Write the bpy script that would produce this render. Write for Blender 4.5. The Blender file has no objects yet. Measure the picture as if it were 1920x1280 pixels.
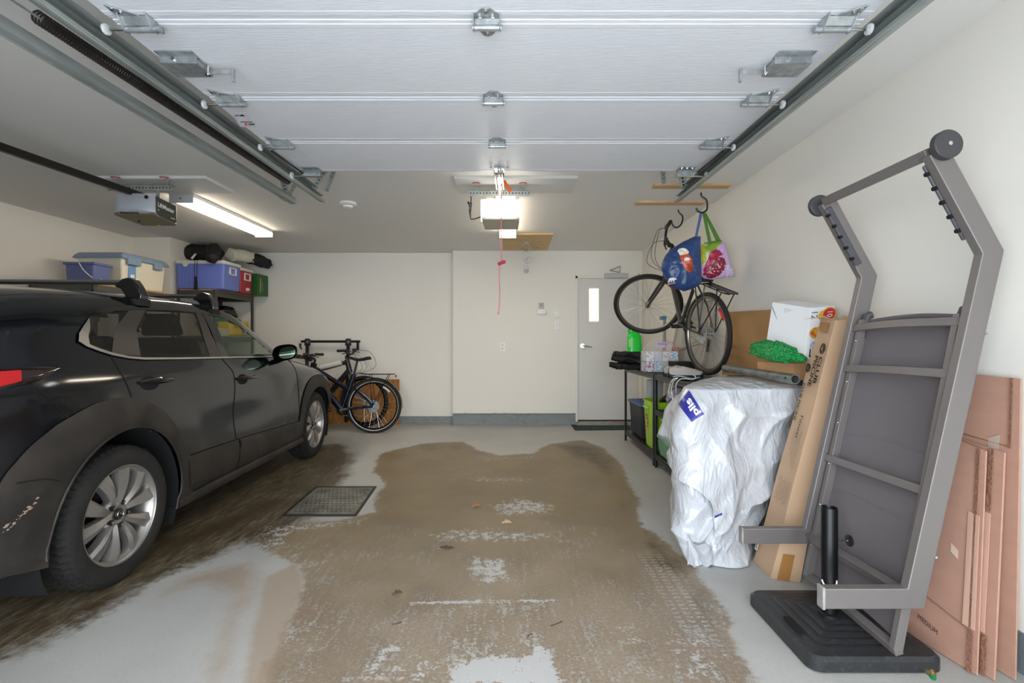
import bpy, math, random
import numpy as np
from mathutils import Vector, Matrix, noise
from mathutils.bvhtree import BVHTree
random.seed(7)
PI = math.pi
F = 907.0; EYE = 1.23; HZ = 638.0
sc = bpy.context.scene
COL = sc.collection

def P(px, py, D):
    "world point seen at pixel (px,py) at depth D"
    return Vector(((px-960)/F*D, D, EYE-(py-HZ)/F*D))
def G(px, py):
    "floor point seen at a pixel"
    D = F*EYE/(py-HZ)
    return Vector(((px-960)/F*D, D, 0))

# ---------------------------------------------------------------- materials
def lin(c):
    if isinstance(c, str):
        c = [int(c[i:i+2], 16)/255 for i in (0, 2, 4)]
        c = [x/12.92 if x <= .04045 else ((x+.055)/1.055)**2.4 for x in c]
    return (c[0], c[1], c[2], 1)
MATS = {}
def mat(name, col, rough=.5, metal=0, bump=0, bscale=40, var=0, vscale=8, emit=0, coat=0, trans=0, alpha=1, stretch=None, ior=None, spec=None, col2=None, thr=None):
    if name in MATS: return MATS[name]
    m = bpy.data.materials.new(name); m.use_nodes = True
    nt = m.node_tree; n = nt.nodes; l = nt.links
    b = n['Principled BSDF']
    b.inputs['Base Color'].default_value = lin(col)
    b.inputs['Roughness'].default_value = rough
    b.inputs['Metallic'].default_value = metal
    if coat: b.inputs['Coat Weight'].default_value = coat; b.inputs['Coat Roughness'].default_value = .04
    if trans: b.inputs['Transmission Weight'].default_value = trans
    if alpha < 1: b.inputs['Alpha'].default_value = alpha
    if ior: b.inputs['IOR'].default_value = ior
    if spec is not None: b.inputs['Specular IOR Level'].default_value = spec
    if emit:
        b.inputs['Emission Color'].default_value = lin(col); b.inputs['Emission Strength'].default_value = emit
    if bump or var or col2:
        tc = n.new('ShaderNodeTexCoord'); mp = n.new('ShaderNodeMapping'); l.new(tc.outputs['Object'], mp.inputs[0])
        if stretch: mp.inputs['Scale'].default_value = stretch
    if bump:
        no = n.new('ShaderNodeTexNoise'); no.inputs['Scale'].default_value = bscale; no.inputs['Detail'].default_value = 4
        l.new(mp.outputs[0], no.inputs['Vector'])
        bp = n.new('ShaderNodeBump'); bp.inputs['Strength'].default_value = min(1, bump); bp.inputs['Distance'].default_value = .01
        l.new(no.outputs[0], bp.inputs['Height']); l.new(bp.outputs[0], b.inputs['Normal'])
    if var or col2:
        no = n.new('ShaderNodeTexNoise'); no.inputs['Scale'].default_value = vscale; no.inputs['Detail'].default_value = 5
        l.new(mp.outputs[0], no.inputs['Vector'])
        mr = n.new('ShaderNodeMapRange')
        a, c = thr if thr else (.35, .65)
        mr.inputs[1].default_value = a; mr.inputs[2].default_value = c
        l.new(no.outputs[0], mr.inputs[0])
        mx = n.new('ShaderNodeMix'); mx.data_type = 'RGBA'
        c1 = lin(col)
        c2 = lin(col2) if col2 else tuple(min(1, x*(1-var)) for x in c1[:3])+(1,)
        mx.inputs[6].default_value = c1; mx.inputs[7].default_value = c2
        l.new(mr.outputs[0], mx.inputs[0]); l.new(mx.outputs[2], b.inputs['Base Color'])
    MATS[name] = m
    return m

# ---------------------------------------------------------------- mesh builder
class MB:
    def __init__(s):
        s.v = []; s.f = []; s.mi = []; s.mats = []; s.cur = 0
    def use(s, m):
        if m not in s.mats: s.mats.append(m)
        s.cur = s.mats.index(m); return s
    def add(s, vs, fs):
        o = len(s.v); s.v += [Vector(p) for p in vs]
        for f in fs: s.f.append(tuple(i+o for i in f)); s.mi.append(s.cur)
        return s
    def box(s, c, size, R=None):
        c = Vector(c); h = Vector(size)/2
        vs = []
        for x in (-1, 1):
            for y in (-1, 1):
                for z in (-1, 1):
                    p = Vector((x*h.x, y*h.y, z*h.z))
                    if R: p = R @ p
                    vs.append(c+p)
        return s.add(vs, [(0,1,3,2),(4,6,7,5),(0,4,5,1),(2,3,7,6),(0,2,6,4),(1,5,7,3)])
    def bb(s, a, b):
        a = Vector(a); b = Vector(b)
        return s.box((a+b)/2, [abs(x) for x in (b-a)])
    def hexa(s, q0, q1):
        "box between two quads"
        return s.add(list(q0)+list(q1), [(3,2,1,0),(4,5,6,7),(0,1,5,4),(1,2,6,5),(2,3,7,6),(3,0,4,7)])
    def slab(s, quad, t):
        q = [Vector(p) for p in quad]; n = (q[1]-q[0]).cross(q[3]-q[0]).normalized()*t
        return s.hexa(q, [p+n for p in q])
    def prism(s, poly, vec):
        vec = Vector(vec); n = len(poly)
        vs = [Vector(p) for p in poly]+[Vector(p)+vec for p in poly]
        fs = [tuple(range(n))[::-1], tuple(range(n, 2*n))]+[(i, (i+1) % n, n+(i+1) % n, n+i) for i in range(n)]
        return s.add(vs, fs)
    def tube(s, pts, r, n=8, closed=False, caps=True):
        pts = [Vector(p) for p in pts]; N = len(pts)
        rs = r if isinstance(r, (list, tuple)) else [r]*N
        vs = []; up = None
        for i, p in enumerate(pts):
            if closed: t = pts[(i+1) % N]-pts[i-1]
            else: t = pts[min(i+1, N-1)]-pts[max(i-1, 0)]
            if t.length < 1e-9: t = Vector((0, 0, 1))
            t.normalize()
            if up is None:
                up = t.orthogonal().normalized()
            else:
                up = up-t*up.dot(t)
                up = up.normalized() if up.length > 1e-6 else t.orthogonal().normalized()
            w = t.cross(up)
            for k in range(n):
                a = 2*PI*k/n
                vs.append(p+(up*math.cos(a)+w*math.sin(a))*rs[i])
        fs = []
        for i in range(N if closed else N-1):
            j = (i+1) % N
            for k in range(n):
                k2 = (k+1) % n
                fs.append((i*n+k, i*n+k2, j*n+k2, j*n+k))
        if caps and not closed:
            fs.append(tuple(range(n))[::-1]); fs.append(tuple((N-1)*n+k for k in range(n)))
        return s.add(vs, fs)
    def cyl(s, a, b, r, r2=None, n=20):
        return s.tube([a, b], [r, r if r2 is None else r2], n)
    def lathe(s, prof, c, axis=(0, 0, 1), n=32, ang=2*PI):
        c = Vector(c); ax = Vector(axis).normalized(); u = ax.orthogonal().normalized(); w = ax.cross(u)
        vs = []; m = len(prof)
        for k in range(n):
            a = ang*k/n; d = u*math.cos(a)+w*math.sin(a)
            for (r, z) in prof: vs.append(c+d*r+ax*z)
        fs = []
        for k in range(n):
            k2 = (k+1) % n
            for i in range(m-1): fs.append((k*m+i, k2*m+i, k2*m+i+1, k*m+i+1))
        return s.add(vs, fs)
    def grid(s, fn, nu, nv, cu=False, cv=False):
        vs = [fn(i/(nu if cu else nu-1), j/(nv if cv else nv-1)) for i in range(nu) for j in range(nv)]
        fs = []
        for i in range(nu if cu else nu-1):
            for j in range(nv if cv else nv-1):
                i2 = (i+1) % nu; j2 = (j+1) % nv
                fs.append((i*nv+j, i2*nv+j, i2*nv+j2, i*nv+j2))
        return s.add(vs, fs)
    def ball(s, c, r, n=16, m=10, nz=0, ns=5):
        c = Vector(c); r = Vector(r) if not isinstance(r, (int, float)) else Vector((r, r, r))
        def fn(u, v):
            a = 2*PI*u; b = PI*(v-.5)
            d = Vector((math.cos(a)*math.cos(b), math.sin(a)*math.cos(b), math.sin(b)))
            k = 1+(noise.noise(d*ns+c*3)*nz if nz else 0)
            return c+Vector((d.x*r.x, d.y*r.y, d.z*r.z))*k
        return s.grid(fn, n, m, cu=True)
    def sweep(s, pts, prof, side, caps=True, closedprof=True):
        "mitred sweep; prof 2D (along side, along normal)"
        pts = [Vector(p) for p in pts]; side = Vector(side).normalized(); N = len(pts); m = len(prof); vs = []
        for i, p in enumerate(pts):
            d0 = (pts[i]-pts[i-1]).normalized() if i else None
            d1 = (pts[i+1]-pts[i]).normalized() if i < N-1 else None
            if d0 is None: d0 = d1
            if d1 is None: d1 = d0
            n0 = d0.cross(side).normalized(); n1 = d1.cross(side).normalized()
            nn = (n0+n1).normalized(); k = 1/max(.3, nn.dot(n0))
            for (a, b) in prof: vs.append(p+side*a+nn*b*k)
        fs = []
        for i in range(N-1):
            for j in range(m if closedprof else m-1):
                j2 = (j+1) % m
                fs.append((i*m+j, i*m+j2, (i+1)*m+j2, (i+1)*m+j))
        if caps and closedprof:
            fs.append(tuple(range(m))[::-1]); fs.append(tuple((N-1)*m+j for j in range(m)))
        return s.add(vs, fs)
    def build(s, name, m=None, parent=None, smooth=True, bevel=0, ang=35, sub=0, seg=2):
        if m is not None and not s.mats: s.mats = [m]
        root = parent
        while root is not None and root.parent: root = root.parent
        if root is not None: off = Vector(root.location)
        else:
            xs = [p.x for p in s.v]; ys = [p.y for p in s.v]; zs = [p.z for p in s.v]
            off = Vector(((min(xs)+max(xs))/2, (min(ys)+max(ys))/2, min(zs)))
        me = bpy.data.meshes.new(name)
        me.from_pydata([tuple(p-off) for p in s.v], [], s.f)
        for mm in s.mats: me.materials.append(mm)
        me.polygons.foreach_set('material_index', s.mi)
        import bmesh
        bm = bmesh.new(); bm.from_mesh(me)
        bmesh.ops.recalc_face_normals(bm, faces=bm.faces); bm.to_mesh(me); bm.free()
        if smooth:
            me.shade_smooth()
            me.set_sharp_from_angle(angle=math.radians(ang))
        me.update()
        o = bpy.data.objects.new(name, me); COL.objects.link(o)
        if root is None: o.location = off
        if parent is not None: o.parent = parent
        if bevel:
            b = o.modifiers.new('bevel', 'BEVEL'); b.width = bevel; b.segments = seg; b.limit_method = 'ANGLE'; b.angle_limit = math.radians(40)
        if sub:
            b = o.modifiers.new('sub', 'SUBSURF'); b.levels = sub; b.render_levels = sub
        return o
def _each(s, name, m=None, parent=None, **k):
    "one object per connected piece"
    par = list(range(len(s.v)))
    def find(a):
        while par[a] != a: par[a] = par[par[a]]; a = par[a]
        return a
    for f in s.f:
        for i in f[1:]: par[find(i)] = find(f[0])
    gr = {}
    for f, mi in zip(s.f, s.mi): gr.setdefault(find(f[0]), []).append((f, mi))
    out = []
    for g in gr.values():
        b = MB(); b.mats = list(s.mats); mp = {}
        for f, mi in g:
            q = []
            for i in f:
                if i not in mp: mp[i] = len(b.v); b.v.append(s.v[i])
                q.append(mp[i])
            b.f.append(tuple(q)); b.mi.append(mi)
        out.append(b.build(name, m, parent, **k))
    return out
MB.build_each = _each
def rect(w, h): return [(-w/2, -h/2), (w/2, -h/2), (w/2, h/2), (-w/2, h/2)]
def cr(pts, n=8, closed=False):
    "catmull-rom through points"
    pts = [Vector(p) for p in pts]; N = len(pts); out = []
    for i in range(N if closed else N-1):
        p0 = pts[i-1] if (i or closed) else pts[0]
        p1 = pts[i]; p2 = pts[(i+1) % N]
        p3 = pts[(i+2) % N] if (closed or i+2 < N) else pts[-1]
        for k in range(n):
            t = k/n
            out.append(.5*((2*p1)+(p2-p0)*t+(2*p0-5*p1+4*p2-p3)*t*t+(3*p1-p0-3*p2+p3)*t**3))
    if not closed: out.append(pts[-1])
    return out
def tag(o, label=None, cat=None, group=None, kind=None):
    if label: o['label'] = label
    if cat: o['category'] = cat
    if group: o['group'] = group
    if kind: o['kind'] = kind
    return o
def thing(name, label, cat, loc=(0, 0, 0), group=None):
    o = bpy.data.objects.new(name, None); COL.objects.link(o); o.location = loc
    o.empty_display_size = .1
    return tag(o, label, cat, group)
def struct(o): o['kind'] = 'structure'; return o
def copy_tree(o, parent=None):
    c = o.copy(); COL.objects.link(c)
    if parent is not None: c.parent = parent
    for ch in list(o.children): copy_tree(ch, c)
    return c
def text(s, size, org, xd, yd, m, parent, name='lettering', ext=.0006, align='LEFT', bold=0, warp=None):
    cu = bpy.data.curves.new('t', 'FONT'); cu.body = s; cu.size = size; cu.align_x = align
    if bold: cu.offset = bold
    to = bpy.data.objects.new('t', cu); COL.objects.link(to)
    bpy.context.view_layer.update()
    me = to.to_mesh()
    xd = Vector(xd).normalized(); yd = Vector(yd).normalized(); nd = xd.cross(yd); org = Vector(org)
    vs = [v.co.copy() for v in me.vertices]; fs = [tuple(p.vertices) for p in me.polygons]
    to.to_mesh_clear(); bpy.data.objects.remove(to); bpy.data.curves.remove(cu)
    b = MB()
    if warp: b.add([warp(v.x, v.y) for v in vs], fs)
    else: b.add([org+xd*v.x+yd*v.y+nd*ext for v in vs], fs)
    return b.build(name, m, parent, smooth=False)

class Pillow:
    "soft flat-ish volume from a star-shaped outline"
    def __init__(s, outline, org, xd, yd, thick, power=2.2, nz=.0, ns=8, seed=0, back=1.0, n=96):
        s.org = Vector(org); s.xd = Vector(xd).normalized(); s.yd = Vector(yd).normalized(); s.nd = s.xd.cross(s.yd).normalized()
        o = [Vector((p[0], p[1], 0)) for p in outline]
        s.c = sum(o, Vector())/len(o)
        L = []; N = len(o)
        per = [(o[(i+1) % N]-o[i]).length for i in range(N)]; tot = sum(per); s.out = []
        for i in range(N):
            k = max(1, round(n*per[i]/tot))
            for j in range(k): s.out.append(o[i].lerp(o[(i+1) % N], j/k))
        s.t = thick; s.p = power; s.nz = nz; s.ns = ns; s.seed = seed; s.back = back
        s.angs = sorted(((math.atan2(p.y-s.c.y, p.x-s.c.x), (p-s.c).length) for p in s.out))
    def ratio(s, x, y):
        a = math.atan2(y-s.c.y, x-s.c.x); r = math.hypot(x-s.c.x, y-s.c.y); A = s.angs
        import bisect
        i = bisect.bisect(A, (a, 0)); a0, r0 = A[i-1]; a1, r1 = A[i % len(A)]
        d = (a1-a0) % (2*PI); t = ((a-a0) % (2*PI))/d if d > 1e-9 else 0
        return r/max(1e-6, r0+(r1-r0)*min(1, t))
    def depth(s, x, y, side=1):
        k = min(1, s.ratio(x, y)); d = s.t*(1-k**s.p)**.5
        if s.nz:
            q = Vector((x*s.ns, y*s.ns, s.seed+side*7))
            w = 1-abs(noise.noise(q))*2; w2 = 1-abs(noise.noise(q*2.3+Vector((5, 1, 2))))*2
            d += s.nz*(w+.5*w2-.8)*min(1, (1-k)*6)
        return d
    def pt(s, x, y, side=1, off=0):
        return s.org+s.xd*x+s.yd*y+s.nd*side*(s.depth(x, y, side)*(1 if side > 0 else s.back)+off)
    def mesh(s, b, rings=14):
        n = len(s.out)
        for side in (1, -1):
            vs = [s.pt(s.c.x, s.c.y, side)]; fs = []
            for k in range(1, rings+1):
                t = math.sin(PI/2*k/rings)
                for p in s.out:
                    q = s.c.lerp(p, t); vs.append(s.pt(q.x, q.y, side))
            for i in range(n): fs.append((0, 1+i, 1+(i+1) % n))
            for k in range(rings-1):
                for i in range(n):
                    a = 1+k*n+i; c = 1+k*n+(i+1) % n
                    fs.append((a, a+n, c+n, c))
            b.add(vs, fs)
        return b
    def decal(s, b, poly, side=1, off=.002, rings=6, n=40):
        o = [Vector((p[0], p[1], 0)) for p in poly]; c = sum(o, Vector())/len(o); N = len(o); out = []
        for i in range(N):
            for j in range(max(1, n//N)): out.append(o[i].lerp(o[(i+1) % N], j/max(1, n//N)))
        vs = [s.pt(c.x, c.y, side, off)]; m = len(out); fs = [(0, 1+i, 1+(i+1) % m) for i in range(m)]
        for k in range(1, rings+1):
            for p in out:
                q = c.lerp(p, k/rings); vs.append(s.pt(q.x, q.y, side, off))
        for k in range(rings-1):
            for i in range(m):
                a = 1+k*m+i; d = 1+k*m+(i+1) % m; fs.append((a, a+m, d+m, d))
        return b.add(vs, fs)

# common materials
M_wall = mat('wall_paint', 'EDE9E0', .6, bump=.05, bscale=120)
M_ceil = mat('ceiling_paint', 'E9E7E2', .7, bump=.05, bscale=160)
M_white = mat('white_plastic', 'EDEDEA', .35)
M_trimw = mat('white_trim_paint', 'E8E4DA', .4)
M_grey = mat('grey_baseboard', '8A908F', .5, var=.2, vscale=20)
M_galv = mat('galvanised_steel', 'B4B9BA', .32, .6, var=.35, vscale=30, bump=.08, bscale=60)
M_galvd = mat('dull_galvanised_steel', 'A2A8A4', .42, .35, var=.35, vscale=14, stretch=(1, .2, 1))
M_black = mat('black_plastic', '17171A', .4)
M_blackm = mat('black_steel', '1C1C1E', .35, .3)
M_shelf = mat('black_rack_steel', '2B2B2C', .38, .3)
M_chrome = mat('chrome', 'D8D8DA', .12, 1)
M_card = mat('brown_cardboard', 'B88D6E', .8, bump=.1, bscale=60, var=.12, vscale=6)
M_wood = mat('pine_wood', 'D9B27C', .55, var=.25, vscale=5, stretch=(1, 9, 1))
M_woodx = mat('pine_strip', 'D8B484', .55, var=.3, vscale=6, stretch=(1, 12, 12))
M_dark = mat('dark_void', '050505', .9)
M_rubber = mat('black_rubber', '141414', .75, bump=.3, bscale=60)
M_ink = mat('black_ink', '1E1814', .8)
# ================================================================ ROOM
CZ = 2.53; XR = 1.89; XL = -4.80; YB = 7.02; YA = 7.19; YF = -.30
def slabw(name, a, b, m): return struct(MB().bb(a, b).build(name, m, smooth=False))
slabw('ceiling', (XL-.15, YF-.2, CZ), (XR+.15, YA+.2, CZ+.12), M_ceil)
slabw('wall_right', (XR, YF-.2, 0), (XR+.14, YB+.3, CZ), M_wall)
slabw('wall_left', (XL-.14, YF-.2, 0), (XL, YA+.2, CZ), M_wall)
slabw('wall_corner', (XL, 6.10, 0), (-4.31, YA+.1, CZ), M_wall)
slabw('wall_alcove', (-4.31, YA, 0), (-.86, YA+.14, CZ), M_wall)
# back wall block with door opening; its foot is the rough concrete kerb
wb = MB()
dx0, dx1 = .935, 1.885; dz1 = 2.165
wb.bb((-.86, YB, .17), (dx0, YB+.31, CZ)); wb.bb((dx0, YB, dz1), (XR, YB+.31, CZ)); wb.bb((dx0, YB+.2, 0), (XR, YB+.31, dz1))
struct(wb.build('wall_back', M_wall, smooth=False))
M_kerb = mat('painted_concrete', '868C8D', .75, bump=.6, bscale=30, col2='77705F', vscale=9, thr=(.6, .75))
kb = MB()
def kerb(u, v):
    x = -.86+u*(dx0+.86-.0); z = v*.172
    return Vector((x, YB-.006-.010*noise.noise(Vector((x*9, z*14, 0)))-(.012 if v > .99 else 0), z+(.010*noise.noise(Vector((x*14, 3, 0))) if v > .9 else 0)))
kb.grid(kerb, 160, 14); kb.bb((-.855, YB+.01, 0), (dx0, YB+.30, .17))
struct(kb.build('trim_1', M_kerb))
slabw('trim_2', (dx0, YB-.06, 0), (XR, YB+.2, .055), mat('raw_concrete', 'A79F92', .85, bump=.5, bscale=40, var=.2))
slabw('baseboard_alcove', (-4.31, YA-.012, 0), (-.86, YA, .105), M_grey)
slabw('baseboard_right', (XR-.012, YF, 0), (XR, 6.95, .15), mat('dark_grey_base', '6B7276', .5))
slabw('baseboard_left', (XL, YF, 0), (XL+.012, 6.1, .10), M_grey)
# front of the garage, behind the camera: open bay and shut bay
fw = MB()
fw.bb((XL, YF-.2, 2.16), (XR, YF, CZ)); fw.bb((XL, YF-.2, 0), (-4.55, YF, 2.16)); fw.bb((-1.75, YF-.2, 0), (-1.46, YF, 2.16)); fw.bb((1.30, YF-.2, 0), (XR, YF, 2.16))
struct(fw.build('wall_front', M_wall, smooth=False))
M_door = mat('white_door_panel', 'E0E2E6', .42, bump=.16, bscale=110, stretch=(.12, 1.6, 1), var=.05, vscale=60)
cd = MB()
for i in range(4): cd.bb((-4.55, YF-.1, .54*i+.005), (-1.75, YF-.06, .54*i+.535))
struct(cd.build('door_3', M_door, bevel=.006))
# unseen driveway, whitened to bounce daylight indoors; shows only in reflections
slabw('driveway_bounce', (-9, -9, -.12), (8, YF-.2, -.005), mat('bounce_white_driveway', 'E4E6EA', .8))

# ---------------- service door in the back wall
d2 = struct(MB().bb((dx0+.02, YB+.02, .075), (dx1-.055, YB+.065, 2.13)).build('door_2', mat('door_paint', 'D9D8D3', .4), bevel=.003))
fr = MB().bb((dx0-.015, YB-.012, .055), (dx0+.02, YB+.1, dz1)).bb((dx1-.055, YB-.012, .055), (XR-.002, YB+.1, dz1)).bb((dx0-.015, YB-.012, 2.13), (XR-.002, YB+.1, dz1+.012))
struct(fr.build('trim_4', M_trimw, bevel=.003))
def DV(px, py, d=YB): return P(px, py, d)
MB().bb(P(1103, 538, YB+.012), P(1124, 605, YB+.03)).build('window_frame', M_trimw, d2, bevel=.003)
MB().bb(P(1105, 541, YB+.008), P(1122, 602, YB+.02)).build('lit_pane', mat('lit_glass', 'FFF4D8', .2, emit=1.15), d2, smooth=False)
hd = MB().cyl(P(1092, 648, YB+.02), P(1092, 648, YB-.035), .03, n=24).cyl(P(1092, 648, YB-.03), P(1092, 648, YB-.06), .014)
hd.tube([P(1092, 648, YB-.055), P(1098, 648.5, YB-.06), P(1110, 651, YB-.05)], [.012, .011, .009])
hd.build('door_handle', M_chrome, d2)
for z in (520, 655, 770):
    MB().bb(P(1196, z-7, YB+.012), P(1199, z+7, YB-.002)).build('hinge', M_galv, d2)
cl = MB().bb(P(1134, 512, YB-.05), P(1176, 522, YB+.02))
cl.build('door_closer', mat('closer_grey', 'BFC0C0', .4, .4), d2, bevel=.006)
MB().tube([P(1162, 512, YB-.03), P(1163, 500, YB-.05)], .008).tube([P(1163, 499, YB-.05), P(1144, 507, YB-.14)], .007).tube([P(1144, 507, YB-.14), P(1160, 510, YB+.0)], .006).build('closer_arm', M_galv, d2)

# ---------------- FLOOR with stains (each stain has its own outline on the slab)
NX, NY = 330, 370
fx = np.linspace(XL, XR, NX); fy = np.linspace(YF-.2, YA, NY)
XX, YY = np.meshgrid(fx, fy, indexing='ij')
def polyworld(pts): return np.array([[*(G(*p).xy)] for p in pts])
def sdist(poly):
    d = np.full(XX.shape, 1e9); ins = np.zeros(XX.shape, bool); n = len(poly)
    for i in range(n):
        a = poly[i]; b = poly[(i+1) % n]; e = b-a
        t = np.clip(((XX-a[0])*e[0]+(YY-a[1])*e[1])/max(1e-9, e@e), 0, 1)
        d = np.minimum(d, np.hypot(XX-a[0]-t*e[0], YY-a[1]-t*e[1]))
        c = ((a[1] > YY) != (b[1] > YY)) & (XX < (b[0]-a[0])*(YY-a[1])/(b[1]-a[1]+1e-12)+a[0])
        ins ^= c
    return np.where(ins, d, -d)
def soft(poly, w): return np.clip(.5+sdist(polyworld(poly))/w, 0, 1)
main = soft([(440,1500),(495,1260),(545,1160),(573,1100),(560,1060),(508,1040),(488,1010),(530,985),(640,975),(700,960),(722,905),(700,880),(715,850),(790,832),(870,827),(895,845),(935,853),(1000,850),(1030,832),(1090,825),(1128,838),(1165,872),(1190,920),(1200,985),(1240,1010),(1290,1050),(1330,1105),(1360,1160),(1400,1260),(1450,1500)], .16)
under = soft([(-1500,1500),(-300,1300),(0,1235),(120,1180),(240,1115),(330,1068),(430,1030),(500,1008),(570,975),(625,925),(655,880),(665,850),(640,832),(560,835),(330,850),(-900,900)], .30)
tan = soft([(420,1290),(440,1210),(470,1130),(495,1070),(470,1050),(330,1080),(300,1120),(380,1100),(430,1120),(400,1200),(380,1300)], .2)
tan = np.maximum(tan, soft([(450,1300),(470,1180),(498,1080),(555,1055),(575,1085),(560,1140),(520,1230),(500,1300)], .06))
dark = np.zeros_like(main)
for pl, w, k in (([(1040,832),(1120,834),(1160,880),(1150,900),(1060,850)], .3, .9), ([(1195,985),(1270,1030),(1330,1110),(1350,1200),(1310,1180),(1270,1090),(1210,1050)], .18, .8),
              ([(300,1010),(440,960),(560,915),(520,960),(400,1010),(250,1080)], .25, 1), ([(590,870),(640,850),(650,870),(600,900)], .2, .8), ([(1180,880),(1200,960),(1150,980),(1130,900)], .3, .5), ([(780,832),(860,830),(880,845),(790,850)], .2, .6), ([(100,1150),(300,1060),(420,1000),(300,1090),(150,1180)], .2, .8)):
    dark = np.maximum(dark, soft(pl, w)*k)
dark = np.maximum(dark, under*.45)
pale = np.zeros_like(main)
for pl, w, k in (([(830,1290),(850,1240),(920,1225),(985,1230),(1000,1208),(1030,1212),(1060,1290)], .07, 1),
              ([(800,1000),(850,985),(950,990),(1050,995),(1060,1015),(960,1020),(830,1020),(800,1060)], .2, .62),
              ([(910,945),(980,930),(1050,945),(1040,965),(930,970)], .22, .7), ([(880,1040),(960,1045),(960,1090),(900,1098),(870,1070)], .12, .72),
              ([(770,1128),(900,1123),(1050,1124),(1055,1129),(900,1130),(770,1135)], .025, 1), ([(870,890),(1000,895),(1000,905),(880,905)], .2, .6),
              ([(480,1290),(560,1200),(640,1110),(700,1050),(720,1060),(640,1180),(560,1290)], .3, .5), ([(600,1290),(690,1240),(830,1222),(860,1290)], .15, .6), ([(660,1260),(700,1215),(760,1190),(770,1210),(700,1290)], .12, .68),
              ([(1130,1170),(1200,1160),(1230,1215),(1180,1225)], .2, .65), ([(1240,1180),(1330,1160),(1390,1290),(1250,1290)], .3, .62), ([(880,848),(940,855),(1020,850),(1030,835),(1010,862),(900,868)], .2, .5),
              ([(480,985),(700,965),(690,985),(560,1000),(540,1040),(490,1030)], .2, .62)):
    pale = np.maximum(pale, soft(pl, w)*k)
# tyre prints: curved rows of tread blocks on the right
ctr = G(980, 1300); rr = np.hypot(XX-.05, YY-1.20)
cx0, cy0 = -.25, 1.55
tcx = .80-.06*(YY-2.2)**2
tread = np.clip(1.6-np.abs(XX-tcx)/.075, 0, 1)*np.clip((.52-np.abs(YY-2.35))*5, 0, 1)
yel = np.clip((YY-2.1)/1.5, 0, 1)*main
me = bpy.data.meshes.new('floor')
idx = np.arange(NX*NY).reshape(NX, NY)
quads = np.stack([idx[:-1, :-1], idx[1:, :-1], idx[1:, 1:], idx[:-1, 1:]], -1).reshape(-1, 4)
vs = np.stack([XX.ravel(), YY.ravel(), np.zeros(NX*NY)], -1)
me.from_pydata(vs.tolist(), [], quads.tolist())
for nm, arr in (('stain', main), ('under', under), ('tan', tan), ('dark', dark), ('pale', pale), ('tread', tread), ('yel', yel)):
    at = me.attributes.new(nm, 'FLOAT', 'POINT'); at.data.foreach_set('value', arr.ravel().astype(np.float32))
fl = bpy.data.objects.new('floor', me); COL.objects.link(fl); struct(fl)
m = bpy.data.materials.new('stained_floor'); m.use_nodes = True; nt = m.node_tree; N = nt.nodes; L = nt.links; bs = N['Principled BSDF']
tc = N.new('ShaderNodeTexCoord')
def nz(scale, det=6, rough=.6, st=None):
    a = N.new('ShaderNodeTexNoise'); a.inputs['Scale'].default_value = scale; a.inputs['Detail'].default_value = det; a.inputs['Roughness'].default_value = rough
    if st:
        mp = N.new('ShaderNodeMapping'); mp.inputs['Scale'].default_value = st; L.new(tc.outputs['Object'], mp.inputs[0]); L.new(mp.outputs[0], a.inputs['Vector'])
    else: L.new(tc.outputs['Object'], a.inputs['Vector'])
    return a.outputs[0]
def mth(op, a, b=None, c=None, clamp=False):
    x = N.new('ShaderNodeMath'); x.operation = op; x.use_clamp = clamp
    for i, q in enumerate((a, b, c)):
        if q is None: continue
        if isinstance(q, (int, float)): x.inputs[i].default_value = q
        else: L.new(q, x.inputs[i])
    return x.outputs[0]
def att(n):
    a = N.new('ShaderNodeAttribute'); a.attribute_name = n; return a.outputs['Fac']
def mix(f, a, b):
    x = N.new('ShaderNodeMix'); x.data_type = 'RGBA'; L.new(f, x.inputs[0])
    for i, q in ((6, a), (7, b)):
        if isinstance(q, str): x.inputs[i].default_value = lin(q)
        else: L.new(q, x.inputs[i])
    return x.outputs[2]
def step(v, a, b):
    x = N.new('ShaderNodeMapRange'); x.inputs[1].default_value = a; x.inputs[2].default_value = b; L.new(v, x.inputs[0]); return x.outputs[0]
n1 = nz(3.5, 8, .62); n2 = nz(22, 8, .7); n3 = nz(160, 3, .7); n4 = nz(1.1, 3); n5 = nz(7, 10, .75); n6 = nz(16, 8, .72, (2.2, .35, 1)); n7 = nz(70, 5, .75)
speck = step(n3, .62, .70)
base = mix(step(n4, .3, .7), 'BAB9B5', 'ABAAA7')
base = mix(mth('MULTIPLY', speck, .4), base, '7A7975')
base = mix(mth('MULTIPLY', step(n7, .5, .62), .16), base, '8E8A82')
edge = mth('ADD', mth('MULTIPLY', mth('SUBTRACT', n1, .5), 1.1), mth('MULTIPLY', mth('SUBTRACT', n2, .5), .9))
def blot(a, w0=.42, w1=.58, k=1.0):
    return step(mth('ADD', a, mth('MULTIPLY', edge, k)), w0, w1)
fs = blot(att('stain'), .36, .56, 1.0)
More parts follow.
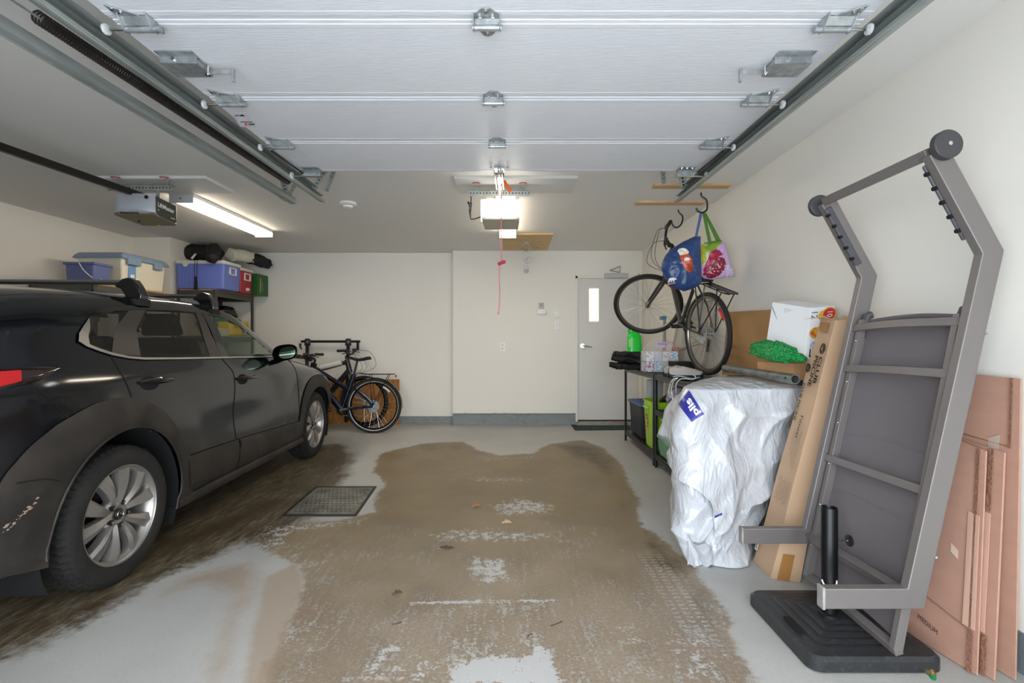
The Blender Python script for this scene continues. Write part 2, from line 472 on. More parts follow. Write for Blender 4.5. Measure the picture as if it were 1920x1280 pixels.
# paint showing through where the dirt has been scuffed off in fine flakes and streaks
scuff = mth('ADD', mth('ADD', mth('MULTIPLY', n5, .55), mth('MULTIPLY', n7, .5)), mth('MULTIPLY', n6, .30))
fleck = step(scuff, .70, .76)
fleck2 = step(mth('ADD', mth('MULTIPLY', n6, .75), mth('MULTIPLY', n7, .45)), .62, .70)
brown = mix(step(n7, .35, .65), '8B7850', '6A5734')
brown2 = mix(step(n7, .35, .65), '847362', '9E9082')
brc = mix(att('yel'), brown2, brown)
brc = mix(mth('MULTIPLY', step(n1, .42, .62), .55), brc, '6B5D4A')
zone = step(mth('ADD', nz(.9, 3, .6), mth('MULTIPLY', att('yel'), -.22)), .36, .56)
sm = mix(step(nz(1.7, 4, .6), .4, .62), '978468', '775E3E')
brc = mix(.35 if False else mth('MULTIPLY', step(n4, .2, .8), .6), brc, sm)
brc = mix(mth('MULTIPLY', mth('MULTIPLY', fleck2, zone), .5), brc, 'A39E96')
brc = mix(mth('MULTIPLY', fleck, mth('ADD', mth('MULTIPLY', zone, .75), .10)), brc, 'B2B2B0')
c = mix(mth('MULTIPLY', fs, .96), base, brc)
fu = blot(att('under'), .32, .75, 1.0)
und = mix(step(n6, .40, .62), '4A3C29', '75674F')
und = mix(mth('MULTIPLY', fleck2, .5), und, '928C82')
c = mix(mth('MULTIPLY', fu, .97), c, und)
c = mix(mth('MULTIPLY', blot(att('tan'), .4, .9, .6), .75), c, 'A08D7A')
c = mix(mth('MULTIPLY', blot(att('dark'), .45, .95, 1.0), .8), c, '4A3B26')
pl = step(mth('ADD', att('pale'), mth('ADD', mth('MULTIPLY', mth('SUBTRACT', n2, .5), 2.2), mth('MULTIPLY', mth('SUBTRACT', n7, .5), 1.6))), .60, .70)
c = mix(mth('MULTIPLY', pl, mth('MINIMUM', mth('MULTIPLY', att('pale'), 1.6), .92)), c, 'BDBDBD')
sxy = N.new('ShaderNodeSeparateXYZ'); L.new(tc.outputs['Object'], sxy.inputs[0])
wob = mth('MULTIPLY', n2, 2.4)
ty = mth('SINE', mth('ADD', mth('MULTIPLY', sxy.outputs[1], 190), wob)); tx = mth('SINE', mth('ADD', mth('MULTIPLY', sxy.outputs[0], 120), wob))
tb = mth('MULTIPLY', step(ty, -.1, .35), step(tx, -.55, -.2))
c = mix(mth('MULTIPLY', mth('MULTIPLY', mth('MULTIPLY', att('tread'), tb), step(n7, .42, .56)), .8), c, 'B4B4B2')
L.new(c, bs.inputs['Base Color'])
wet = mth('MAXIMUM', mth('MULTIPLY', fs, .5), fu)
rg = mth('SUBTRACT', .52, mth('MULTIPLY', wet, .16)); L.new(rg, bs.inputs['Roughness'])
bp = N.new('ShaderNodeBump'); bp.inputs['Strength'].default_value = .25; bp.inputs['Distance'].default_value = .004
L.new(mth('ADD', n3, mth('MULTIPLY', n2, .8)), bp.inputs['Height']); L.new(bp.outputs[0], bs.inputs['Normal'])
me.materials.append(m)

# ---------------- cover plate, mat, leaves
cv = thing('floor_drain_cover', 'square perforated metal cover plate set in the floor beside the car', 'drain cover', (-1.37, 3.73, .0))
q = [G(527, 968), G(668, 968), G(706, 913), G(592, 913)]
cq = sum(q, Vector())/4
def sc_(q, k): return [cq+(p-cq)*k for p in q]
b = MB(); qo = sc_(q, 1.0); qi = sc_(q, .93)
for i in range(4):
    j = (i+1) % 4; b.hexa([qo[i], qo[j], qi[j], qi[i]], [x+Vector((0, 0, .008)) for x in (qo[i], qo[j], qi[j], qi[i])])
b.build('frame', mat('dark_iron', '3E3D3A', .5, .6), cv)
M_plate = mat('plate_steel', '6B6B66', .5, .5, col2='99968C', vscale=7)
b = MB().use(M_plate); b.slab([x+Vector((0, 0, .001)) for x in sc_(q, .925)], .005); b.use(M_dark)
for i in range(13):
    for j in range(10):
        u = .1+.8*i/12+(.03 if j % 2 else 0); v = .1+.8*j/9
        p = sc_(q, .925); a = p[0].lerp(p[1], u).lerp(p[3].lerp(p[2], u), v)
        b.cyl(a+Vector((0, 0, .005)), a+Vector((0, 0, .0068)), .006, n=8)
b.build('perforated_plate', None, cv)
q = [G(1078, 807), G(1185, 806), G(1178, 793.5), G(1068, 793.5)]
tag(MB().slab([p+Vector((0, 0, .001)) for p in q], .009).build('door_mat', mat('green_mat', '2F4544', .9, bump=.5, bscale=90, var=.3, vscale=12), bevel=.003), 'dark green flat doormat on the floor before the white door', 'doormat')
M_leaf = mat('dry_leaf', 'A8805E', .8, var=.3, vscale=30); M_leafd = mat('wet_leaf', '5B4B38', .7)
def leaf(px, py, L_, ang, m_, lab, curl=.012):
    c0 = G(px, py); b = MB(); ca, sa = math.cos(ang), math.sin(ang)
    def f(u, v):
        t = (u-.5)*L_; w = L_*.28*math.sin(PI*u)*(1+.4*math.sin(u*19))*(v-.5)
        z = .002+abs(v-.5)*2*curl*math.sin(PI*u)+.004*math.sin(u*9+v*4)**2
        return c0+Vector((t*ca-w*sa, t*sa+w*ca, z))
    b.grid(f, 24, 7); o = b.build('fallen_leaf', m_)
    sd = o.modifiers.new('s', 'SOLIDIFY'); sd.thickness = .001
    return tag(o, lab, 'leaf')
leaf(893, 950, .075, .3, M_leaf, 'curled tan dry leaf on the stained floor right of the drain cover', .02)
leaf(950, 981, .07, .1, mat('pale_leaf', 'C4A58C', .8), 'pale crumpled dry leaf on the floor, nearer than the tan one', .02)
leaf(838, 1027, .09, -.2, M_leafd, 'flat dark wet leaf on the stained floor', .004)
leaf(745, 1114, .05, .5, mat('moss_green', '4F4F31', .9), 'small dark green clump of debris on the floor left of the pale streak', .015)
leaf(1056, 939, .03, .1, M_leaf, 'tiny brown leaf scrap on the pale floor patch', .006)
def twig(pts, lab):
    tag(MB().tube(cr([G(*p)+Vector((0, 0, .002)) for p in pts], 5), .0016, 6).build('twig', mat('twig_brown', '4B3526', .8)), lab, 'twig')
twig([(1031, 1174), (1043, 1170), (1055, 1165)], 'short straight brown twig on the floor, right of centre')
twig([(989, 1197), (993, 1190), (1000, 1189)], 'small hooked brown twig on the floor near the bottom of the photo')
twig([(736, 1171), (745, 1169), (753, 1166)], 'short brown twig on the floor left of centre')

# ---------------- small fittings on the back wall
def fit(name, px0, py0, px1, py1, t, lab, cat, m_=M_white, bev=.003):
    o = MB().bb(P(px0, py0, YB), P(px1, py1, YB)-Vector((0, t, 0))).build(name, m_, bevel=bev)
    return tag(o, lab, cat)
o = fit('wall_outlet', 936.5, 642, 947.5, 657.5, .006, 'white double power outlet low on the back wall under the red pull cord', 'outlet')
for y in (646.5, 653): MB().bb(P(939.5, y-2, YB-.006), P(944.5, y+2.2, YB-.0085)).build('socket', mat('socket_white', 'DAD8D2', .4), o, bevel=.001)
for y in (646.5, 653):
    for x in (-.008, .008): MB().bb(P(942, y-1, YB-.0084)+Vector((x-.0012, 0, 0)), P(942, y+.6, YB-.009)+Vector((x+.0012, 0, 0))).build_each('slot', M_dark, o)
o = fit('light_switch', 1039, 601, 1048.5, 617, .006, 'white single light switch on the back wall, below the round-button opener control', 'switch')
MB().bb(P(1042, 605, YB-.006), P(1046, 613.5, YB-.012)).build('rocker', mat('rocker_white', 'E4E2DC', .35), o, bevel=.001)
o = fit('opener_wall_button', 1039.5, 579, 1049, 594, .024, 'white garage opener button panel on the back wall above the light switch', 'wall control')
MB().cyl(P(1044, 589, YB-.024), P(1044, 589, YB-.028), .022).build('button', mat('button_grey', 'D5D6D8', .3), o)
MB().bb(P(1042, 582, YB-.024), P(1046, 583.2, YB-.026)).build('indicator', M_galv, o)
t = thing('gas_detector', 'small white box with a clear plug, on the back wall left of the wall button', 'sensor', P(1015, 585, YB))
MB().bb(P(1007, 580, YB), P(1023.5, 588.5, YB-.045)).build('housing', M_white, t, bevel=.004)
MB().bb(P(1010.5, 567.5, YB), P(1019.5, 578, YB-.02)).build('clear_holder', mat('smoky_clear', 'C9C6C2', .15, trans=.4), t, bevel=.003)
MB().cyl(P(1015, 572, YB-.02), P(1015, 572, YB-.028), .012).cyl(P(1020, 583, YB-.045), P(1020, 583, YB-.047), .005).build_each('knob', mat('knob_grey', '7C7873', .4), t)
t = thing('flood_sensor_lamp', 'twin white motion sensor heads high on the back wall under the plywood plate', 'sensor lamp', P(988, 495, YB))
MB().cyl(P(989, 491, YB), P(989, 491, YB-.02), .05).build('mount', M_white, t)
MB().cyl(P(985, 490, YB-.03), P(994, 486, YB-.12), .033, .045).build('lamp_head', M_white, t, bevel=.004)
MB().tube([P(987, 492, YB-.04), P(986, 499, YB-.05)], .018).cyl(P(986, 498, YB-.05), P(987, 506, YB-.07), .032).build('sensor_head', M_white, t)
MB().ball(P(987, 508, YB-.072), (.034, .034, .026)).build('lens', mat('lens_grey', 'BFC4CA', .3), t)
o = tag(MB().lathe([(0, -.0), (.075, 0), (.078, -.018), (.06, -.028), (.045, -.03), (.042, -.045), (.02, -.052), (0, -.052)], (-1.55, 4.57, CZ), (0, 0, 1), 40).build('smoke_detector', M_white), 'round white smoke detector on the ceiling between the two lights', 'smoke detector')
MB().lathe([(.061, -.0275), (.0625, -.0292), (.0595, -.0292)], (-1.55, 4.57, CZ), (0, 0, 1), 40).build('vent_ring', mat('vent_grey', '9A9A98', .5), o)
# ================================================================ OVERHEAD DOOR
ZP = EYE+1.15            # underside of the open door
d1 = bpy.data.objects.new('door_1', None); COL.objects.link(d1); d1.location = (-.09, 2, ZP); struct(d1)
seams = [3.305, 2.80, 2.29, 1.735, 1.13]
for i in range(4):
    y1, y0 = seams[i], seams[i+1]
    b = MB().use(M_door)
    prof = [(y0+.002, .045), (y0+.002, .006), (y0+.006, .002), (y0+.022, .001), (y0+.025, -.0012), (y0+.045, -.0012), (y0+.048, .0)]
    ends = [(y1-.048, .0), (y1-.045, -.0012), (y1-.026, -.0012), (y1-.023, .001), (y1-.006, .002), (y1-.002, .006), (y1-.002, .045)]
    mid = []
    if i == 3: pass
    pr = prof+mid+ends
    b.prism([(-1.435, y, ZP+z) for y, z in pr], (2.70, 0, 0))
    b.build('door_section', None, d1, smooth=False)
# small dark and orange maker's label on the door
st = MB().use(mat('label_white', 'D6D6DC', .5))
q = [P(434, 213, 2.46), P(473, 213, 2.46), P(487, 239, 2.63), P(447, 239, 2.63)]
def onp(px, py, off=.0035):
    D = F*1.147/(HZ-py); p = P(px, py, D); return p
st.slab([onp(436, 214), onp(460, 214), onp(480, 238), onp(450, 238)], .0004)
st.use(M_ink)
st.slab([onp(438, 218), onp(444, 215), onp(446, 215), onp(441, 218)], .001).slab([onp(442, 218), onp(447, 215), onp(449, 215), onp(445, 218)], .001)
st.slab([onp(447, 218), onp(452, 215), onp(456, 215), onp(459, 218)], .001).slab([onp(451, 229), onp(473, 229), onp(473, 228), onp(451, 228)], .001)
for k in range(5): st.slab([onp(466+k*2.4, 234), onp(468+k*2.4, 234), onp(467.6+k*2.4, 231.6), onp(466+k*2.4, 231.6)], .001)
st.use(mat('label_orange', 'F0642A', .5)); st.slab([onp(459, 235), onp(464, 235), onp(463, 230), onp(459, 230)], .001)
st.build('maker_label', None, d1, smooth=False)

def hinge(cx, y, w=.045, L_=.085, simple=False):
    z = ZP-.003
    b = MB()
    for s, l in ((1, L_), (-1, L_*.8)):
        poly = [(cx-w, y+s*.012, z), (cx+w, y+s*.012, z), (cx+w, y+s*.035, z), (cx+.012, y+s*l, z), (cx-.012, y+s*l, z), (cx-w, y+s*.035, z)]
        b.prism(poly, (0, 0, -.003))
    b.slab([(cx-w, y-.014, z-.003), (cx+w, y-.014, z-.003), (cx+w, y+.006, z-.022), (cx-w, y+.006, z-.022)], .003)
    for s in (-1, 1): b.prism([(cx+s*w*1.0, y-.045, z), (cx+s*w, y+.022, z), (cx+s*w, y+.016, z-.034), (cx+s*w, y-.012, z-.034)], (s*.003, 0, 0))
    h = b.build('hinge', M_galv, d1, bevel=.0008)
    MB().cyl((cx-w*1.15, y+.004, z-.024), (cx+w*1.15, y+.004, z-.024), .011).build('barrel', M_galv, h)
    b = MB()
    for dx, dy in ((0, L_-.014), (0, -.055), (-w*.5, -.028), (w*.5, -.028), (0, .03)):
        b.cyl((cx+dx, y+dy, z-.003), (cx+dx, y+dy, z-.009), .0065, n=6)
    b.build_each('bolt', M_chrome, h)
    return h
for x, y in ((-.09, 1.735), (-.088, 2.29), (-.085, 2.80)): hinge(x, y)
def roller(xside, y, s):
    "s=+1 right edge, -1 left edge; wheel sits in the track"
    z = ZP-.003; cx = xside-s*.075
    b = MB()
    b.prism([(cx-s*.06, y+.035, z), (cx-s*.035, y+.075, z), (cx+s*.06, y-.035, z), (cx+s*.06, y-.085, z), (cx-s*.01, y-.04, z)], (0, 0, -.003))
    for dx in (-.05, .05): b.prism([(cx+dx, y-.05, z), (cx+dx, y+.03, z), (cx+dx, y+.018, z-.04), (cx+dx, y-.014, z-.04)], (.003, 0, 0))
    b.slab([(cx-.05, y-.03, z-.004), (cx+.05, y-.03, z-.004), (cx+.05, y-.01, z-.026), (cx-.05, y-.01, z-.026)], .003)
    h = b.build('roller_bracket', M_galv, d1, bevel=.0008)
    MB().cyl((cx-s*.075, y+.003, z-.030), (cx+s*.055, y+.003, z-.030), .0115).build('sleeve', M_galv, h)
    MB().cyl((cx+s*.05, y+.003, z-.030), (cx+s*.118, y+.003, z-.030), .0055).build('stem', M_chrome, h)
    MB().lathe([(0, -.006), (.014, -.007), (.0185, -.005), (.0195, 0), (.0185, .005), (.014, .007), (0, .006)], (cx+s*.123, y+.003, z-.030), (1, 0, 0), 28).build('roller', mat('nylon_grey', 'C4C8C8', .35), h)
    b = MB()
    for dx, dy in ((-.045, .045), (.03, -.05), (0, -.02), (.045, -.07)): b.cyl((cx+s*dx, y+dy, z-.003), (cx+s*dx, y+dy, z-.010), .0065, n=6)
    b.build_each('bolt', M_chrome, h)
for y in (1.735, 2.29, 2.80):
    roller(1.235, y, 1); roller(-1.41, y, -1)
def corner(xside, y, s):
    z = ZP-.003; cx = xside-s*.09
    b = MB().bb((cx-.055, y-.05, z), (cx+.055, y+.03, z-.003)).bb((cx-.055, y-.012, z-.003), (cx+.055, y-.009, z-.045)).bb((cx-.055, y-.05, z-.02), (cx+.055, y-.009, z-.023))
    h = b.build('bottom_bracket', M_galv, d1, bevel=.0008)
    MB().cyl((cx-s*.07, y+.0, z-.045), (cx+s*.135, y+.0, z-.045), .007).build('stem', M_chrome, h)
    MB().lathe([(0, -.006), (.018, -.007), (.023, -.005), (.024, 0), (.023, .005), (.018, .007), (0, .006)], (cx+s*.138, y, z-.04), (1, 0, 0), 28).build('roller', mat('nylon_grey', 'C4C8C8', .35), h)
    b = MB()
    for dx in (-.035, 0, .035): b.cyl((cx+dx, y-.03, z-.003), (cx+dx, y-.03, z-.01), .007, n=6)
    b.build_each('bolt', M_chrome, h)
corner(1.255, 3.25, 1); corner(-1.43, 3.25, -1)
def lock(x, s):
    z = ZP-.003; y = 1.97
    b = MB().bb((x-.075, y-.055, z), (x+.075, y-.0, z-.003)).bb((x-.075, y-.02, z), (x+.075, y-.017, z-.03)).bb((x-.075, y-.02, z-.027), (x+.075, y+.085, z-.030))
    b.bb((x+s*.075, y-.02, z-.03), (x+s*.073, y+.085, z-.012))
    h = b.build('slide_lock', M_galv, d1, bevel=.001)
    b = MB().bb((x+s*.07, y+.045, z-.02), (x+s*.185, y+.049, z-.038)).bb((x+s*.182, y+.049, z-.038), (x+s*.186, y+.049-.003, z-.075)).bb((x+s*.180, y+.035, z-.02), (x+s*.190, y+.052, z-.072))
    b.build('bolt_handle', M_galv, h, bevel=.001)
    MB().cyl((x+s*.085, y+.035, z-.01), (x+s*.085, y+.035, z-.05), .006).cyl((x+s*.085, y+.035, z-.04), (x+s*.085, y+.035, z-.048), .012, n=6).cyl((x-.02, y-.02, z-.014), (x-.02, y-.026, z-.014), .008, n=6).build_each('bolt', M_chrome, h)
lock(-1.345, 1); lock(1.135, -1)
# operator bracket on the far edge of the door
h = MB().bb((-.12, 3.2, ZP-.004), (-.05, 3.30, ZP-.007)).bb((-.095, 3.2, ZP-.005), (-.092, 3.32, ZP-.05)).bb((-.078, 3.2, ZP-.005), (-.075, 3.32, ZP-.05)).build('arm_bracket', M_galv, d1, bevel=.001)
b = MB()
for dx in (-.055, 0, .055): b.cyl((-.085+dx, 3.19, ZP-.003), (-.085+dx, 3.19, ZP-.014), .009, n=6)
b.build_each('bolt', M_chrome, h)

# ---------------- tracks
def track(name, x, y0, z0, y1, z1, s, lab, hangers, deep=.030, flipped=False):
    "C channel open towards the door; s = side the web is on"
    t = thing(name, lab, 'track', (x, y1, z1))
    w = .0025; H = .027
    pr = [(s*deep*.2, H+.004), (-s*.002, H-.004), (s*.004, H), (s*deep, H*.8), (s*(deep+.004), 0), (s*deep, -H*.8), (s*.006, -H), (-s*.004, -H+.004), (-s*.008, -H+.012)]
    b = MB(); pts = []
    n = len(pr)
    inner = [(a-s*w*(1 if abs(bb) < H*.9 else 0), bb*(.9 if abs(bb) > .005 else 1)) for a, bb in pr]
    loop = pr+inner[::-1]
    vs = [(x+a, y0, z0+c) for a, c in loop]+[(x+a, y1, z1+c) for a, c in loop]; m_ = len(loop)
    b.add(vs, [(i, (i+1) % m_, m_+(i+1) % m_, m_+i) for i in range(m_)])
    # lower rounded lip
    b.tube([(x-s*.006, y0, z0-H+.002), (x-s*.006, y1, z1-H+.002)], .0052, 8)
    ch = b.build('channel', M_galvd, t, ang=25)
    outer = lab.startswith('galvanised steel track of')
    a = MB().use(M_galvd)
    q = [(x+s*(deep+.003), y0, z0+.0), (x+s*(deep+.006), y0, z0+.0), (x+s*(deep+.006), y0, z0+.052), (x+s*(deep+.003), y0, z0+.052)]
    a.hexa(q, [(p[0], y1-.12, p[2]-z0+z1) for p in q])
    q = [(x+s*(deep+.003), y0, z0+.050), (x-s*.012, y0, z0+.050), (x-s*.012, y0, z0+.053), (x+s*(deep+.003), y0, z0+.053)]
    a.hexa(q, [(p[0], y1-.12, p[2]-z0+z1) for p in q])
    if not outer: a.build('reinforcing_angle', M_galvd, t)
    sl = MB()
    for dy in (-.12, -.05): sl.bb((x+s*(deep+.0015), y1+dy, z1-.004), (x+s*(deep-.004), y1+dy+.028, z1+.004))
    sl.build_each('slot', M_dark, t)
    return t
def perf(name, parent, a, b_, w, up, m_=M_galvd, n=8):
    "flat perforated strap from a to b with dark holes"
    a = Vector(a); b_ = Vector(b_); d = (b_-a).normalized(); up = Vector(up).normalized(); sd = d.cross(up).normalized()
    b = MB().use(m_); hw = sd*w/2; th = up*.002
    b.hexa([a-hw-th, b_-hw-th, b_+hw-th, a+hw-th], [a-hw+th, b_-hw+th, b_+hw+th, a+hw+th])
    b.use(M_dark)
    for k in range(n):
        p = a.lerp(b_, (k+.5)/n)
        b.cyl(p-th*1.15, p+th*1.15, w*.14, n=8)
    return b.build(name, None, parent, smooth=False)
ltr = track('garage_door_track', -1.492, .2, EYE+1.075, 3.83, EYE+1.118, -1, 'galvanised steel track along the left edge of the open overhead door', 1)
rtr = track('garage_door_track', 1.298, .2, EYE+1.075, 3.83, EYE+1.118, 1, 'galvanised steel track along the right edge of the open overhead door', 1)
otr = track('garage_door_track', -1.752, .2, EYE+1.055, 3.86, EYE+1.112, 1, 'galvanised steel track of the closed left door, outermost left on the ceiling', 1)
perf('hanger', ltr, (-1.40, 3.66, CZ), (-1.50, 3.66, EYE+1.15), .04, (0, 1, 0), n=6); perf('brace', ltr, (-1.32, 3.62, CZ), (-1.42, 3.70, EYE+1.14), .03, (0, 1, .2), n=6)
perf('hanger', otr, (-1.80, 3.78, CZ), (-1.76, 3.78, EYE+1.14), .045, (0, 1, 0), n=6); perf('brace', otr, (-1.62, 3.72, CZ), (-1.75, 3.8, EYE+1.13), .03, (0, 1, .2), n=6)
MB().bb((-1.80, 3.74, EYE+1.10), (-1.75, 3.83, EYE+1.15)).build('end_plate', M_galvd, otr)
perf('hanger', rtr, (1.26, 3.62, CZ), (1.285, 3.62, EYE+1.15), .06, (0, 1, 0), n=6); perf('brace', rtr, (1.12, 3.60, CZ), (1.13, 3.60, EYE+1.16), .035, (0, 1, .2), n=5)
# lift cables seen under the panel near the corners
MB().tube([(-1.44, 2.9, EYE+1.135), (-1.40, 3.24, EYE+1.12)], .006, 6).build('cable', M_black, ltr)
MB().tube([(1.262, 2.9, EYE+1.135), (1.235, 3.22, EYE+1.12)], .006, 6).build('cable', M_black, rtr)
# extension spring between the two left tracks
sp = thing('extension_spring', 'long black coil extension spring running between the two left door tracks', 'spring', (-1.60, 2.3, EYE+1.11))
pts = []; turns = 150; y0, y1 = 1.66, 3.42
def spc(t): return Vector((-1.632+.05*t*.9, y0+(y1-y0)*t, EYE+1.112+.012*t))
N = turns*9
for i in range(N+1):
    t = i/N; a = 2*PI*turns*t; c = spc(t); r = .0215
    pts.append(c+Vector((math.cos(a)*r, 0, math.sin(a)*r)))
MB().tube(pts, .0038, 5).build('coil', mat('oiled_black_steel', '37322F', .3, .5), sp)
MB().tube([spc(-.02)+Vector((-.02, -.10, .01)), spc(-.02)+Vector((0, 0, 0)), spc(0.01)], .004).build('hook', M_galv, sp)
MB().tube([(-1.60, .2, EYE+1.10), spc(-.02)+Vector((-.02, -.09, .01))], .004).build('end_cable', M_black, sp)

# ================================================================ OPENERS
M_lens = mat('lit_lens', 'FFFAF0', .3, emit=9)
M_lensoff = mat('light_grey_lens', 'A9ABB2', .35)
def wood_pad(name, quad, t, m_, lab, cat):
    o = MB().prism([(x, y, CZ) for x, y in quad], (0, 0, -t)).build(name, m_, bevel=.001)
    return tag(o, lab, cat)
M_pad = mat('painted_board', 'D9D8D6', .6)
wood_pad('ceiling_board', [(-.46, 3.82), (.52, 3.82), (.52, 4.20), (-.46, 4.20)], .022, M_pad, 'white painted board on the ceiling above the lit opener', 'board')
wood_pad('ceiling_board', [(-3.43, 3.82), (-2.42, 3.82), (-2.42, 4.20), (-3.43, 4.20)], .022, M_pad, 'white painted board on the ceiling above the unlit left opener', 'board')
M_open = mat('opener_charcoal', '3A3A36', .4)
M_openw = mat('opener_white', 'C9C8C0', .45)
def opener(name, X, Y0, lit, lab):
    t = thing(name, lab, 'garage door opener', (X, Y0+.15, EYE+.93))
    w = .155; zt = EYE+1.115; zb = EYE+.955
    body = M_openw if lit else M_open
    # motor housing
    b = MB().hexa([(X-w, Y0+.05, zb+.02), (X+w, Y0+.05, zb+.02), (X+w*.93, Y0+.30, zb+.01), (X-w*.93, Y0+.30, zb+.01)], [(X-w, Y0+.05, zt), (X+w, Y0+.05, zt), (X+w*.93, Y0+.30, zt-.01), (X-w*.93, Y0+.30, zt-.01)])
    b.build('housing', body, t, bevel=.008)
    # front lens, rounded towards the camera
    def lens(u, v):
        a = (u-.5)*2; x = X+a*(w+.004); bulge = .05*(1-abs(a)**3)
        z = zt+.01+(zb-.0-zt)*v; yy = Y0+.05-bulge*math.sin(PI*min(1, v*.62+.12))-.01
        if v > .8: yy += .05*((v-.8)/.2)**2
        return Vector((x, yy, z-.004*a*a))
    b = MB().grid(lens, 25, 14)
    b.build('light_lens', M_lens if lit else M_lensoff, t)
    b = MB()
    for i in range(9):
        b.bb((X-.09+i*.016, Y0+.012, zb+.016), (X-.086+i*.016, Y0+.03, zb+.030))
    b.build_each('vent_slot', M_dark, t)
    # underside tray
    b = MB().prism([(X-w*.98, Y0+.03, zb+.006), (X+w*.98, Y0+.03, zb+.006), (X+w*.9, Y0+.305, zb-.012), (X-w*.9, Y0+.305, zb-.012)], (0, 0, .02))
    b.build('bottom_tray', mat('tray_beige', 'A7A08C', .4) if lit else mat('tray_olive', '65614C', .3), t, bevel=.004)
    # perforated mounting angle and straps
    a = MB().use(M_galvd).bb((X-.26, Y0+.10, zt+.055), (X+.24, Y0+.103, zt+.10)).bb((X-.26, Y0+.10, zt+.098), (X+.24, Y0+.15, zt+.101))
    a.use(M_dark)
    for i in range(19): a.cyl((X-.245+i*.0262, Y0+.0985, zt+.078), (X-.245+i*.0262, Y0+.1045, zt+.078), .0055, n=8)
    a.build('mounting_angle', None, t, smooth=False)
    for sx in (-.13, .13): MB().bb((X+sx-.012, Y0+.104, zt-.01), (X+sx+.012, Y0+.107, zt+.08)).build('strap', M_galvd, t)
    for sx in (-.2, .18): MB().bb((X+sx-.012, Y0+.13, zt+.098), (X+sx+.012, Y0+.133, CZ-.02)).build('strap', M_galvd, t)
    for sx in (-.2, .18):
        MB().tube([(X+sx-.03, Y0+.11, CZ-.024), (X+sx-.02, Y0+.08, CZ-.03), (X+sx+.02, Y0+.08, CZ-.03), (X+sx+.03, Y0+.11, CZ-.024)], .004).build('safety_wire', mat('red_wire', 'B02A30', .5), t)
    return t
o1 = opener('garage_door_opener', -.09, 3.82, True, 'lit white garage door opener hanging in front of the middle of the ceiling')
o2 = opener('garage_door_opener', -2.90, 3.68, False, 'charcoal and grey unlit garage door opener above the car')
text('LiftMaster', .047, (-2.90+.156, 3.745, EYE+1.040), (-.03, .97, -.045), (0, 0, 1), M_white, o2, bold=.0012)
text('e', .028, (-2.90+.158, 3.745, EYE+1.005), (-.03, .97, -.045), (0, 0, 1), M_white, o2)
MB().bb((-2.90+.148, 3.90, EYE+.985), (-2.90+.1525, 3.945, EYE+.990)).build('small_print', M_white, o2)
MB().lathe([(0, 0), (.014, 0), (.014, -.004), (0, -.004)], (-2.775, 3.672, EYE+1.088), (0, 1, 0), 20).build('lens_latch', M_black, o2)
MB().cyl((-2.93, 3.80, EYE+.945), (-2.93, 3.80, EYE+.925), .008).build('cable_stub', M_black, o2)
MB().cyl((-2.87, 3.93, EYE+.935), (-2.87, 3.93, EYE+.925), .012).build('bulb_stub', mat('brass_cap', 'C9A35E', .3, .8), o2)
# rails
M_rail = mat('black_rail', '1E1A18', .35, .4)
MB().sweep([(-2.94, .0, EYE+1.02), (-2.92, 3.85, EYE+1.14)], rect(.030, .045), (1, 0, 0)).build('rail', M_rail, o2)
MB().sweep([(-.085, .0, EYE+1.20), (-.09, 3.88, EYE+1.175)], rect(.028, .032), (1, 0, 0)).build('rail', mat('white_rail', 'BDBBB4', .3, .5), o1)
b = MB().bb((-.125, 3.33, EYE+1.145), (-.055, 3.40, EYE+1.165))
b.build('trolley', mat('trolley_brown', '6A5142', .5), o1, bevel=.004)
for x in (-.118, -.088, -.066): MB().tube([(x, 3.24, EYE+1.14), (x, 3.34, EYE+1.135), (x+.004, 3.62, EYE+1.13)], .004).build('trolley_arm', M_chrome, o1)
q = [P(943.5, 337, 3.55), P(946, 337, 3.55), P(959, 359, 3.52), P(953, 360, 3.52)]
q = [P(942, 339, 3.55), P(947, 337, 3.55), P(960, 357, 3.50), P(954, 361, 3.50)]
MB().slab(q, .0015).build('warning_tag', mat('orange_tag', 'F5732F', .5), o1, smooth=False)
# power cord looped beside the lit opener
pc = [P(883, 368, 3.95), P(883, 378, 3.93), P(878, 382, 3.92), P(878, 378, 3.92), P(881, 392, 3.92), P(882.5, 406, 3.92), P(880, 394, 3.92), P(884, 380, 3.92), P(882, 408, 3.93), P(888, 410.5, 3.95), P(897, 408, 3.98), P(910, 403, 4.0)]
MB().tube(cr(pc, 8), .0045, 6).build('power_cord', M_black, o1)
# red release rope
b = MB()
b.tube(cr([P(940, 345, 3.45), P(940, 400, 3.45), P(939.5, 440, 3.45), P(940, 486, 3.45), P(937, 498, 3.45), P(936, 520, 3.45), P(937, 545, 3.45), P(936.5, 570, 3.45), P(935, 586, 3.45)], 8), .0035, 6)
rp = thing('hanging_pull_rope', 'thin red emergency release rope with handle hanging from the lit opener', 'pull rope', P(937, 588, 3.45))
b.build('rope', mat('red_rope', 'D8707A', .7), rp)
MB().tube([P(934, 495, 3.45), P(947, 490, 3.43)], .0125, 10).build('handle', mat('red_handle', 'B3303F', .45), rp, bevel=.003)
MB().ball(P(934.5, 587, 3.45), .007).build('knot', mat('red_rope', 'D8707A', .7), rp)

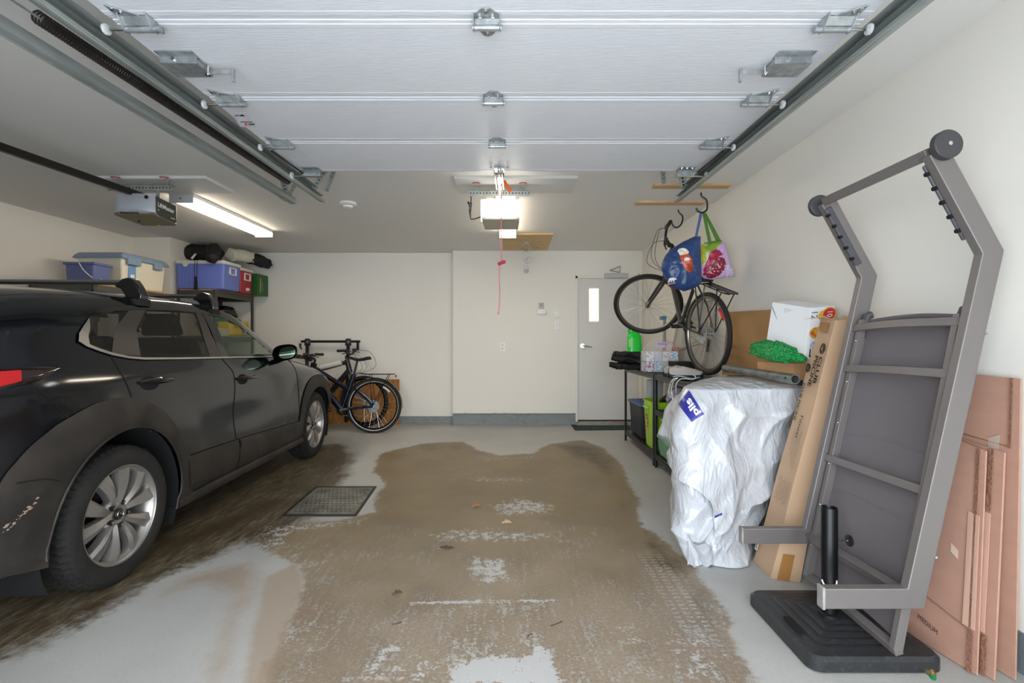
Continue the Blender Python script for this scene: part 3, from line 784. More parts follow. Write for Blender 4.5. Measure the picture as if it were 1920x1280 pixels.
# ================================================================ CEILING LIGHTS
M_tube = mat('lit_diffuser', 'FFF0DA', .4, emit=17)
def fixture(name, x, y0, y1, w, lab, endm):
    t = thing(name, lab, 'ceiling light', (x, (y0+y1)/2, CZ-.08))
    b = MB()
    def f(u, v):
        a = PI*(v)
        xx = -math.cos(a); zz = math.sin(a)**.55
        return Vector((x+xx*w/2, y0+.012+(y1-y0-.024)*u, CZ-.03-.05*zz))
    b.grid(f, 2, 14)
    b.build('diffuser', M_tube, t)
    MB().bb((x-w/2-.004, y0+.005, CZ), (x+w/2+.004, y1-.005, CZ-.032)).build('base', M_white, t)
    for y in (y0, y1-.012): MB().bb((x-w/2-.006, y, CZ), (x+w/2+.006, y+.012, CZ-.083)).build('end_cap', endm, t, bevel=.003)
    return t
lt = fixture('ceiling_light', -2.93, 4.28, 5.72, .20, 'long white lit strip light on the ceiling behind the left opener, over the car', mat('end_cap_grey', 'B9BABB', .4))
MB().cyl((-2.93, 4.279, CZ-.045), (-2.93, 4.272, CZ-.045), .008).build('screw', M_chrome, lt)
fixture('ceiling_light', -.05, 4.36, 5.76, .185, 'lit strip light seen end-on just behind the lit opener in the ceiling centre', mat('end_cap_lit', 'F2F0EA', .4, emit=1.0))

# plywood plate with ring
w_ = wood_pad('plywood_plate', [(-.12, 5.86), (.50, 5.86), (.505, 6.88), (-.12, 6.88)], .02, mat('pine_plywood', 'DCB576', .5, var=.22, vscale=4, stretch=(.6, 7, 1)), 'square pine plate with knots fixed to the ceiling near the back wall', 'board')
b = MB()
for (x, y, r) in ((.36, 6.28, .018), (.40, 6.42, .016), (.10, 6.18, .014), (.36, 6.68, .018), (-.04, 6.55, .012), (.24, 6.02, .01)): b.cyl((x, y, CZ-.0198), (x, y, CZ-.0206), r, n=14)
b.build_each('knot', mat('wood_knot', '7A5230', .6), w_)
rg = thing('ceiling_ring', 'round steel ring hanging from the plywood plate on the ceiling', 'ring', (.17, 6.3, CZ-.09))
MB().tube([(.19+.05*math.cos(a), 6.33, CZ-.075+.05*math.sin(a)) for a in [2*PI*i/24 for i in range(24)]], .008, 8, closed=True).build('ring', M_galv, rg)
MB().cyl((.19, 6.33, CZ-.02), (.19, 6.33, CZ-.035), .012).bb((.15, 6.31, CZ-.02), (.23, 6.35, CZ-.026)).build('eye', M_galv, rg)

# pine strips and hooks near the right wall
def strip(quadx, y, lab):
    x0, x1 = quadx
    o = MB().prism([(x0, y, CZ), (x1, y, CZ), (x1, y+.09, CZ), (x0, y+.09, CZ)], (0, 0, -.02)).build('pine_strip', M_woodx, bevel=.001)
    return tag(o, lab, 'board')
strip((1.18, 1.82), 4.00, 'pine strip on the ceiling nearer the camera, holding the shopping bag hook')
strip((1.16, 1.80), 4.50, 'pine strip on the ceiling farther from the camera, holding the bicycle hook')
def hook(pts, lab):
    t = MB().tube(cr(pts, 8), .0075, 8).build('ceiling_hook', M_blackm)
    return tag(t, lab, 'hook')
hook([P(1314, 361, 4.04), P(1316, 368, 4.04), P(1324, 374, 4.04), P(1326, 384, 4.04), P(1325, 393, 4.04), P(1318, 398.5, 4.04), P(1309, 396, 4.04), P(1305, 390, 4.04)], 'black steel ceiling hook carrying the two shopping bags')
hook([P(1271.5, 393, 4.54), P(1273, 398, 4.54), P(1279, 404, 4.54), P(1280, 412, 4.52), P(1276, 422, 4.50), P(1268, 426.5, 4.48), P(1262, 423, 4.48), P(1260, 418, 4.48)], 'black steel ceiling hook holding the handlebar of the hanging bicycle')
# ================================================================ CAR
car = thing('car', 'dark blue-black compact SUV with roof bars parked along the left side', 'car', (-2.86, 3.7, 0))
TH = .038; cA = Vector((-2.86, 2.43, 0)); CT, ST = math.cos(TH), math.sin(TH)
def CW(u, v, w): return Vector((cA.x-u*ST+v*CT, cA.y+u*CT+v*ST, w))
M_paint = mat('dark_blue_paint', '14171D', .16, .25, coat=1.0, var=.0)
M_dust = None
def paint():
    m = bpy.data.materials.new('dusty_blue_black_paint'); m.use_nodes = True; nt = m.node_tree; n = nt.nodes; l = nt.links; b = n['Principled BSDF']
    tc = n.new('ShaderNodeTexCoord'); sx = n.new('ShaderNodeSeparateXYZ'); l.new(tc.outputs['Object'], sx.inputs[0])
    no = n.new('ShaderNodeTexNoise'); no.inputs['Scale'].default_value = 3; no.inputs['Detail'].default_value = 6; l.new(tc.outputs['Object'], no.inputs['Vector'])
    # road dust: thicker towards the sills, patchy
    ad = n.new('ShaderNodeMath'); ad.operation = 'MULTIPLY_ADD'; l.new(sx.outputs[2], ad.inputs[0]); ad.inputs[1].default_value = -.9; ad.inputs[2].default_value = .66
    ad2 = n.new('ShaderNodeMath'); ad2.operation = 'MULTIPLY_ADD'; l.new(no.outputs[0], ad2.inputs[0]); ad2.inputs[1].default_value = .5; l.new(ad.outputs[0], ad2.inputs[2])
    mr = n.new('ShaderNodeMapRange'); mr.inputs[1].default_value = .0; mr.inputs[2].default_value = .9; l.new(ad2.outputs[0], mr.inputs[0])
    mx = n.new('ShaderNodeMix'); mx.data_type = 'RGBA'; mx.inputs[6].default_value = lin('0D1118'); mx.inputs[7].default_value = lin('36322E'); l.new(mr.outputs[0], mx.inputs[0]); l.new(mx.outputs[2], b.inputs['Base Color'])
    m2 = n.new('ShaderNodeMapRange'); m2.inputs[3].default_value = .10; m2.inputs[4].default_value = .42; m2.inputs[1].default_value = .05; m2.inputs[2].default_value = .9; l.new(ad2.outputs[0], m2.inputs[0]); l.new(m2.outputs[0], b.inputs['Roughness'])
    b.inputs['Metallic'].default_value = .35; b.inputs['Coat Weight'].default_value = .5; b.inputs['Coat Roughness'].default_value = .12
    return m
M_paint = paint()
M_clad = mat('dusty_black_cladding', '1D1A17', .62, bump=.12, bscale=90, col2='38312B', vscale=5, thr=(.4, .75))
M_gloss = mat('gloss_black', '0B0B0C', .08, coat=.6)
M_pillar = mat('satin_dark_pillar', '3A332E', .38)
M_glassd = mat('privacy_glass', '161715', .02, alpha=.62, spec=.6)
M_glassf = mat('clear_green_glass', '5E7F66', .02, alpha=.22, spec=.6)
M_bright = mat('brushed_trim', 'B9B6B0', .3, .9)

# cross sections: u, then (v,w) control points from underside to roof centre
K = [ # u, wb, vs, vm, wsh, vsh, wbelt, vbelt, wrail, vrail, wtop
 (-.87, .40, .58, .66, .92, .58, .99, .53, 1.03, .46, 1.06),
 (-.80, .34, .70, .76, .97, .70, 1.06, .64, 1.13, .56, 1.16),
 (-.68, .30, .80, .84, 1.00, .80, 1.13, .73, 1.22, .62, 1.29),
 (-.50, .27, .85, .875, 1.00, .855, 1.18, .77, 1.33, .67, 1.42),
 (-.32, .25, .87, .89, 1.00, .880, 1.19, .79, 1.385, .675, 1.478),
 (-.12, .24, .88, .90, 1.00, .888, 1.19, .80, 1.41, .675, 1.505),
 (.15, .23, .88, .895, 1.00, .885, 1.15, .815, 1.43, .67, 1.522),
 (.50, .23, .88, .893, .98, .882, 1.12, .825, 1.447, .665, 1.535),
 (.90, .23, .88, .890, .96, .880, 1.11, .83, 1.455, .665, 1.54),
 (1.25, .23, .88, .890, .95, .880, 1.10, .83, 1.44, .665, 1.53),
 (1.50, .23, .88, .890, .94, .880, 1.09, .83, 1.395, .675, 1.475),
 (1.72, .23, .88, .890, .93, .880, 1.085, .83, 1.30, .695, 1.36),
 (1.92, .23, .88, .890, .925, .880, 1.08, .828, 1.18, .735, 1.22),
 (2.12, .23, .88, .890, .92, .880, 1.045, .822, 1.085, .74, 1.10),
 (2.35, .23, .88, .892, .91, .880, 1.01, .80, 1.045, .68, 1.065),
 (2.65, .24, .87, .895, .89, .875, .96, .79, 1.005, .66, 1.035),
 (2.95, .25, .85, .885, .83, .86, .91, .77, .96, .62, .99),
 (3.20, .26, .80, .85, .76, .82, .84, .73, .89, .58, .92),
 (3.38, .28, .68, .77, .68, .74, .76, .66, .80, .52, .83),
 (3.49, .32, .52, .62, .60, .60, .67, .54, .70, .44, .72)]
def csec(r):
    u, wb, vs, vm, wsh, vsh, wbt, vbt, wr, vr, wt = r
    return [(0, wb), (.5*vs, wb), (vs*.97, wb+.01), (vs, wb+.08), (vm, .52 if wsh > .75 else .45), (vm+.002, .52+(wsh-.52)*.45), (vsh, wsh), (vbt, wbt), (vbt+(vr-vbt)*.45, wbt+(wr-wbt)*.55), (vr, wr), (vr*.88, wr+(wt-wr)*.55), (vr*.55, wr+(wt-wr)*.88), (0, wt)]
US = [r[0] for r in K]; SEC = [csec(r) for r in K]
def c1(p0, p1, p2, p3, t): return .5*((2*p1)+(p2-p0)*t+(2*p0-5*p1+4*p2-p3)*t*t+(3*p1-p0-3*p2+p3)*t**3)
import bisect
def ctrl(u):
    u = max(US[0], min(US[-1]-1e-6, u)); i = max(0, min(len(US)-2, bisect.bisect(US, u)-1)); t = (u-US[i])/(US[i+1]-US[i])
    a = [SEC[max(0, i-1)], SEC[i], SEC[i+1], SEC[min(len(SEC)-1, i+2)]]
    return [(c1(a[0][k][0], a[1][k][0], a[2][k][0], a[3][k][0], t), c1(a[0][k][1], a[1][k][1], a[2][k][1], a[3][k][1], t)) for k in range(13)]
def flare(u, w, v):
    for uc in (0, 2.655):
        r = math.hypot((u-uc)*.95, w-.36)
        if r < .70: v += .012*max(0, math.cos((r-.40)/.30*PI/2))**1 if r > .40 else .012
    v -= .016*math.exp(-((w-.66)/.13)**2)*math.exp(-((u-1.25)/.55)**2)
    return v
def sect(u, n=6):
    c = ctrl(u); out = []
    for i in range(12):
        a = c[max(0, i-1)]; b_ = c[i]; d = c[i+1]; e = c[min(12, i+2)]
        for k in range(n):
            t = k/n
            if i < 2: v, w = b_[0]+(d[0]-b_[0])*t, b_[1]+(d[1]-b_[1])*t
            else: v, w = c1(a[0], b_[0], d[0], e[0], t), c1(a[1], b_[1], d[1], e[1], t)
            out.append((v, w))
    out.append(c[12])
    return [(flare(u, w, v) if .3 < w < .95 and i > 12 else v, w) for i, (v, w) in enumerate(out)]
_sc = {}
def S(u, w):
    k = round(u, 3)
    if k not in _sc: _sc[k] = sect(k)[16:60]
    s = _sc[k]
    for (v0, w0), (v1, w1) in zip(s, s[1:]):
        if w0 <= w <= w1 and w1 > w0: return v0+(v1-v0)*(w-w0)/(w1-w0)
    return s[0][0] if w < s[0][1] else s[-1][0]
def SP(u, w, off=0, side=1):
    v = S(u, w)
    if off:
        dv = (S(u, w+.01)-S(u, w-.01))/.02; k = 1/math.sqrt(1+dv*dv)
        return CW(u, side*(v+off*k), w-off*k*dv)
    return CW(u, side*v, w)

def inpoly(x, y, poly):
    c = False; n = len(poly)
    for i in range(n):
        x0, y0 = poly[i]; x1, y1 = poly[(i+1) % n]
        if (y0 > y) != (y1 > y) and x < (x1-x0)*(y-y0)/(y1-y0)+x0: c = not c
    return c
# openings in the side
W_q = [(-.105, 1.215), (-.07, 1.262), (0, 1.325), (.08, 1.365), (.155, 1.385), (.258, 1.398), (.20, 1.31), (.09, 1.19), (.012, 1.168), (-.06, 1.19)]
W_r = [(.42, 1.410), (.55, 1.423), (.70, 1.428), (.915, 1.430), (.88, 1.36), (.845, 1.121), (.50, 1.126), (.22, 1.142), (.199, 1.218), (.267, 1.284), (.34, 1.35)]
W_f = [(1.052, 1.417), (1.233, 1.410), (1.44, 1.350), (1.64, 1.232), (1.79, 1.13), (1.81, 1.100), (1.40, 1.108), (1.058, 1.116), (1.05, 1.25)]
def shrink(p, k):
    cx = sum(a for a, _ in p)/len(p); cy = sum(b for _, b in p)/len(p)
    return [(cx+(a-cx)*k, cy+(b-cy)*k) for a, b in p]
holes = [shrink(W_q, .86), shrink(W_r, .93), shrink(W_f, .93)]
arch = [(0, .347, .425), (2.655, .347, .41)]
stn = sorted(set([round(-.87+.035*i, 4) for i in range(125)]))
stn = [u for u in stn if u <= 3.49]
NS = 6
rows = []
for u in stn: rows.append(sect(u, NS))
mrow = len(rows[0])
bodyb = MB().use(M_paint)
mats_of = {}
def cls(u, v, w, k):
    if k >= 9*NS and 1.27 < u < 2.10 and v < S(min(u, 1.9), 1.2 if u > 1.8 else 1.3)+1 and k > 9*NS+2: return 'windshield'
    if k >= 9*NS+1 and -.66 < u < -.40 and v < .60: return 'rear_window'
    return 'body'
parts = {'body': MB(), 'windshield': MB(), 'rear_window': MB()}
for side in (1, -1):
    ids = {}
    for nm in parts: ids[nm] = {}
    for i in range(len(stn)-1):
        for k in range(mrow-1):
            u = (stn[i]+stn[i+1])/2; v = (rows[i][k][0]+rows[i+1][k+1][0])/2; w = (rows[i][k][1]+rows[i+1][k+1][1])/2
            skip = False
            if k > 8:
                for (uc, wc, r) in arch:
                    if math.hypot(u-uc, w-wc) < r+.015 and v > .55: skip = True
            if w < .40 and k > 2 and v > .55:
                for (uc, wc, r) in arch:
                    if abs(u-uc) < r-.02: skip = True
            if k <= 14 and w < .45 and (abs(u) < .42 or abs(u-2.655) < .40) and v > .5: skip = True
            if 36 <= k < 60 and any(inpoly(u, w, h) for h in holes): skip = True
            if skip: continue
            nm = cls(u, v, w, k); b = parts[nm]; d = ids[nm]; q = []
            for (ii, kk) in ((i, k), (i+1, k), (i+1, k+1), (i, k+1)):
                if (ii, kk) not in d:
                    d[(ii, kk)] = len(b.v); b.v.append(CW(stn[ii], side*rows[ii][kk][0], rows[ii][kk][1]))
                q.append(d[(ii, kk)])
            b.f.append(tuple(q)); b.mi.append(0)
bo = parts['body']
# close tail and nose
for (i, nm) in ((0, 'tail'), (len(stn)-1, 'nose')):
    ring = [CW(stn[i], v, w) for v, w in rows[i]]+[CW(stn[i], -v, w) for v, w in rows[i][::-1][1:-1]]
    bo.add(ring, [tuple(range(len(ring)))])
body = bo.build('body', M_paint, car, ang=50)
parts['windshield'].build('windshield', mat('windshield_glass', '50665A', .03, alpha=.3, spec=.6), car, ang=60)
parts['rear_window'].build('rear_window', M_glassd, car, ang=60)

def patch(b, lo, hi, off=.004, n=24, m=8, side=1, dome=0):
    "strip between two polylines of (u,w) on the flank"
    def samp(pl, t):
        x = t*(len(pl)-1); i = min(len(pl)-2, int(x)); f = x-i
        return (pl[i][0]+(pl[i+1][0]-pl[i][0])*f, pl[i][1]+(pl[i+1][1]-pl[i][1])*f)
    def fn(s, t):
        a = samp(lo, s); c = samp(hi, s)
        o = off+dome*(1-(2*t-1)**4)
        return SP(a[0]+(c[0]-a[0])*t, a[1]+(c[1]-a[1])*t, o, side)
    return b.grid(fn, n, m)
def fillpoly(b, poly, off, side=1, rings=8, dens=6):
    out = []; N = len(poly)
    for i in range(N):
        for j in range(dens): t = j/dens; out.append((poly[i][0]*(1-t)+poly[(i+1) % N][0]*t, poly[i][1]*(1-t)+poly[(i+1) % N][1]*t))
    cx = sum(a for a, _ in poly)/N; cy = sum(c for _, c in poly)/N; m_ = len(out)
    vs = [SP(cx, cy, off, side)]; fs = [(0, 1+i, 1+(i+1) % m_) for i in range(m_)]
    for k in range(1, rings+1):
        for p in out: vs.append(SP(cx+(p[0]-cx)*k/rings, cy+(p[1]-cy)*k/rings, off, side))
    for k in range(rings-1):
        for i in range(m_):
            a = 1+k*m_+i; d = 1+k*m_+(i+1) % m_; fs.append((a, a+m_, d+m_, d))
    return b.add(vs, fs)
def frame(b, poly, k_in, k_out, off, side=1, dens=5):
    N = len(poly); out = []
    for i in range(N):
        for j in range(dens): t = j/dens; out.append((poly[i][0]*(1-t)+poly[(i+1) % N][0]*t, poly[i][1]*(1-t)+poly[(i+1) % N][1]*t))
    ins = shrink(out, k_in) if not callable(k_in) else k_in(out); ou = shrink(out, k_out); m_ = len(out)
    vs = [SP(*p, off, side) for p in ins]+[SP(*p, off, side) for p in ou]
    return b.add(vs, [(i, (i+1) % m_, m_+(i+1) % m_, m_+i) for i in range(m_)])
def line(b, pts, r=.003, off=.001, side=1, n=6):
    "thin line lying on the flank"
    out = []
    q = cr([(a, c, 0) for a, c in pts], n)
    return b.tube([SP(p.x, p.y, off, side) for p in q], r, 5)

for side in (1, -1):
    # window surround (satin black band) then glass
    b = MB().use(M_pillar)
    sur_lo = [(-.150, 1.222), (-.12, 1.20), (-.06, 1.178), (.01, 1.156), (.11, 1.137), (.22, 1.127), (.50, 1.120), (.92, 1.110), (1.40, 1.098), (1.83, 1.088)]
    sur_hi = [(-.150, 1.225), (-.115, 1.27), (-.03, 1.335), (.06, 1.378), (.18, 1.408), (.41, 1.428), (.70, 1.440), (1.00, 1.438), (1.30, 1.418), (1.50, 1.350)]
    # pillars as separate strips
    patch(b, [(.008, 1.158), (.10, 1.29), (.30, 1.408)], [(.205, 1.142), (.255, 1.29), (.425, 1.412)], .005, 20, 8, side)
    patch(b, [(.84, 1.108), (.85, 1.25), (.91, 1.437)], [(.985, 1.105), (.955, 1.27), (.985, 1.437)], .005, 20, 6, side)
    b.build_each('pillar_trim', None, car)
    b = MB().use(M_gloss)
    patch(b, [(.975, 1.105), (.97, 1.25), (.99, 1.437)], [(1.062, 1.105), (1.05, 1.25), (1.056, 1.43)], .0055, 20, 5, side)
    patch(b, [(-.155, 1.228), (-.115, 1.28), (-.03, 1.342), (.06, 1.385), (.18, 1.414), (.41, 1.436), (.70, 1.448), (1.00, 1.446), (1.25, 1.428), (1.45, 1.366), (1.65, 1.25), (1.82, 1.12), (1.86, 1.092)],
          [(-.11, 1.222), (-.06, 1.27), (0, 1.322), (.08, 1.360), (.17, 1.386), (.41, 1.406), (.70, 1.420), (1.00, 1.420), (1.22, 1.404), (1.42, 1.348), (1.60, 1.240), (1.77, 1.125), (1.80, 1.095)], .006, 70, 5, side)
    b.build('window_surround', None, car)
    b = MB().use(M_bright)
    patch(b, [(-.155, 1.224), (-.125, 1.198), (-.06, 1.172), (.01, 1.150), (.11, 1.131), (.22, 1.120), (.50, 1.112), (.92, 1.102), (1.40, 1.090), (1.83, 1.081)],
          [(-.125, 1.226), (-.095, 1.204), (-.05, 1.186), (.015, 1.164), (.11, 1.144), (.22, 1.133), (.50, 1.123), (.92, 1.113), (1.40, 1.101), (1.83, 1.090)], .008, 60, 4, side)
    patch(b, [(-.158, 1.222), (-.135, 1.262), (-.09, 1.298), (-.035, 1.336)], [(-.105, 1.205), (-.09, 1.25), (-.06, 1.285), (-.03, 1.334)], .009, 16, 4, side)
    b.build('belt_moulding', None, car)
    for nm, poly, g in (('quarter_window', W_q, M_glassd), ('rear_door_window', W_r, M_glassd), ('front_door_window', W_f, M_glassf)):
        fillpoly(MB(), shrink(poly, 1.02), .003, side).build(nm, g, car)
    # cladding over the arches
    def arcpts(uc, rx, rz, a0, a1, n, wc=.347): return [(uc+rx*math.cos(a0+(a1-a0)*i/(n-1)), wc+rz*math.sin(a0+(a1-a0)*i/(n-1))) for i in range(n)]
    b = MB()
    inn = [(-.43, .30)]+arcpts(0, .425, .44, PI*.98, .02*PI, 20)+[(.415, .30), (.39, .235)]
    out = [(-.66, .36)]+[(-.655, .58), (-.60, .70), (-.50, .80), (-.40, .865), (-.29, .91), (-.20, .935), (-.10, .945), (0, .940), (.06, .93), (.13, .905), (.20, .87), (.27, .825), (.33, .77), (.38, .71), (.42, .645), (.45, .585), (.47, .54), (.49, .525), (.53, .52)]+[(.55, .40), (.55, .235)]
    def rs(pl, n):
        L_ = [0]
        for a, c in zip(pl, pl[1:]): L_.append(L_[-1]+math.hypot(a[0]-c[0], a[1]-c[1]))
        o = []
        for i in range(n):
            s = L_[-1]*i/(n-1); j = min(len(pl)-2, max(0, bisect.bisect(L_, s)-1)); f = (s-L_[j])/max(1e-9, L_[j+1]-L_[j])
            o.append((pl[j][0]+(pl[j+1][0]-pl[j][0])*f, pl[j][1]+(pl[j+1][1]-pl[j][1])*f))
        return o
    patch(b, rs(inn, 50), rs(out, 50), .008, 60, 9, side, dome=.007)
    b.tube([SP(p[0], p[1], .010, side) for p in rs(inn, 50)], .007, 6)
    b.build('rear_arch_cladding', M_clad, car)
    b = MB()
    inn = [(2.255, .235), (2.25, .30)]+arcpts(2.655, .405, .40, PI*.98, .02*PI, 20)+[(3.06, .28)]
    out = [(2.15, .235), (2.16, .36), (2.175, .45), (2.20, .56), (2.24, .66), (2.30, .74), (2.37, .80), (2.46, .84), (2.56, .862), (2.66, .868), (2.78, .858), (2.90, .83), (2.99, .78), (3.07, .71), (3.12, .62), (3.15, .52), (3.16, .40), (3.16, .28)]
    patch(b, rs(inn, 50), rs(out, 50), .008, 60, 9, side, dome=.007)
    b.tube([SP(p[0], p[1], .010, side) for p in rs(inn, 50)], .007, 6)
    b.build('front_arch_cladding', M_clad, car)
    # door lower cladding, two pieces with the gap, and sill
    b = MB(); patch(b, [(.50, .295), (1.07, .295)], [(.47, .525), (1.085, .505)], .010, 14, 9, side, dome=.010); b.build('rear_door_cladding', M_clad, car)
    b = MB(); patch(b, [(1.082, .295), (2.18, .285)], [(1.098, .505), (2.185, .455)], .010, 24, 9, side, dome=.010); b.build('front_door_cladding', M_clad, car)
    b = MB(); patch(b, [(.40, .235), (2.26, .235)], [(.40, .290), (2.26, .280)], .018, 40, 6, side, dome=.006); b.build('sill', M_clad, car)
    b = MB()
    patch(b, [(-.85, .40), (-.72, .36), (-.55, .30), (-.42, .27)], [(-.86, .68), (-.72, .68), (-.56, .665), (-.415, .62)], .006, 26, 10, side, dome=.008); b.build('rear_bumper_cladding', M_clad, car)
    b = MB(); patch(b, [(3.15, .30), (3.44, .36)], [(3.15, .52), (3.44, .46)], .006, 12, 8, side, dome=.006); b.build('front_bumper_cladding', M_clad, car)
    # shut lines
    b = MB()
    line(b, [(.31, 1.43), (.20, 1.33), (.10, 1.24), (.01, 1.158), (.0, 1.10), (.008, 1.04), (.03, .95), (.03, .92), (.062, .81)], side=side)
    line(b, [(.978, 1.105), (1.02, 1.05), (1.055, 1.0), (1.055, .90), (1.04, .75), (1.055, .60), (1.075, .50)], side=side)
    line(b, [(1.075, .505), (1.10, .475), (1.075, .40), (1.06, .30)], .004, .02, side=side)
    line(b, [(2.03, 1.08), (2.13, 1.03), (2.165, .95), (2.17, .80), (2.18, .60), (2.20, .42), (2.19, .29)], side=side)
    line(b, [(-.44, 1.035), (-.40, .98), (-.352, .911), (-.315, .86)], .002, side=side)
    line(b, [(-.56, .668), (-.46, .655), (-.40, .63)], .003, .016, side=side)
    line(b, [(2.13, 1.04), (2.5, .995), (2.9, .94), (3.15, .87)], .003, side=side)
    b.build_each('shut_line', M_dark, car)
    # handles
    for (u0, u1, w_) in ((.105, .385, 1.008), (1.09, 1.36, .950)):
        b = MB().use(M_dark); fillpoly(b, [(u0+.05+.075*math.cos(a)+.03, w_-.012+.038*math.sin(a)) for a in [2*PI*i/16 for i in range(16)]], .0015, side, 3, 1)
        c_ = b.build('handle_recess', None, car)
        pts = [SP(u0+(u1-u0)*t, w_-.012*t, .006+.034*math.sin(PI*min(1, max(0, t*1.0)))**.6, side) for t in [i/12 for i in range(13)]]
        MB().tube(pts, [.006+.009*math.sin(PI*i/12)**.5 for i in range(13)], 8).build('door_handle', M_gloss, car)
    # tail lamp
    tl = [(-.83, 1.115), (-.70, 1.118), (-.54, 1.118), (-.41, 1.116), (-.32, 1.108), (-.36, 1.075), (-.437, 1.056), (-.511, 1.043), (-.578, 1.033), (-.70, 1.005), (-.83, .98)]
    up = [(-.83, 1.115), (-.70, 1.118), (-.54, 1.118), (-.41, 1.116), (-.318, 1.109)]; lo = [(-.83, .985), (-.70, 1.008), (-.56, 1.036), (-.42, 1.060), (-.322, 1.100)]
    t_ = MB().use(mat('smoked_lens', '1B0C0B', .08, coat=.8)); patch(t_, lo, up, .006, 26, 6, side, dome=.006); tl_ = t_.build('tail_lamp', None, car)
    t_ = MB(); patch(t_, [(-.80, 1.0), (-.60, 1.038), (-.495, 1.060)], [(-.80, 1.085), (-.60, 1.10), (-.478, 1.103)], .0135, 14, 4, side); t_.build('red_lens', mat('red_lens', 'B00A10', .1, coat=.5, emit=.12), tl_)
    # head lamp sliver
    t_ = MB(); patch(t_, [(2.93, .80), (3.2, .70), (3.36, .66)], [(2.90, .86), (3.2, .79), (3.36, .74)], .006, 14, 5, side, dome=.004); t_.build('head_lamp', mat('headlamp_glass', '8E9296', .08, .3), car)
# dark wheel wells, underbody, cabin
b = MB()
for uc, r in ((0, .45), (2.655, .44)):
    for s in (1, -1):
        def fn(t, q, uc=uc, r=r, s=s):
            a = PI*(1.15-1.3*t); return CW(uc+r*math.cos(a), s*(.87-.37*q), .347+r*math.sin(a))
        b.grid(fn, 24, 3)
        b.add([CW(uc+r*math.cos(PI*(1.15-1.3*i/23)), s*.50, .347+r*math.sin(PI*(1.15-1.3*i/23))) for i in range(24)]+[CW(uc, s*.5, .2)], [(i, i+1, 24) for i in range(23)])
b.build_each('wheel_liner', mat('liner_black', '0C0C0C', .9), car)
b = MB()
b.hexa([CW(-.42, -.5, .22), CW(3.2, -.5, .22), CW(3.2, .5, .22), CW(-.42, .5, .22)], [CW(-.42, -.5, .30), CW(3.2, -.5, .30), CW(3.2, .5, .30), CW(-.42, .5, .30)])
b.build('underbody', mat('underbody', '101010', .9), car)
M_seat = mat('black_cloth_seat', '191817', .85)
st_ = MB()
st_.hexa([CW(-.3, -.74, .52), CW(2.0, -.74, .52), CW(2.0, .74, .52), CW(-.3, .74, .52)], [CW(-.3, -.74, .60), CW(2.0, -.74, .60), CW(2.0, .74, .60), CW(-.3, .74, .60)])
st_.build('cabin_floor', M_seat, car)
def seat(u, v, wd, big=.0):
    b = MB()
    b.hexa([CW(u, v-wd, .62), CW(u+.48, v-wd, .62), CW(u+.48, v+wd, .62), CW(u, v+wd, .62)], [CW(u+.02, v-wd, .76), CW(u+.46, v-wd, .80), CW(u+.46, v+wd, .80), CW(u+.02, v+wd, .76)])
    b.hexa([CW(u-.06, v-wd, .70), CW(u+.08, v-wd, .70), CW(u+.08, v+wd, .70), CW(u-.06, v+wd, .70)], [CW(u-.20, v-wd*.85, 1.24), CW(u-.10, v-wd*.85, 1.26), CW(u-.10, v+wd*.85, 1.26), CW(u-.20, v+wd*.85, 1.24)])
    o = b.build('seat', M_seat, car, bevel=.03, seg=3)
    b = MB(); b.hexa([CW(u-.22, v-.13, 1.26), CW(u-.12, v-.13, 1.27), CW(u-.12, v+.13, 1.27), CW(u-.22, v+.13, 1.26)], [CW(u-.25, v-.11, 1.42), CW(u-.17, v-.11, 1.42), CW(u-.17, v+.11, 1.42), CW(u-.25, v+.11, 1.42)])
    b.build('head_restraint', M_seat, o, bevel=.025, seg=3)
seat(1.22, .38, .25); seat(1.22, -.38, .25); seat(.36, .42, .27); seat(.36, -.42, .27)
b = MB(); b.hexa([CW(1.75, -.74, .70), CW(2.15, -.74, .70), CW(2.15, .74, .70), CW(1.75, .74, .70)], [CW(1.80, -.74, .98), CW(2.15, -.74, 1.02), CW(2.15, .74, 1.02), CW(1.80, .74, .98)])
b.build('dashboard', M_seat, car, bevel=.03)
MB().tube([CW(1.66+.09*math.sin(a)*.4, -.38+.18*math.cos(a), .97+.17*math.sin(a)) for a in [2*PI*i/28 for i in range(28)]], .014, 8, closed=True).build('steering_wheel', M_black, car)
# mirrors
for s in (1, -1):
    b = MB()
    def mf(t, q, s=s):
        a = 2*PI*t; x = math.cos(a); z = math.sin(a)
        k = max(.02, math.sin(PI*min(.999, q*.5+.5)))**.55 if q < 1 else .02
        px_ = abs(x)**.75*(1 if x > 0 else -1); pz = abs(z)**.75*(1 if z > 0 else -1)
        return CW(1.72+.15*q, s*(.960+.105*px_*k+.00*q), 1.125+.070*pz*k+.012*px_)
    b.grid(mf, 32, 9, cu=True)
    mr_ = b.build('mirror_shell', M_gloss, car, ang=60)
    b = MB(); n_ = 32
    ring = [CW(1.717, s*(.985+.068*(abs(math.cos(a))**.75)*(1 if math.cos(a) > 0 else -1)), 1.125+.050*(abs(math.sin(a))**.75)*(1 if math.sin(a) > 0 else -1)+.012*math.cos(a)) for a in [2*PI*i/n_ for i in range(n_)]]
    b.prism(ring, CW(1.71, 0, 0)-CW(1.717, 0, 0)); b.build('mirror_glass', mat('mirror_glass', '9DB5A5', .03, 1), mr_)
    MB().tube([CW(1.80, s*.91, 1.07), CW(1.82, s*.85, 1.05), CW(1.85, s*.80, 1.05)], [.022, .026, .03], 10).build('mirror_arm', M_gloss, mr_)
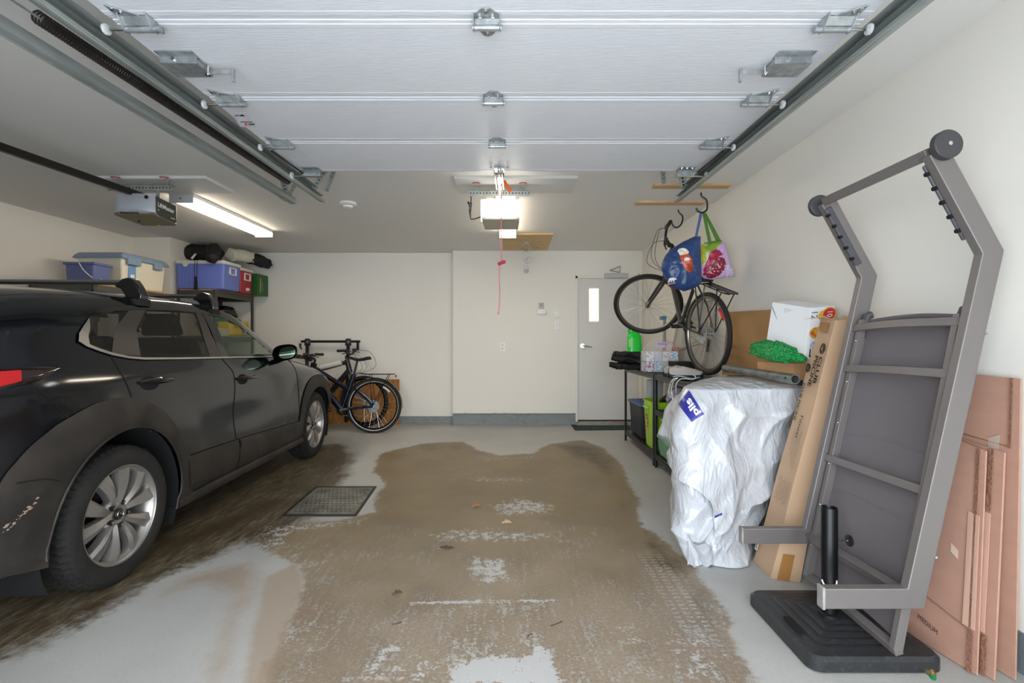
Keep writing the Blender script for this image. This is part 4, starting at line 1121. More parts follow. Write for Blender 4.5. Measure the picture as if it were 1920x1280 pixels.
# spoiler at the top of the hatch
b = MB()
def spf(t, q):
    v = (t-.5)*2*.66; u = -.62+.42*q+.10*abs(t-.5)**2*4
    w_ = 1.475+.028*math.sin(PI*q*.5)-.10*abs((t-.5)*2)**2.5 + .0
    return CW(u, v, w_)
b.grid(spf, 30, 8); o = b.build('roof_spoiler', M_gloss, car); sd = o.modifiers.new('s', 'SOLIDIFY'); sd.thickness = .03
# roof bars
for (u, wt) in ((.43, 1.60), (1.17, 1.585)):
    rb = MB().sweep([CW(u, -.56, wt-.025), CW(u, .56, wt-.025)], [(-.035, -.002), (-.02, -.013), (.02, -.013), (.035, -.002), (.025, .012), (-.025, .012)], CW(1, 0, 0)-CW(0, 0, 0)).build('roof_bar', mat('bar_aluminium', '8E8E8B', .35, .85), car)
    for s in (1, -1):
        vS = S(u, 1.40)
        pr = [(.535, wt-.040), (.575, wt-.006), (.61, wt+.002), (.64, wt-.012), (.668, wt-.055), (.690, wt-.105), (.685, wt-.130), (.60, wt-.125), (.585, wt-.09), (.565, wt-.062), (.535, wt-.055)]
        b = MB().prism([CW(u-.032, s*v, w) for v, w in pr], CW(.064, 0, 0)-CW(0, 0, 0))
        ft = b.build('bar_foot', M_gloss, rb, bevel=.012, seg=3)
        MB().hexa([CW(u-.05, s*.60, wt-.145), CW(u+.05, s*.60, wt-.145), CW(u+.05, s*.69, wt-.165), CW(u-.05, s*.69, wt-.165)], [CW(u-.045, s*.60, wt-.125), CW(u+.045, s*.60, wt-.125), CW(u+.045, s*.69, wt-.125), CW(u-.045, s*.69, wt-.125)]).build('foot_pad', M_rubber, rb)

# ---------------- wheels
M_rim = mat('satin_silver_rim', 'A39F9B', .38, .8)
M_tyre = mat('tyre_rubber', '131211', .85, bump=.25, bscale=50, col2='201D1A', vscale=6)
def wheel(u, s):
    c = CW(u, s*.79, .347); ax = (CW(0, s, 0)-CW(0, 0, 0)).normalized(); fw = (CW(1, 0, 0)-CW(0, 0, 0)).normalized(); up = Vector((0, 0, 1))
    def W(r, a, z): return c+(fw*math.cos(a)+up*math.sin(a))*r+ax*z
    # tyre; blocks cut round the tread
    prof = [(.243, .085), (.252, .098), (.275, .106), (.300, .104), (.318, .097), (.328, .090), (.337, .078), (.3445, .060), (.347, .035), (.3475, .012), (.3475, -.012), (.347, -.035), (.3445, -.060), (.337, -.078), (.318, -.097), (.28, -.106), (.245, -.09)]
    n = 168; vs = []; m_ = len(prof)
    for i in range(n):
        a = 2*PI*i/n
        for j, (r, z) in enumerate(prof):
            if 5 <= j <= 13 and (i+j//2) % 3 == 0: r -= .0075
            if j in (8, 10): r -= .004
            vs.append(W(r, a, z))
    fs = [(i*m_+j, ((i+1) % n)*m_+j, ((i+1) % n)*m_+j+1, i*m_+j+1) for i in range(n) for j in range(m_-1)]
    w0 = MB()
    # rim barrel + lip
    def lathe(b, prof, n=64):
        m2 = len(prof); b.add([W(r, 2*PI*i/n, z) for i in range(n) for r, z in prof], [(i*m2+j, ((i+1) % n)*m2+j, ((i+1) % n)*m2+j+1, i*m2+j+1) for i in range(n) for j in range(m2-1)])
    lathe(w0, [(.238, .055), (.238, .086), (.241, .092), (.245, .092), (.247, .087), (.247, .08)]); lathe(w0, [(.238, .086), (.226, .075), (.220, .03), (.205, -.02), (.200, -.08)])
    rim = w0.build('wheel', M_rim, car, ang=40)
    MB().add(vs, fs).build('tyre', M_tyre, rim, ang=28)
    # ten spokes in five pairs
    b = MB()
    for k in range(10):
        pair = k//2; sg = 1 if k % 2 else -1
        a0 = 2*PI*pair/5+PI/2+.16; ai = a0+sg*.20; ao = a0+sg*.315
        sec = []
        for q in range(8):
            t = q/7; r = .052+t*.182; a = ai+(ao-ai)*(t**.7); wd = (.0135+.0265*t)
            zc = .068+.018*math.sin(PI*t*.9)+.004*t
            ce = W(r, a, 0); tn = (W(r, a+.01, 0)-W(r, a-.01, 0)).normalized()
            sec.append([ce+tn*(-wd*1.1)+ax*(zc-.045), ce+tn*(-wd)+ax*(zc-.010), ce+tn*(-wd*.25+sg*wd*.3)+ax*(zc+.004), ce+tn*(wd)+ax*(zc-.010), ce+tn*(wd*1.1)+ax*(zc-.045)])
        vs2 = [p for s_ in sec for p in s_]; b.add(vs2, [(i*5+j, i*5+j+1, (i+1)*5+j+1, (i+1)*5+j) for i in range(7) for j in range(4)])
    b.build('spokes', M_rim, rim, ang=30)
    b = MB(); lathe(b, [(0, .062), (.030, .064), (.045, .070), (.066, .062), (.080, .045), (.082, .02)], 40); b.build('hub', M_rim, rim)
    b = MB()
    for k in range(5):
        a = 2*PI*k/5+PI/2+.16+PI/5*0; p = W(.057, a+PI/5, 0); b.cyl(p+ax*.052, p+ax*.074, .0125, n=16)
    b.build_each('lug_recess', M_dark, rim)
    b = MB()
    for k in range(5):
        a = 2*PI*k/5+PI/2+.16; p = W(.057, a+PI/5, 0); b.cyl(p+ax*.07, p+ax*.079, .0075, n=6)
    b.build_each('lug_nut', M_chrome, rim)
    b = MB(); lathe(b, [(0, .076), (.024, .076), (.028, .072), (.0285, .06)], 32); cap = b.build('centre_cap', mat('cap_black', '151515', .3), rim)
    b = MB(); b.tube([W(.019, 2*PI*i/24, .0775) for i in range(24)], .0016, 6, closed=True); b.tube([W(.021, PI*.86, .0775), W(.011, PI*.70, .0775), W(.004, -PI/2, .0775), W(.011, PI*.30, .0775), W(.021, PI*.14, .0775)], .0016, 6)
    b.build('emblem', M_chrome, rim)
    b = MB(); lathe(b, [(.07, -.02), (.16, -.02), (.16, -.035), (.07, -.035)], 48); b.build('brake_disc', mat('brake_steel', '3D3A38', .4, .8), rim)
for u in (0, 2.655):
    for s in (1, -1): wheel(u, s)
# mud scrape on the rear bumper cladding
b = MB()
random.seed(4)
for k in range(26):
    t_ = k/25; u = -.60+.11*t_; w_ = .50+.075*t_+random.uniform(-.012, .012); r_ = random.uniform(.002, .007)
    c_ = [SP(u+r_*random.uniform(.6, 1.6)*math.cos(a), w_+r_*random.uniform(.5, 1)*math.sin(a), .0155) for a in [2*PI*i/7 for i in range(7)]]
    b.add(c_, [tuple(range(7))])
b.build('mud_scrape', mat('dry_mud', '9A7F6C', .9), bpy.data.objects['rear_bumper_cladding'], smooth=False)
# ================================================================ RACKS
def rack(name, lab, x0, x1, y0, y1, levels, m_, post=.035, deckm=None, th=.045, perfd=False, group=None, base=None):
    t = thing(name, lab, 'shelf', ((x0+x1)/2, (y0+y1)/2, 0), group)
    top = levels[-1]
    for x in (x0, x1):
        for y in (y0, y1):
            sx = 1 if x == x0 else -1; sy = 1 if y == y0 else -1
            b = MB().use(m_)
            pl = [(x, y), (x+sx*post, y), (x+sx*post, y+sy*.003), (x+sx*.003, y+sy*.003), (x+sx*.003, y+sy*post), (x, y+sy*post)]
            b.prism([(a, c, 0) for a, c in pl], (0, 0, top+.005))
            if perfd:
                b.use(M_dark)
                for k in range(int(top/.038)):
                    z = .03+k*.038
                    b.bb((x+sx*post*.4, y-sy*.0006, z), (x+sx*post*.65, y+sy*.001, z+.018)); b.bb((x-sx*.0006, y+sy*post*.4, z), (x+sx*.001, y+sy*post*.65, z+.018))
            b.build('post', None, t, smooth=False)
    for z in levels:
        b = MB()
        b.bb((x0+.004, y0+.003, z-th), (x1-.004, y0+.02, z)).bb((x0+.004, y1-.02, z-th), (x1-.004, y1-.003, z)).bb((x0+.003, y0+.02, z-th), (x0+.02, y1-.02, z)).bb((x1-.02, y0+.02, z-th), (x1-.003, y1-.02, z))
        if not perfd: b.bb((x0-.003, y0+.03, z-th*.62), (x0+.0, y1-.03, z-th*.38))
        b.bb((x0+.02, y0+.02, z-.012), (x1-.02, y1-.02, z-.002))
        s_ = b.build('shelf_board' if deckm is None else 'shelf_frame', m_, t, bevel=.0015)
        if deckm is not None: MB().bb((x0+.006, y0+.006, z+.0005), (x1-.006, y1-.006, z+.012)).build('chipboard_deck', deckm, s_, smooth=False)
    return t
M_rackg = mat('grey_rack_steel', '56534F', .45, .4)
M_chip = mat('chipboard', 'B98F52', .7, bump=.3, bscale=80, var=.3, vscale=30)
rack('metal_shelving_rack', 'grey perforated steel shelving rack in the far left alcove, carrying the coolers', -4.24, -3.75, 6.12, 7.02, [.12, .70, 1.28, 1.865], M_rackg, .04, M_chip, .075, True)
rack('metal_shelving_rack', 'grey steel shelving rack by the left wall behind the car, carrying two storage totes', -4.62, -3.99, 4.62, 5.72, [.12, .65, 1.2, 1.765], M_rackg, .04, M_chip, .06, True)

def taper(b, x0, x1, y0, y1, z0, z1, k=.9):
    cx, cy = (x0+x1)/2, (y0+y1)/2
    q = lambda s, z: [(cx+(x0-cx)*s, cy+(y0-cy)*s, z), (cx+(x1-cx)*s, cy+(y0-cy)*s, z), (cx+(x1-cx)*s, cy+(y1-cy)*s, z), (cx+(x0-cx)*s, cy+(y1-cy)*s, z)]
    return b.hexa(q(k, z0), q(1, z1))
# ---------------- coolers (each is end-on to the camera's right)
M_cwhite = mat('cooler_white', 'DAD8D0', .45)
def cooler(name, lab, x0, x1, y0, y1, z0, z1, col, spigot=False, grooves=True, cat='cooler'):
    t = thing(name, lab, cat, ((x0+x1)/2, (y0+y1)/2, z0))
    M_c = mat('cooler_'+col, col, .45)
    b = MB(); taper(b, x0, x1, y0, y1, z0, z1-.035, .965)
    b.build('body', M_c, t, bevel=.022, seg=3)
    MB().bb((x0-.006, y0-.006, z1-.045), (x1+.006, y1+.006, z1)).build('lid', M_cwhite, t, bevel=.012, seg=3)
    if grooves:
        b = MB()
        for i in range(11):
            x = x0+.05+(x1-x0-.1)*i/10; b.bb((x-.0015, y0+.0015, z0+.05), (x+.0015, y0-.001, z1-.06))
        b.build_each('rib', mat('rib_'+col, tuple(min(1, c*1.35) for c in lin(col)[:3]), .45), t)
    # end handle on +X face
    cy = (y0+y1)/2; h = .075
    b = MB(); zz = z1-.085
    for (a, c, d, e) in ((-h, -h+.018, -.085, .015), (h-.018, h, -.085, .015), (-h, h, .0, .018), (-h, h, -.088, -.07)):
        b.bb((x1-.006, cy+a, zz+d), (x1+.014, cy+c, zz+e))
    b.build('handle', M_cwhite, t, bevel=.004)
    if grooves:
        MB().prism([(x0+.09, y0-.006, z1-.02), (x0+.17, y0-.006, z1-.02), (x0+.165, y0-.006, z1-.06), (x0+.145, y0-.006, z1-.085), (x0+.115, y0-.006, z1-.085), (x0+.095, y0-.006, z1-.06)], (0, -.01, 0)).build('latch', M_cwhite, t, bevel=.003)
    if spigot: MB().cyl((x1-.006, cy, z0+.055), (x1+.02, cy, z0+.055), .024, n=10).cyl((x1+.015, cy, z0+.055), (x1+.03, cy, z0+.055), .013).build('spigot', M_cwhite, t)
    return t
zc = 1.878
cooler('cooler', 'large periwinkle-blue cooler with white lid on the alcove rack', -4.27, -3.655, 6.14, 6.52, zc, zc+.37, '6C7CC8')
cooler('cooler', 'red cooler with white handle and spigot between the blue cooler and green box', -4.25, -3.66, 6.54, 6.83, zc, zc+.345, 'A81D33', True, False)
t = thing('green_storage_box', 'dark green box with yellow and white print, last on the alcove rack', 'box', (-3.9, 6.98, zc))
b = MB().bb((-4.2, 6.86, zc), (-3.60, 7.14, zc+.30)); b.build('body', mat('camp_green', '1F5A2A', .5), t, bevel=.006)
MB().bb((-3.597, 6.90, zc+.03), (-3.594, 6.915, zc+.24)).bb((-3.597, 6.925, zc+.06), (-3.594, 6.93, zc+.24)).build_each('yellow_print', mat('print_yellow', 'B5A93B', .6), t)
text('Coleman', .04, (-3.594, 6.96, zc+.05), (0, 0, 1), (0, 1, 0), mat('print_pale', 'B9C4B4', .6), t)
# ---------------- totes
def tote(name, lab, x0, x1, y0, y1, z0, z1, body, lid=None, k=.9, dome=.03):
    t = thing(name, lab, 'storage box', ((x0+x1)/2, (y0+y1)/2, z0))
    b = MB(); taper(b, x0+.01, x1-.01, y0+.01, y1-.01, z0, z1-.02, k); b.build('body', body, t, bevel=.02, seg=3)
    b = MB(); b.bb((x0, y0, z1-.045), (x1, y1, z1-.02)) if lid is None else None
    if lid is None: b.build('rim', body, t, bevel=.006)
    else:
        q0 = [(x0-.012, y0-.012, z1-.05), (x1+.012, y0-.012, z1-.05), (x1+.012, y1+.012, z1-.05), (x0-.012, y1+.012, z1-.05)]
        def lf(u, v):
            a, c = u*2-1, v*2-1
            e = max(abs(a), abs(c)); z = z1-.045+(dome+.03)*(1-max(0, (e-.82)/.18)**2) if e > .82 else z1-.015+dome
            return Vector(((x0+x1)/2+a*(x1-x0+.03)/2, (y0+y1)/2+c*(y1-y0+.03)/2, z-.006*(1 if e < .7 else 0)))
        b = MB().grid(lf, 40, 40); b.slab([(p[0], p[1], p[2]) for p in q0], .012)
        b.build('lid', lid, t, ang=50)
    return t
M_tl = mat('tote_bluegrey_lid', '7F94AA', .4); M_tb = mat('tote_cream', 'DDD6C2', .5)
zt = 1.779
t = tote('storage_tote', 'large cream storage tote with blue-grey lid on the rack by the left wall', -4.52, -4.03, 5.0, 5.66, zt, zt+.355, M_tb, M_tl, .92)
MB().bb((-4.048, 5.10, zt+.10), (-4.042, 5.20, zt+.25)).build('paper_label', mat('label_blue', '6F97C4', .5), t)
MB().bb((-4.041, 5.125, zt+.115), (-4.0395, 5.175, zt+.15)).build('barcode', M_white, t)
MB().bb((-4.035, 5.06, zt+.25), (-4.012, 5.24, zt+.33)).build('latch', M_tl, t, bevel=.005)
MB().bb((-4.035, 5.44, zt+.25), (-4.012, 5.56, zt+.33)).build('latch', M_tl, t, bevel=.005)
t = tote('storage_tote', 'small open slate-blue bin in front of the cream tote by the left wall', -4.37, -4.06, 4.70, 4.93, zt, zt+.235, mat('tote_slate', '5E6896', .45), None, .93)
MB().bb((-4.066, 4.76, zt+.02), (-4.05, 4.88, zt+.04)).bb((-4.066, 4.76, zt+.02), (-4.05, 4.77, zt+.06)).bb((-4.066, 4.87, zt+.02), (-4.05, 4.88, zt+.06)).build('clip', mat('clip_blue', '8B93C9', .4), t)
MB().tube(cr([P(148, 492, 4.69), P(155, 504, 4.68), P(165, 514, 4.68), P(173, 520, 4.68)], 6), .004, 6).build('cord', M_white, t)

# ---------------- duffel bags on the coolers
M_duf = mat('black_nylon', '17171A', .7, bump=.8, bscale=14)
def duffel(name, lab, pts, rs, m_, cat='bag'):
    t = thing(name, lab, cat, sum(pts, Vector())/len(pts)-Vector((0, 0, max(rs))))
    q = cr(pts, 8); r = []
    for i in range(len(q)):
        x = i/(len(q)-1)*(len(rs)-1); j = min(len(rs)-2, int(x)); f = x-j; r.append((rs[j]*(1-f)+rs[j+1]*f)*(1+.07*noise.noise(q[i]*9)))
    b = MB().tube(q, r, 20)
    for i, v in enumerate(b.v): b.v[i] = v+Vector((noise.noise(v*16), noise.noise(v*16+Vector((3, 0, 0))), noise.noise(v*16+Vector((0, 9, 0)))))*.018
    b.build('body', m_, t, ang=80); return t
d = duffel('duffel_bag', 'black duffel bag lying on top of the blue cooler', [P(345, 474, 6.44), P(360, 473, 6.44), P(392, 473, 6.44), P(414, 477, 6.44)], [.06, .105, .10, .07], M_duf)
MB().slab([P(357, 484, 6.15), P(365, 475, 6.15), P(369, 476, 6.15), P(361, 486, 6.15)], .002).build('hang_tag', M_cwhite, d)
d2_ = duffel('sleeping_bag', 'round black stuffed sack hanging over the front of the blue cooler lid', [P(403, 470, 6.29), P(401, 468, 6.15), P(398, 485, 6.00)], [.07, .08, .066], M_duf)
d3 = duffel('rolled_mat', 'long off-white rolled mat with black end cover lying across the coolers', [P(432, 477, 6.46), P(446, 479, 6.56), P(472, 483, 6.72)], [.08, .083, .08], mat('mat_offwhite', 'C8C5B4', .7, bump=.3, bscale=20))
MB().tube(cr([P(466, 485, 6.68), P(480, 486, 6.8), P(494, 492, 6.92), P(505, 495, 7.0)], 6), [.075]*6+[.085]*6+[.07]*6+[.02], 18).build('end_cover', M_duf, d3)
MB().tube(cr([P(492, 489, 6.9), P(500, 492, 6.95), P(504, 500, 6.97)], 5), .055, 14).build('navy_sleeve', mat('navy_cloth', '1B2038', .8), d3)
cs = thing('carry_strap', 'thin black strap with flat end hanging down the front of the blue cooler', 'strap', P(367, 542, 6.05))
MB().tube([P(365, 486, 6.12), P(365, 518, 6.10)], .003, 5).tube([P(370, 486, 6.12), P(369, 518, 6.10)], .003, 5).build_each('cord', M_duf, cs)
MB().slab([P(364, 543, 6.10), P(371, 543, 6.10), P(369.5, 518, 6.10), P(365, 518, 6.10)], .008).build('strap_end', M_duf, cs)
# yellow / green sacks on the second shelf
z2 = 1.293
def sack(lab, px0, py0, px1, py1, D, th, m_, cat='bag', name='sack'):
    a = P(px0, py1, D); w_ = (px1-px0)/F*D; h_ = (py1-py0)/F*D
    pl = Pillow([(0, 0), (w_, 0), (w_*1.02, h_*.5), (w_*.96, h_), (.04*w_, h_*.97), (-.01, h_*.5)], a, (1, .0, 0), (0, 0, 1), th, nz=.006, ns=14)
    t = thing(name, lab, cat, a)
    # pillow normal points towards the camera
    return t, pl
t = thing('fertiliser_sack', 'yellow and green printed sack on the second shelf of the alcove rack', 'sack', (-3.95, 6.8, z2))
b = MB().bb((-4.15, 6.52, z2), (-3.79, 6.98, z2+.20)); b.build('body', mat('sack_yellow', 'D9B400', .4, bump=.5, bscale=12), t, bevel=.03, seg=3)
MB().bb((-4.12, 6.53, z2+.17), (-3.80, 6.80, z2+.235)).build('green_top', mat('sack_green', '1E7A3C', .4), t, bevel=.02, seg=3)
MB().bb((-3.7895, 6.78, z2+.02), (-3.785, 6.95, z2+.08)).build('printed_panel', mat('sack_print', 'C9C2A4', .5, col2='201C16', vscale=26, thr=(.48, .52)), t)
text('Vegetable', .05, (-3.786, 6.58, z2+.115), (0, 1, 0), (0, 0, 1), M_ink, t)
d = duffel('helmet_bag', 'rounded black bag lying on the yellow sack in the alcove rack', [Vector((-3.95, 6.50, z2+.30)), Vector((-3.93, 6.58, z2+.325)), Vector((-3.92, 6.72, z2+.325)), Vector((-3.90, 6.84, z2+.27))], [.03, .08, .075, .02], mat('glossy_black_cloth', '15161B', .35))
duffel('pump_bag', 'small grey and black bundle beside the left post of the alcove rack', [Vector((-4.0, 6.2, z2+.17)), Vector((-3.95, 6.3, z2+.17)), Vector((-3.93, 6.42, z2+.14))], [.04, .06, .04], mat('bundle_grey', '4A4844', .6, col2='111111', vscale=22, thr=(.45, .5)))
MB_ = MB().bb((-4.15, 6.16, z2), (-3.80, 6.50, z2+.10)).build('flat_carton', mat('carton_pale', 'B9B39A', .7), bevel=.004)
tag(MB_, 'flat pale carton under the bundle on the second shelf of the alcove rack', 'box')
tag(MB().bb((-4.15, 6.20, .718), (-3.82, 6.62, .98)).build('blue_carton', mat('carton_lightblue', '9DB9C4', .6), bevel=.005), 'pale blue carton on the third shelf of the alcove rack, seen through the car windows', 'box')

# ================================================================ BICYCLES
M_alu = mat('bike_aluminium', 'B4B3AF', .3, .9); M_tire = mat('bike_tyre', '1D1B1A', .75); M_reflec = mat('reflective_white', 'D6D8D6', .3)
def bicycle(name, lab, org, fwd, up, steer=0, R=.345, frame='2B2B2E', fork=None, rack_=True, fender=False, tw=.019, rimcol='8F8D88', strip=False, mixte=False, bars=True, red=True, fat=1.0, bar_rise=.03, group=None, rimdark=False, cables=True, seatm=True, bag=False, barw=.31, seatz=.60, clen=1.0):
    f = Vector(fwd).normalized(); u = Vector(up); u = (u-f*u.dot(f)).normalized(); l = u.cross(f)
    org = Vector(org)
    def T(x, y, z): return org+f*x+l*y+u*z        # rear hub is the origin
    t = thing(name, lab, 'bicycle', T(.5, 0, -R), group)
    M_f = mat('bike_paint_'+frame, frame, .25, .3, coat=.5); M_k = mat('bike_paint_'+(fork or frame), fork or frame, .28, .3, coat=.4)
    hub = Vector((1.05, 0, .0)); hb = Vector((.845, 0, .40)); ht = Vector((.80, 0, .56)); bbk = Vector((.43, 0, -.05)); st = Vector((.27, 0, .42)); sd_ = Vector((.225+(.6-seatz)*.9, 0, seatz))
    axis = (ht-hb).normalized(); rot = Matrix.Rotation(steer, 3, axis)
    def TS(x, y, z):
        p = hb+rot @ (Vector((x, y, z))-hb); return T(p.x, p.y, p.z)
    tv = lambda p: T(p.x, p.y, p.z)
    def wheel_(fr, hubp, nm='wheel'):
        hx, hz = hubp
        W = lambda r, a, y=0: fr(hx+r*math.cos(a), y, hz+r*math.sin(a))
        n = 72
        b = MB().tube([W(R-tw, 2*PI*i/n) for i in range(n)], tw, 10, closed=True)
        w_ = b.build(nm, M_tire, t)
        rr = R-2*tw-.004
        b = MB()
        prof = [(rr+.010, -.011), (rr+.010, .011), (rr-.008, .010), (rr-.014, 0), (rr-.008, -.010)]; m_ = 5
        b.add([W(r, 2*PI*i/n, y) for i in range(n) for r, y in prof], [(i*m_+j, ((i+1) % n)*m_+j, ((i+1) % n)*m_+(j+1) % m_, i*m_+(j+1) % m_) for i in range(n) for j in range(m_)])
        b.build('rim', mat('rim_'+rimcol, rimcol, .3, .8), w_)
        b = MB()
        for i in range(28):
            a = 2*PI*i/28; sg = 1 if i % 2 else -1; a2 = a+(.9 if (i//2) % 2 else -.9)
            b.tube([W(.021, a2, sg*.028), W(rr-.008, a, sg*.003)], .0011, 3, caps=False)
        b.build('spokes', M_alu, w_)
        b = MB(); b.cyl(W(0, 0, -.05), W(0, 0, .05), .014, n=14); b.cyl(W(0, 0, -.03), W(0, 0, -.025), .024, n=16); b.cyl(W(0, 0, .025), W(0, 0, .03), .024, n=16); b.build('hub', M_alu, w_)
        if strip:
            for sg in (-1, 1):
                b = MB(); k = [(R-2*tw*.86-.001, sg*(tw*.72)), (R-2*tw*.74, sg*(tw*.92))]; b.add([W(r, 2*PI*i/n, y) for i in range(n) for r, y in k], [(2*i, 2*((i+1) % n), 2*((i+1) % n)+1, 2*i+1) for i in range(n)])
                b.build('reflective_stripe', M_reflec, w_)
        if red and nm == 'wheel' and hubp[0] < .5:
            b = MB(); a0 = 1.0
            for q in range(8): pass
            b.grid(lambda s, v: W(rr-.02-.03*v, 2.0+.42*s, .006*math.sin(PI*v)), 8, 4); o = b.build('spoke_reflector', mat('reflector_'+('red' if red == 1 else 'white'), 'D41E22' if red == 1 else 'D9D9D2', .25, emit=.0), w_); sm = o.modifiers.new('s', 'SOLIDIFY'); sm.thickness = .006
        return w_
    wheel_(T, (0, 0)); wheel_(lambda x, y, z: TS(x, y, z), (hub.x, 0))
    b = MB()
    b.tube([tv(bbk), tv(st)], .0165*fat, 12).tube([tv(hb+axis*-.01), tv(ht+axis*.01)], .021*fat, 14)
    b.tube([tv(bbk), tv(hb+axis*.03)], .0195*fat*(1.25 if fat > 1 else 1), 12)
    if mixte: b.tube([tv(hb+axis*.12), tv(Vector((.32, 0, .20)))], .016*fat, 12)
    else: b.tube([tv(ht-axis*.02), tv(st-(st-bbk)*.06)], .0165*fat, 12)
    for s in (-1, 1):
        b.tube([T(.42, s*.02, -.05), T(.25, s*.045, -.03), T(0, s*.062, 0)], .009*fat, 8)
        b.tube([tv(st-(st-bbk)*(.12 if not mixte else .3))+l*s*.012, T(.12, s*.045, .2 if not mixte else .12), T(0, s*.062, 0)], .008*fat, 8)
    b.cyl(T(.43, -.036, -.05), T(.43, .036, -.05), .022, n=16)
    b.build('frame', M_f, t)
    b = MB()
    cr_ = hb-axis*.035
    for s in (-1, 1):
        b.tube([TS(cr_.x, s*.052, cr_.z), TS(cr_.x+.035, s*.055, cr_.z-.12), TS(1.035, s*.055, .03), TS(1.05, s*.052, 0)], [.017, .016, .012, .009], 10)
    b.tube([TS(cr_.x, -.055, cr_.z), TS(cr_.x, .055, cr_.z)], .018, 10); b.build('fork', M_k, t)
    # cockpit
    stp = ht+axis*.06; brp = stp+Vector((.07, 0, .035))
    b = MB().tube([TS(*ht), TS(*stp)], .016, 10).tube([TS(*stp), TS(*brp)], .015, 10); b.build('stem', M_black, t)
    bp_ = [TS(brp.x-.05, -barw, brp.z+bar_rise), TS(brp.x-.02, -barw*.6, brp.z+bar_rise), TS(brp.x, -.06, brp.z), TS(brp.x, .06, brp.z), TS(brp.x-.02, .18*barw/.31, brp.z+bar_rise), TS(brp.x-.05, barw, brp.z+bar_rise)]
    hbz = MB().tube(cr(bp_, 5), .0125, 10).build('handlebar', M_black, t)
    for s in (0, 1):
        e0, e1 = (bp_[0], bp_[1]) if s == 0 else (bp_[5], bp_[4])
        d_ = (e1-e0).normalized()
        MB().tube([e0-d_*.012, e0, e0+d_*.05, e0+d_*.10, e0+d_*.125], [.016, .020, .0175, .019, .016], 12).build('grip', mat('grip_rubber', '1B1A1A', .7), hbz)
        MB().tube([e0+d_*.16, e0+d_*.14+f*.03-u*.02, e0+d_*.06+f*.05-u*.035, e0+f*.055-u*.04], [.010, .008, .006, .007], 8).cyl(e0+d_*.15-u*.012, e0+d_*.15+u*.02, .018, n=10).build('brake_lever', M_black, hbz)
    if cables:
        c0 = TS(brp.x-.02, -.16, brp.z+bar_rise-.01); c1_ = TS(brp.x-.02, .16, brp.z+bar_rise-.01); hd_ = TS(hb.x+.02, 0, hb.z-.05)
        for i, (c_, k) in enumerate(((c0, .16), (c1_, .20), (c0, .12))):
            MB().tube(cr([c_, c_+(TS(1.2, 0, brp.z)-TS(1.0, 0, brp.z))*.9*k/.16*clen-u*.02, hd_.lerp(c_, .35)+(TS(1.2, 0, 0)-TS(1.0, 0, 0))*k/.12*clen, hd_], 7), .0027, 6).build('cable', M_black, t)
    # seat
    if seatm:
        MB().tube([tv(st), tv(sd_)], .0135, 10).build('seat_post', M_black if frame != '3F3C39' else M_alu, t)
        def sf(s, v):
            x = .27*s-.14; wd = .075*(1-s)**.55+.018; a = PI*v
            return T(sd_.x-.02+x, wd*math.cos(a)*(1 if s < .98 else .5), sd_.z+.01+.035*math.sin(a)+.012*math.cos(s*6))
        b = MB().grid(sf, 16, 11); o = b.build('saddle', M_rubber, t, ang=80); sm = o.modifiers.new('s', 'SOLIDIFY'); sm.thickness = .02
    # cranks, chain side
    b = MB()
    for r_ in (.085, .07): b.lathe([(r_, -.002), (r_, .002), (r_-.012, .002), (r_-.012, -.002), (r_, -.002)], T(.43, -.05-(.006 if r_ > .08 else 0), -.05), l, 40)
    for k in range(5): b.tube([T(.43, -.052, -.05), T(.43+.078*math.cos(k*1.257), -.052, -.05+.078*math.sin(k*1.257))], .005, 6)
    b.build('chainring', M_blackm, t)
    for s, a in ((1, PI*.93), (-1, -.2)):
        ex, ez = .43+.17*math.cos(a), -.05+.17*math.sin(a); c_ = MB().tube([T(.43, s*.07, -.05), T(ex, s*.085, ez)], [.014, .010], 10).build('crank', M_alu, t)
        b = MB()
        for dx in (-.035, .035): b.tube([T(ex+dx, s*.10, ez), T(ex+dx, s*.19, ez)], .007, 6)
        for dy in (.10, .145, .19): b.tube([T(ex-.035, s*dy, ez), T(ex+.035, s*dy, ez)], .007, 6)
        b.tube([T(ex, s*.08, ez), T(ex, s*.19, ez)], .006, 6); b.build('pedal', M_black, c_)
    b = MB()
    for k in range(5): b.lathe([(.052-k*.006, 0), (.052-k*.006, .002), (.02, .002)], T(0, -.03-k*.005, 0), -l, 30)
    b.build('cassette', M_galv, t)
    b = MB().tube([T(.43, -.052, .035), T(0, -.042, .045)], .003, 5).tube([T(.43, -.052, -.132), T(.06, -.046, -.145), T(.02, -.046, -.17), T(.03, -.046, -.10), T(0, -.042, -.045)], .003, 5); b.build('chain', M_galvd, t)
    MB().tube([T(.01, -.05, -.02), T(.035, -.052, -.07), T(.03, -.05, -.13), T(.02, -.048, -.17)], [.012, .014, .010, .012], 8).build('derailleur', M_black, t)
    if rack_:
        b = MB(); zr = R+.055
        for s in (-1, 1):
            b.tube([T(.20, s*.03, zr+.01), T(.10, s*.055, zr), T(-.24, s*.055, zr), T(-.27, s*.03, zr)], .005, 6)
            b.tube([T(-.20, s*.055, zr), T(0, s*.075, .01)], .005, 6).tube([T(.05, s*.055, zr), T(0, s*.075, .01)], .005, 6)
        for x in (.10, .0, -.12, -.24): b.tube([T(x, -.055, zr), T(x, .055, zr)], .004, 6)
        b.hexa([T(.12, -.03, zr), T(-.27, -.03, zr), T(-.27, .03, zr), T(.12, .03, zr)], [T(.12, -.03, zr+.006), T(-.27, -.03, zr+.006), T(-.27, .03, zr+.006), T(.12, .03, zr+.006)])
        b.build('luggage_rack', M_blackm, t)
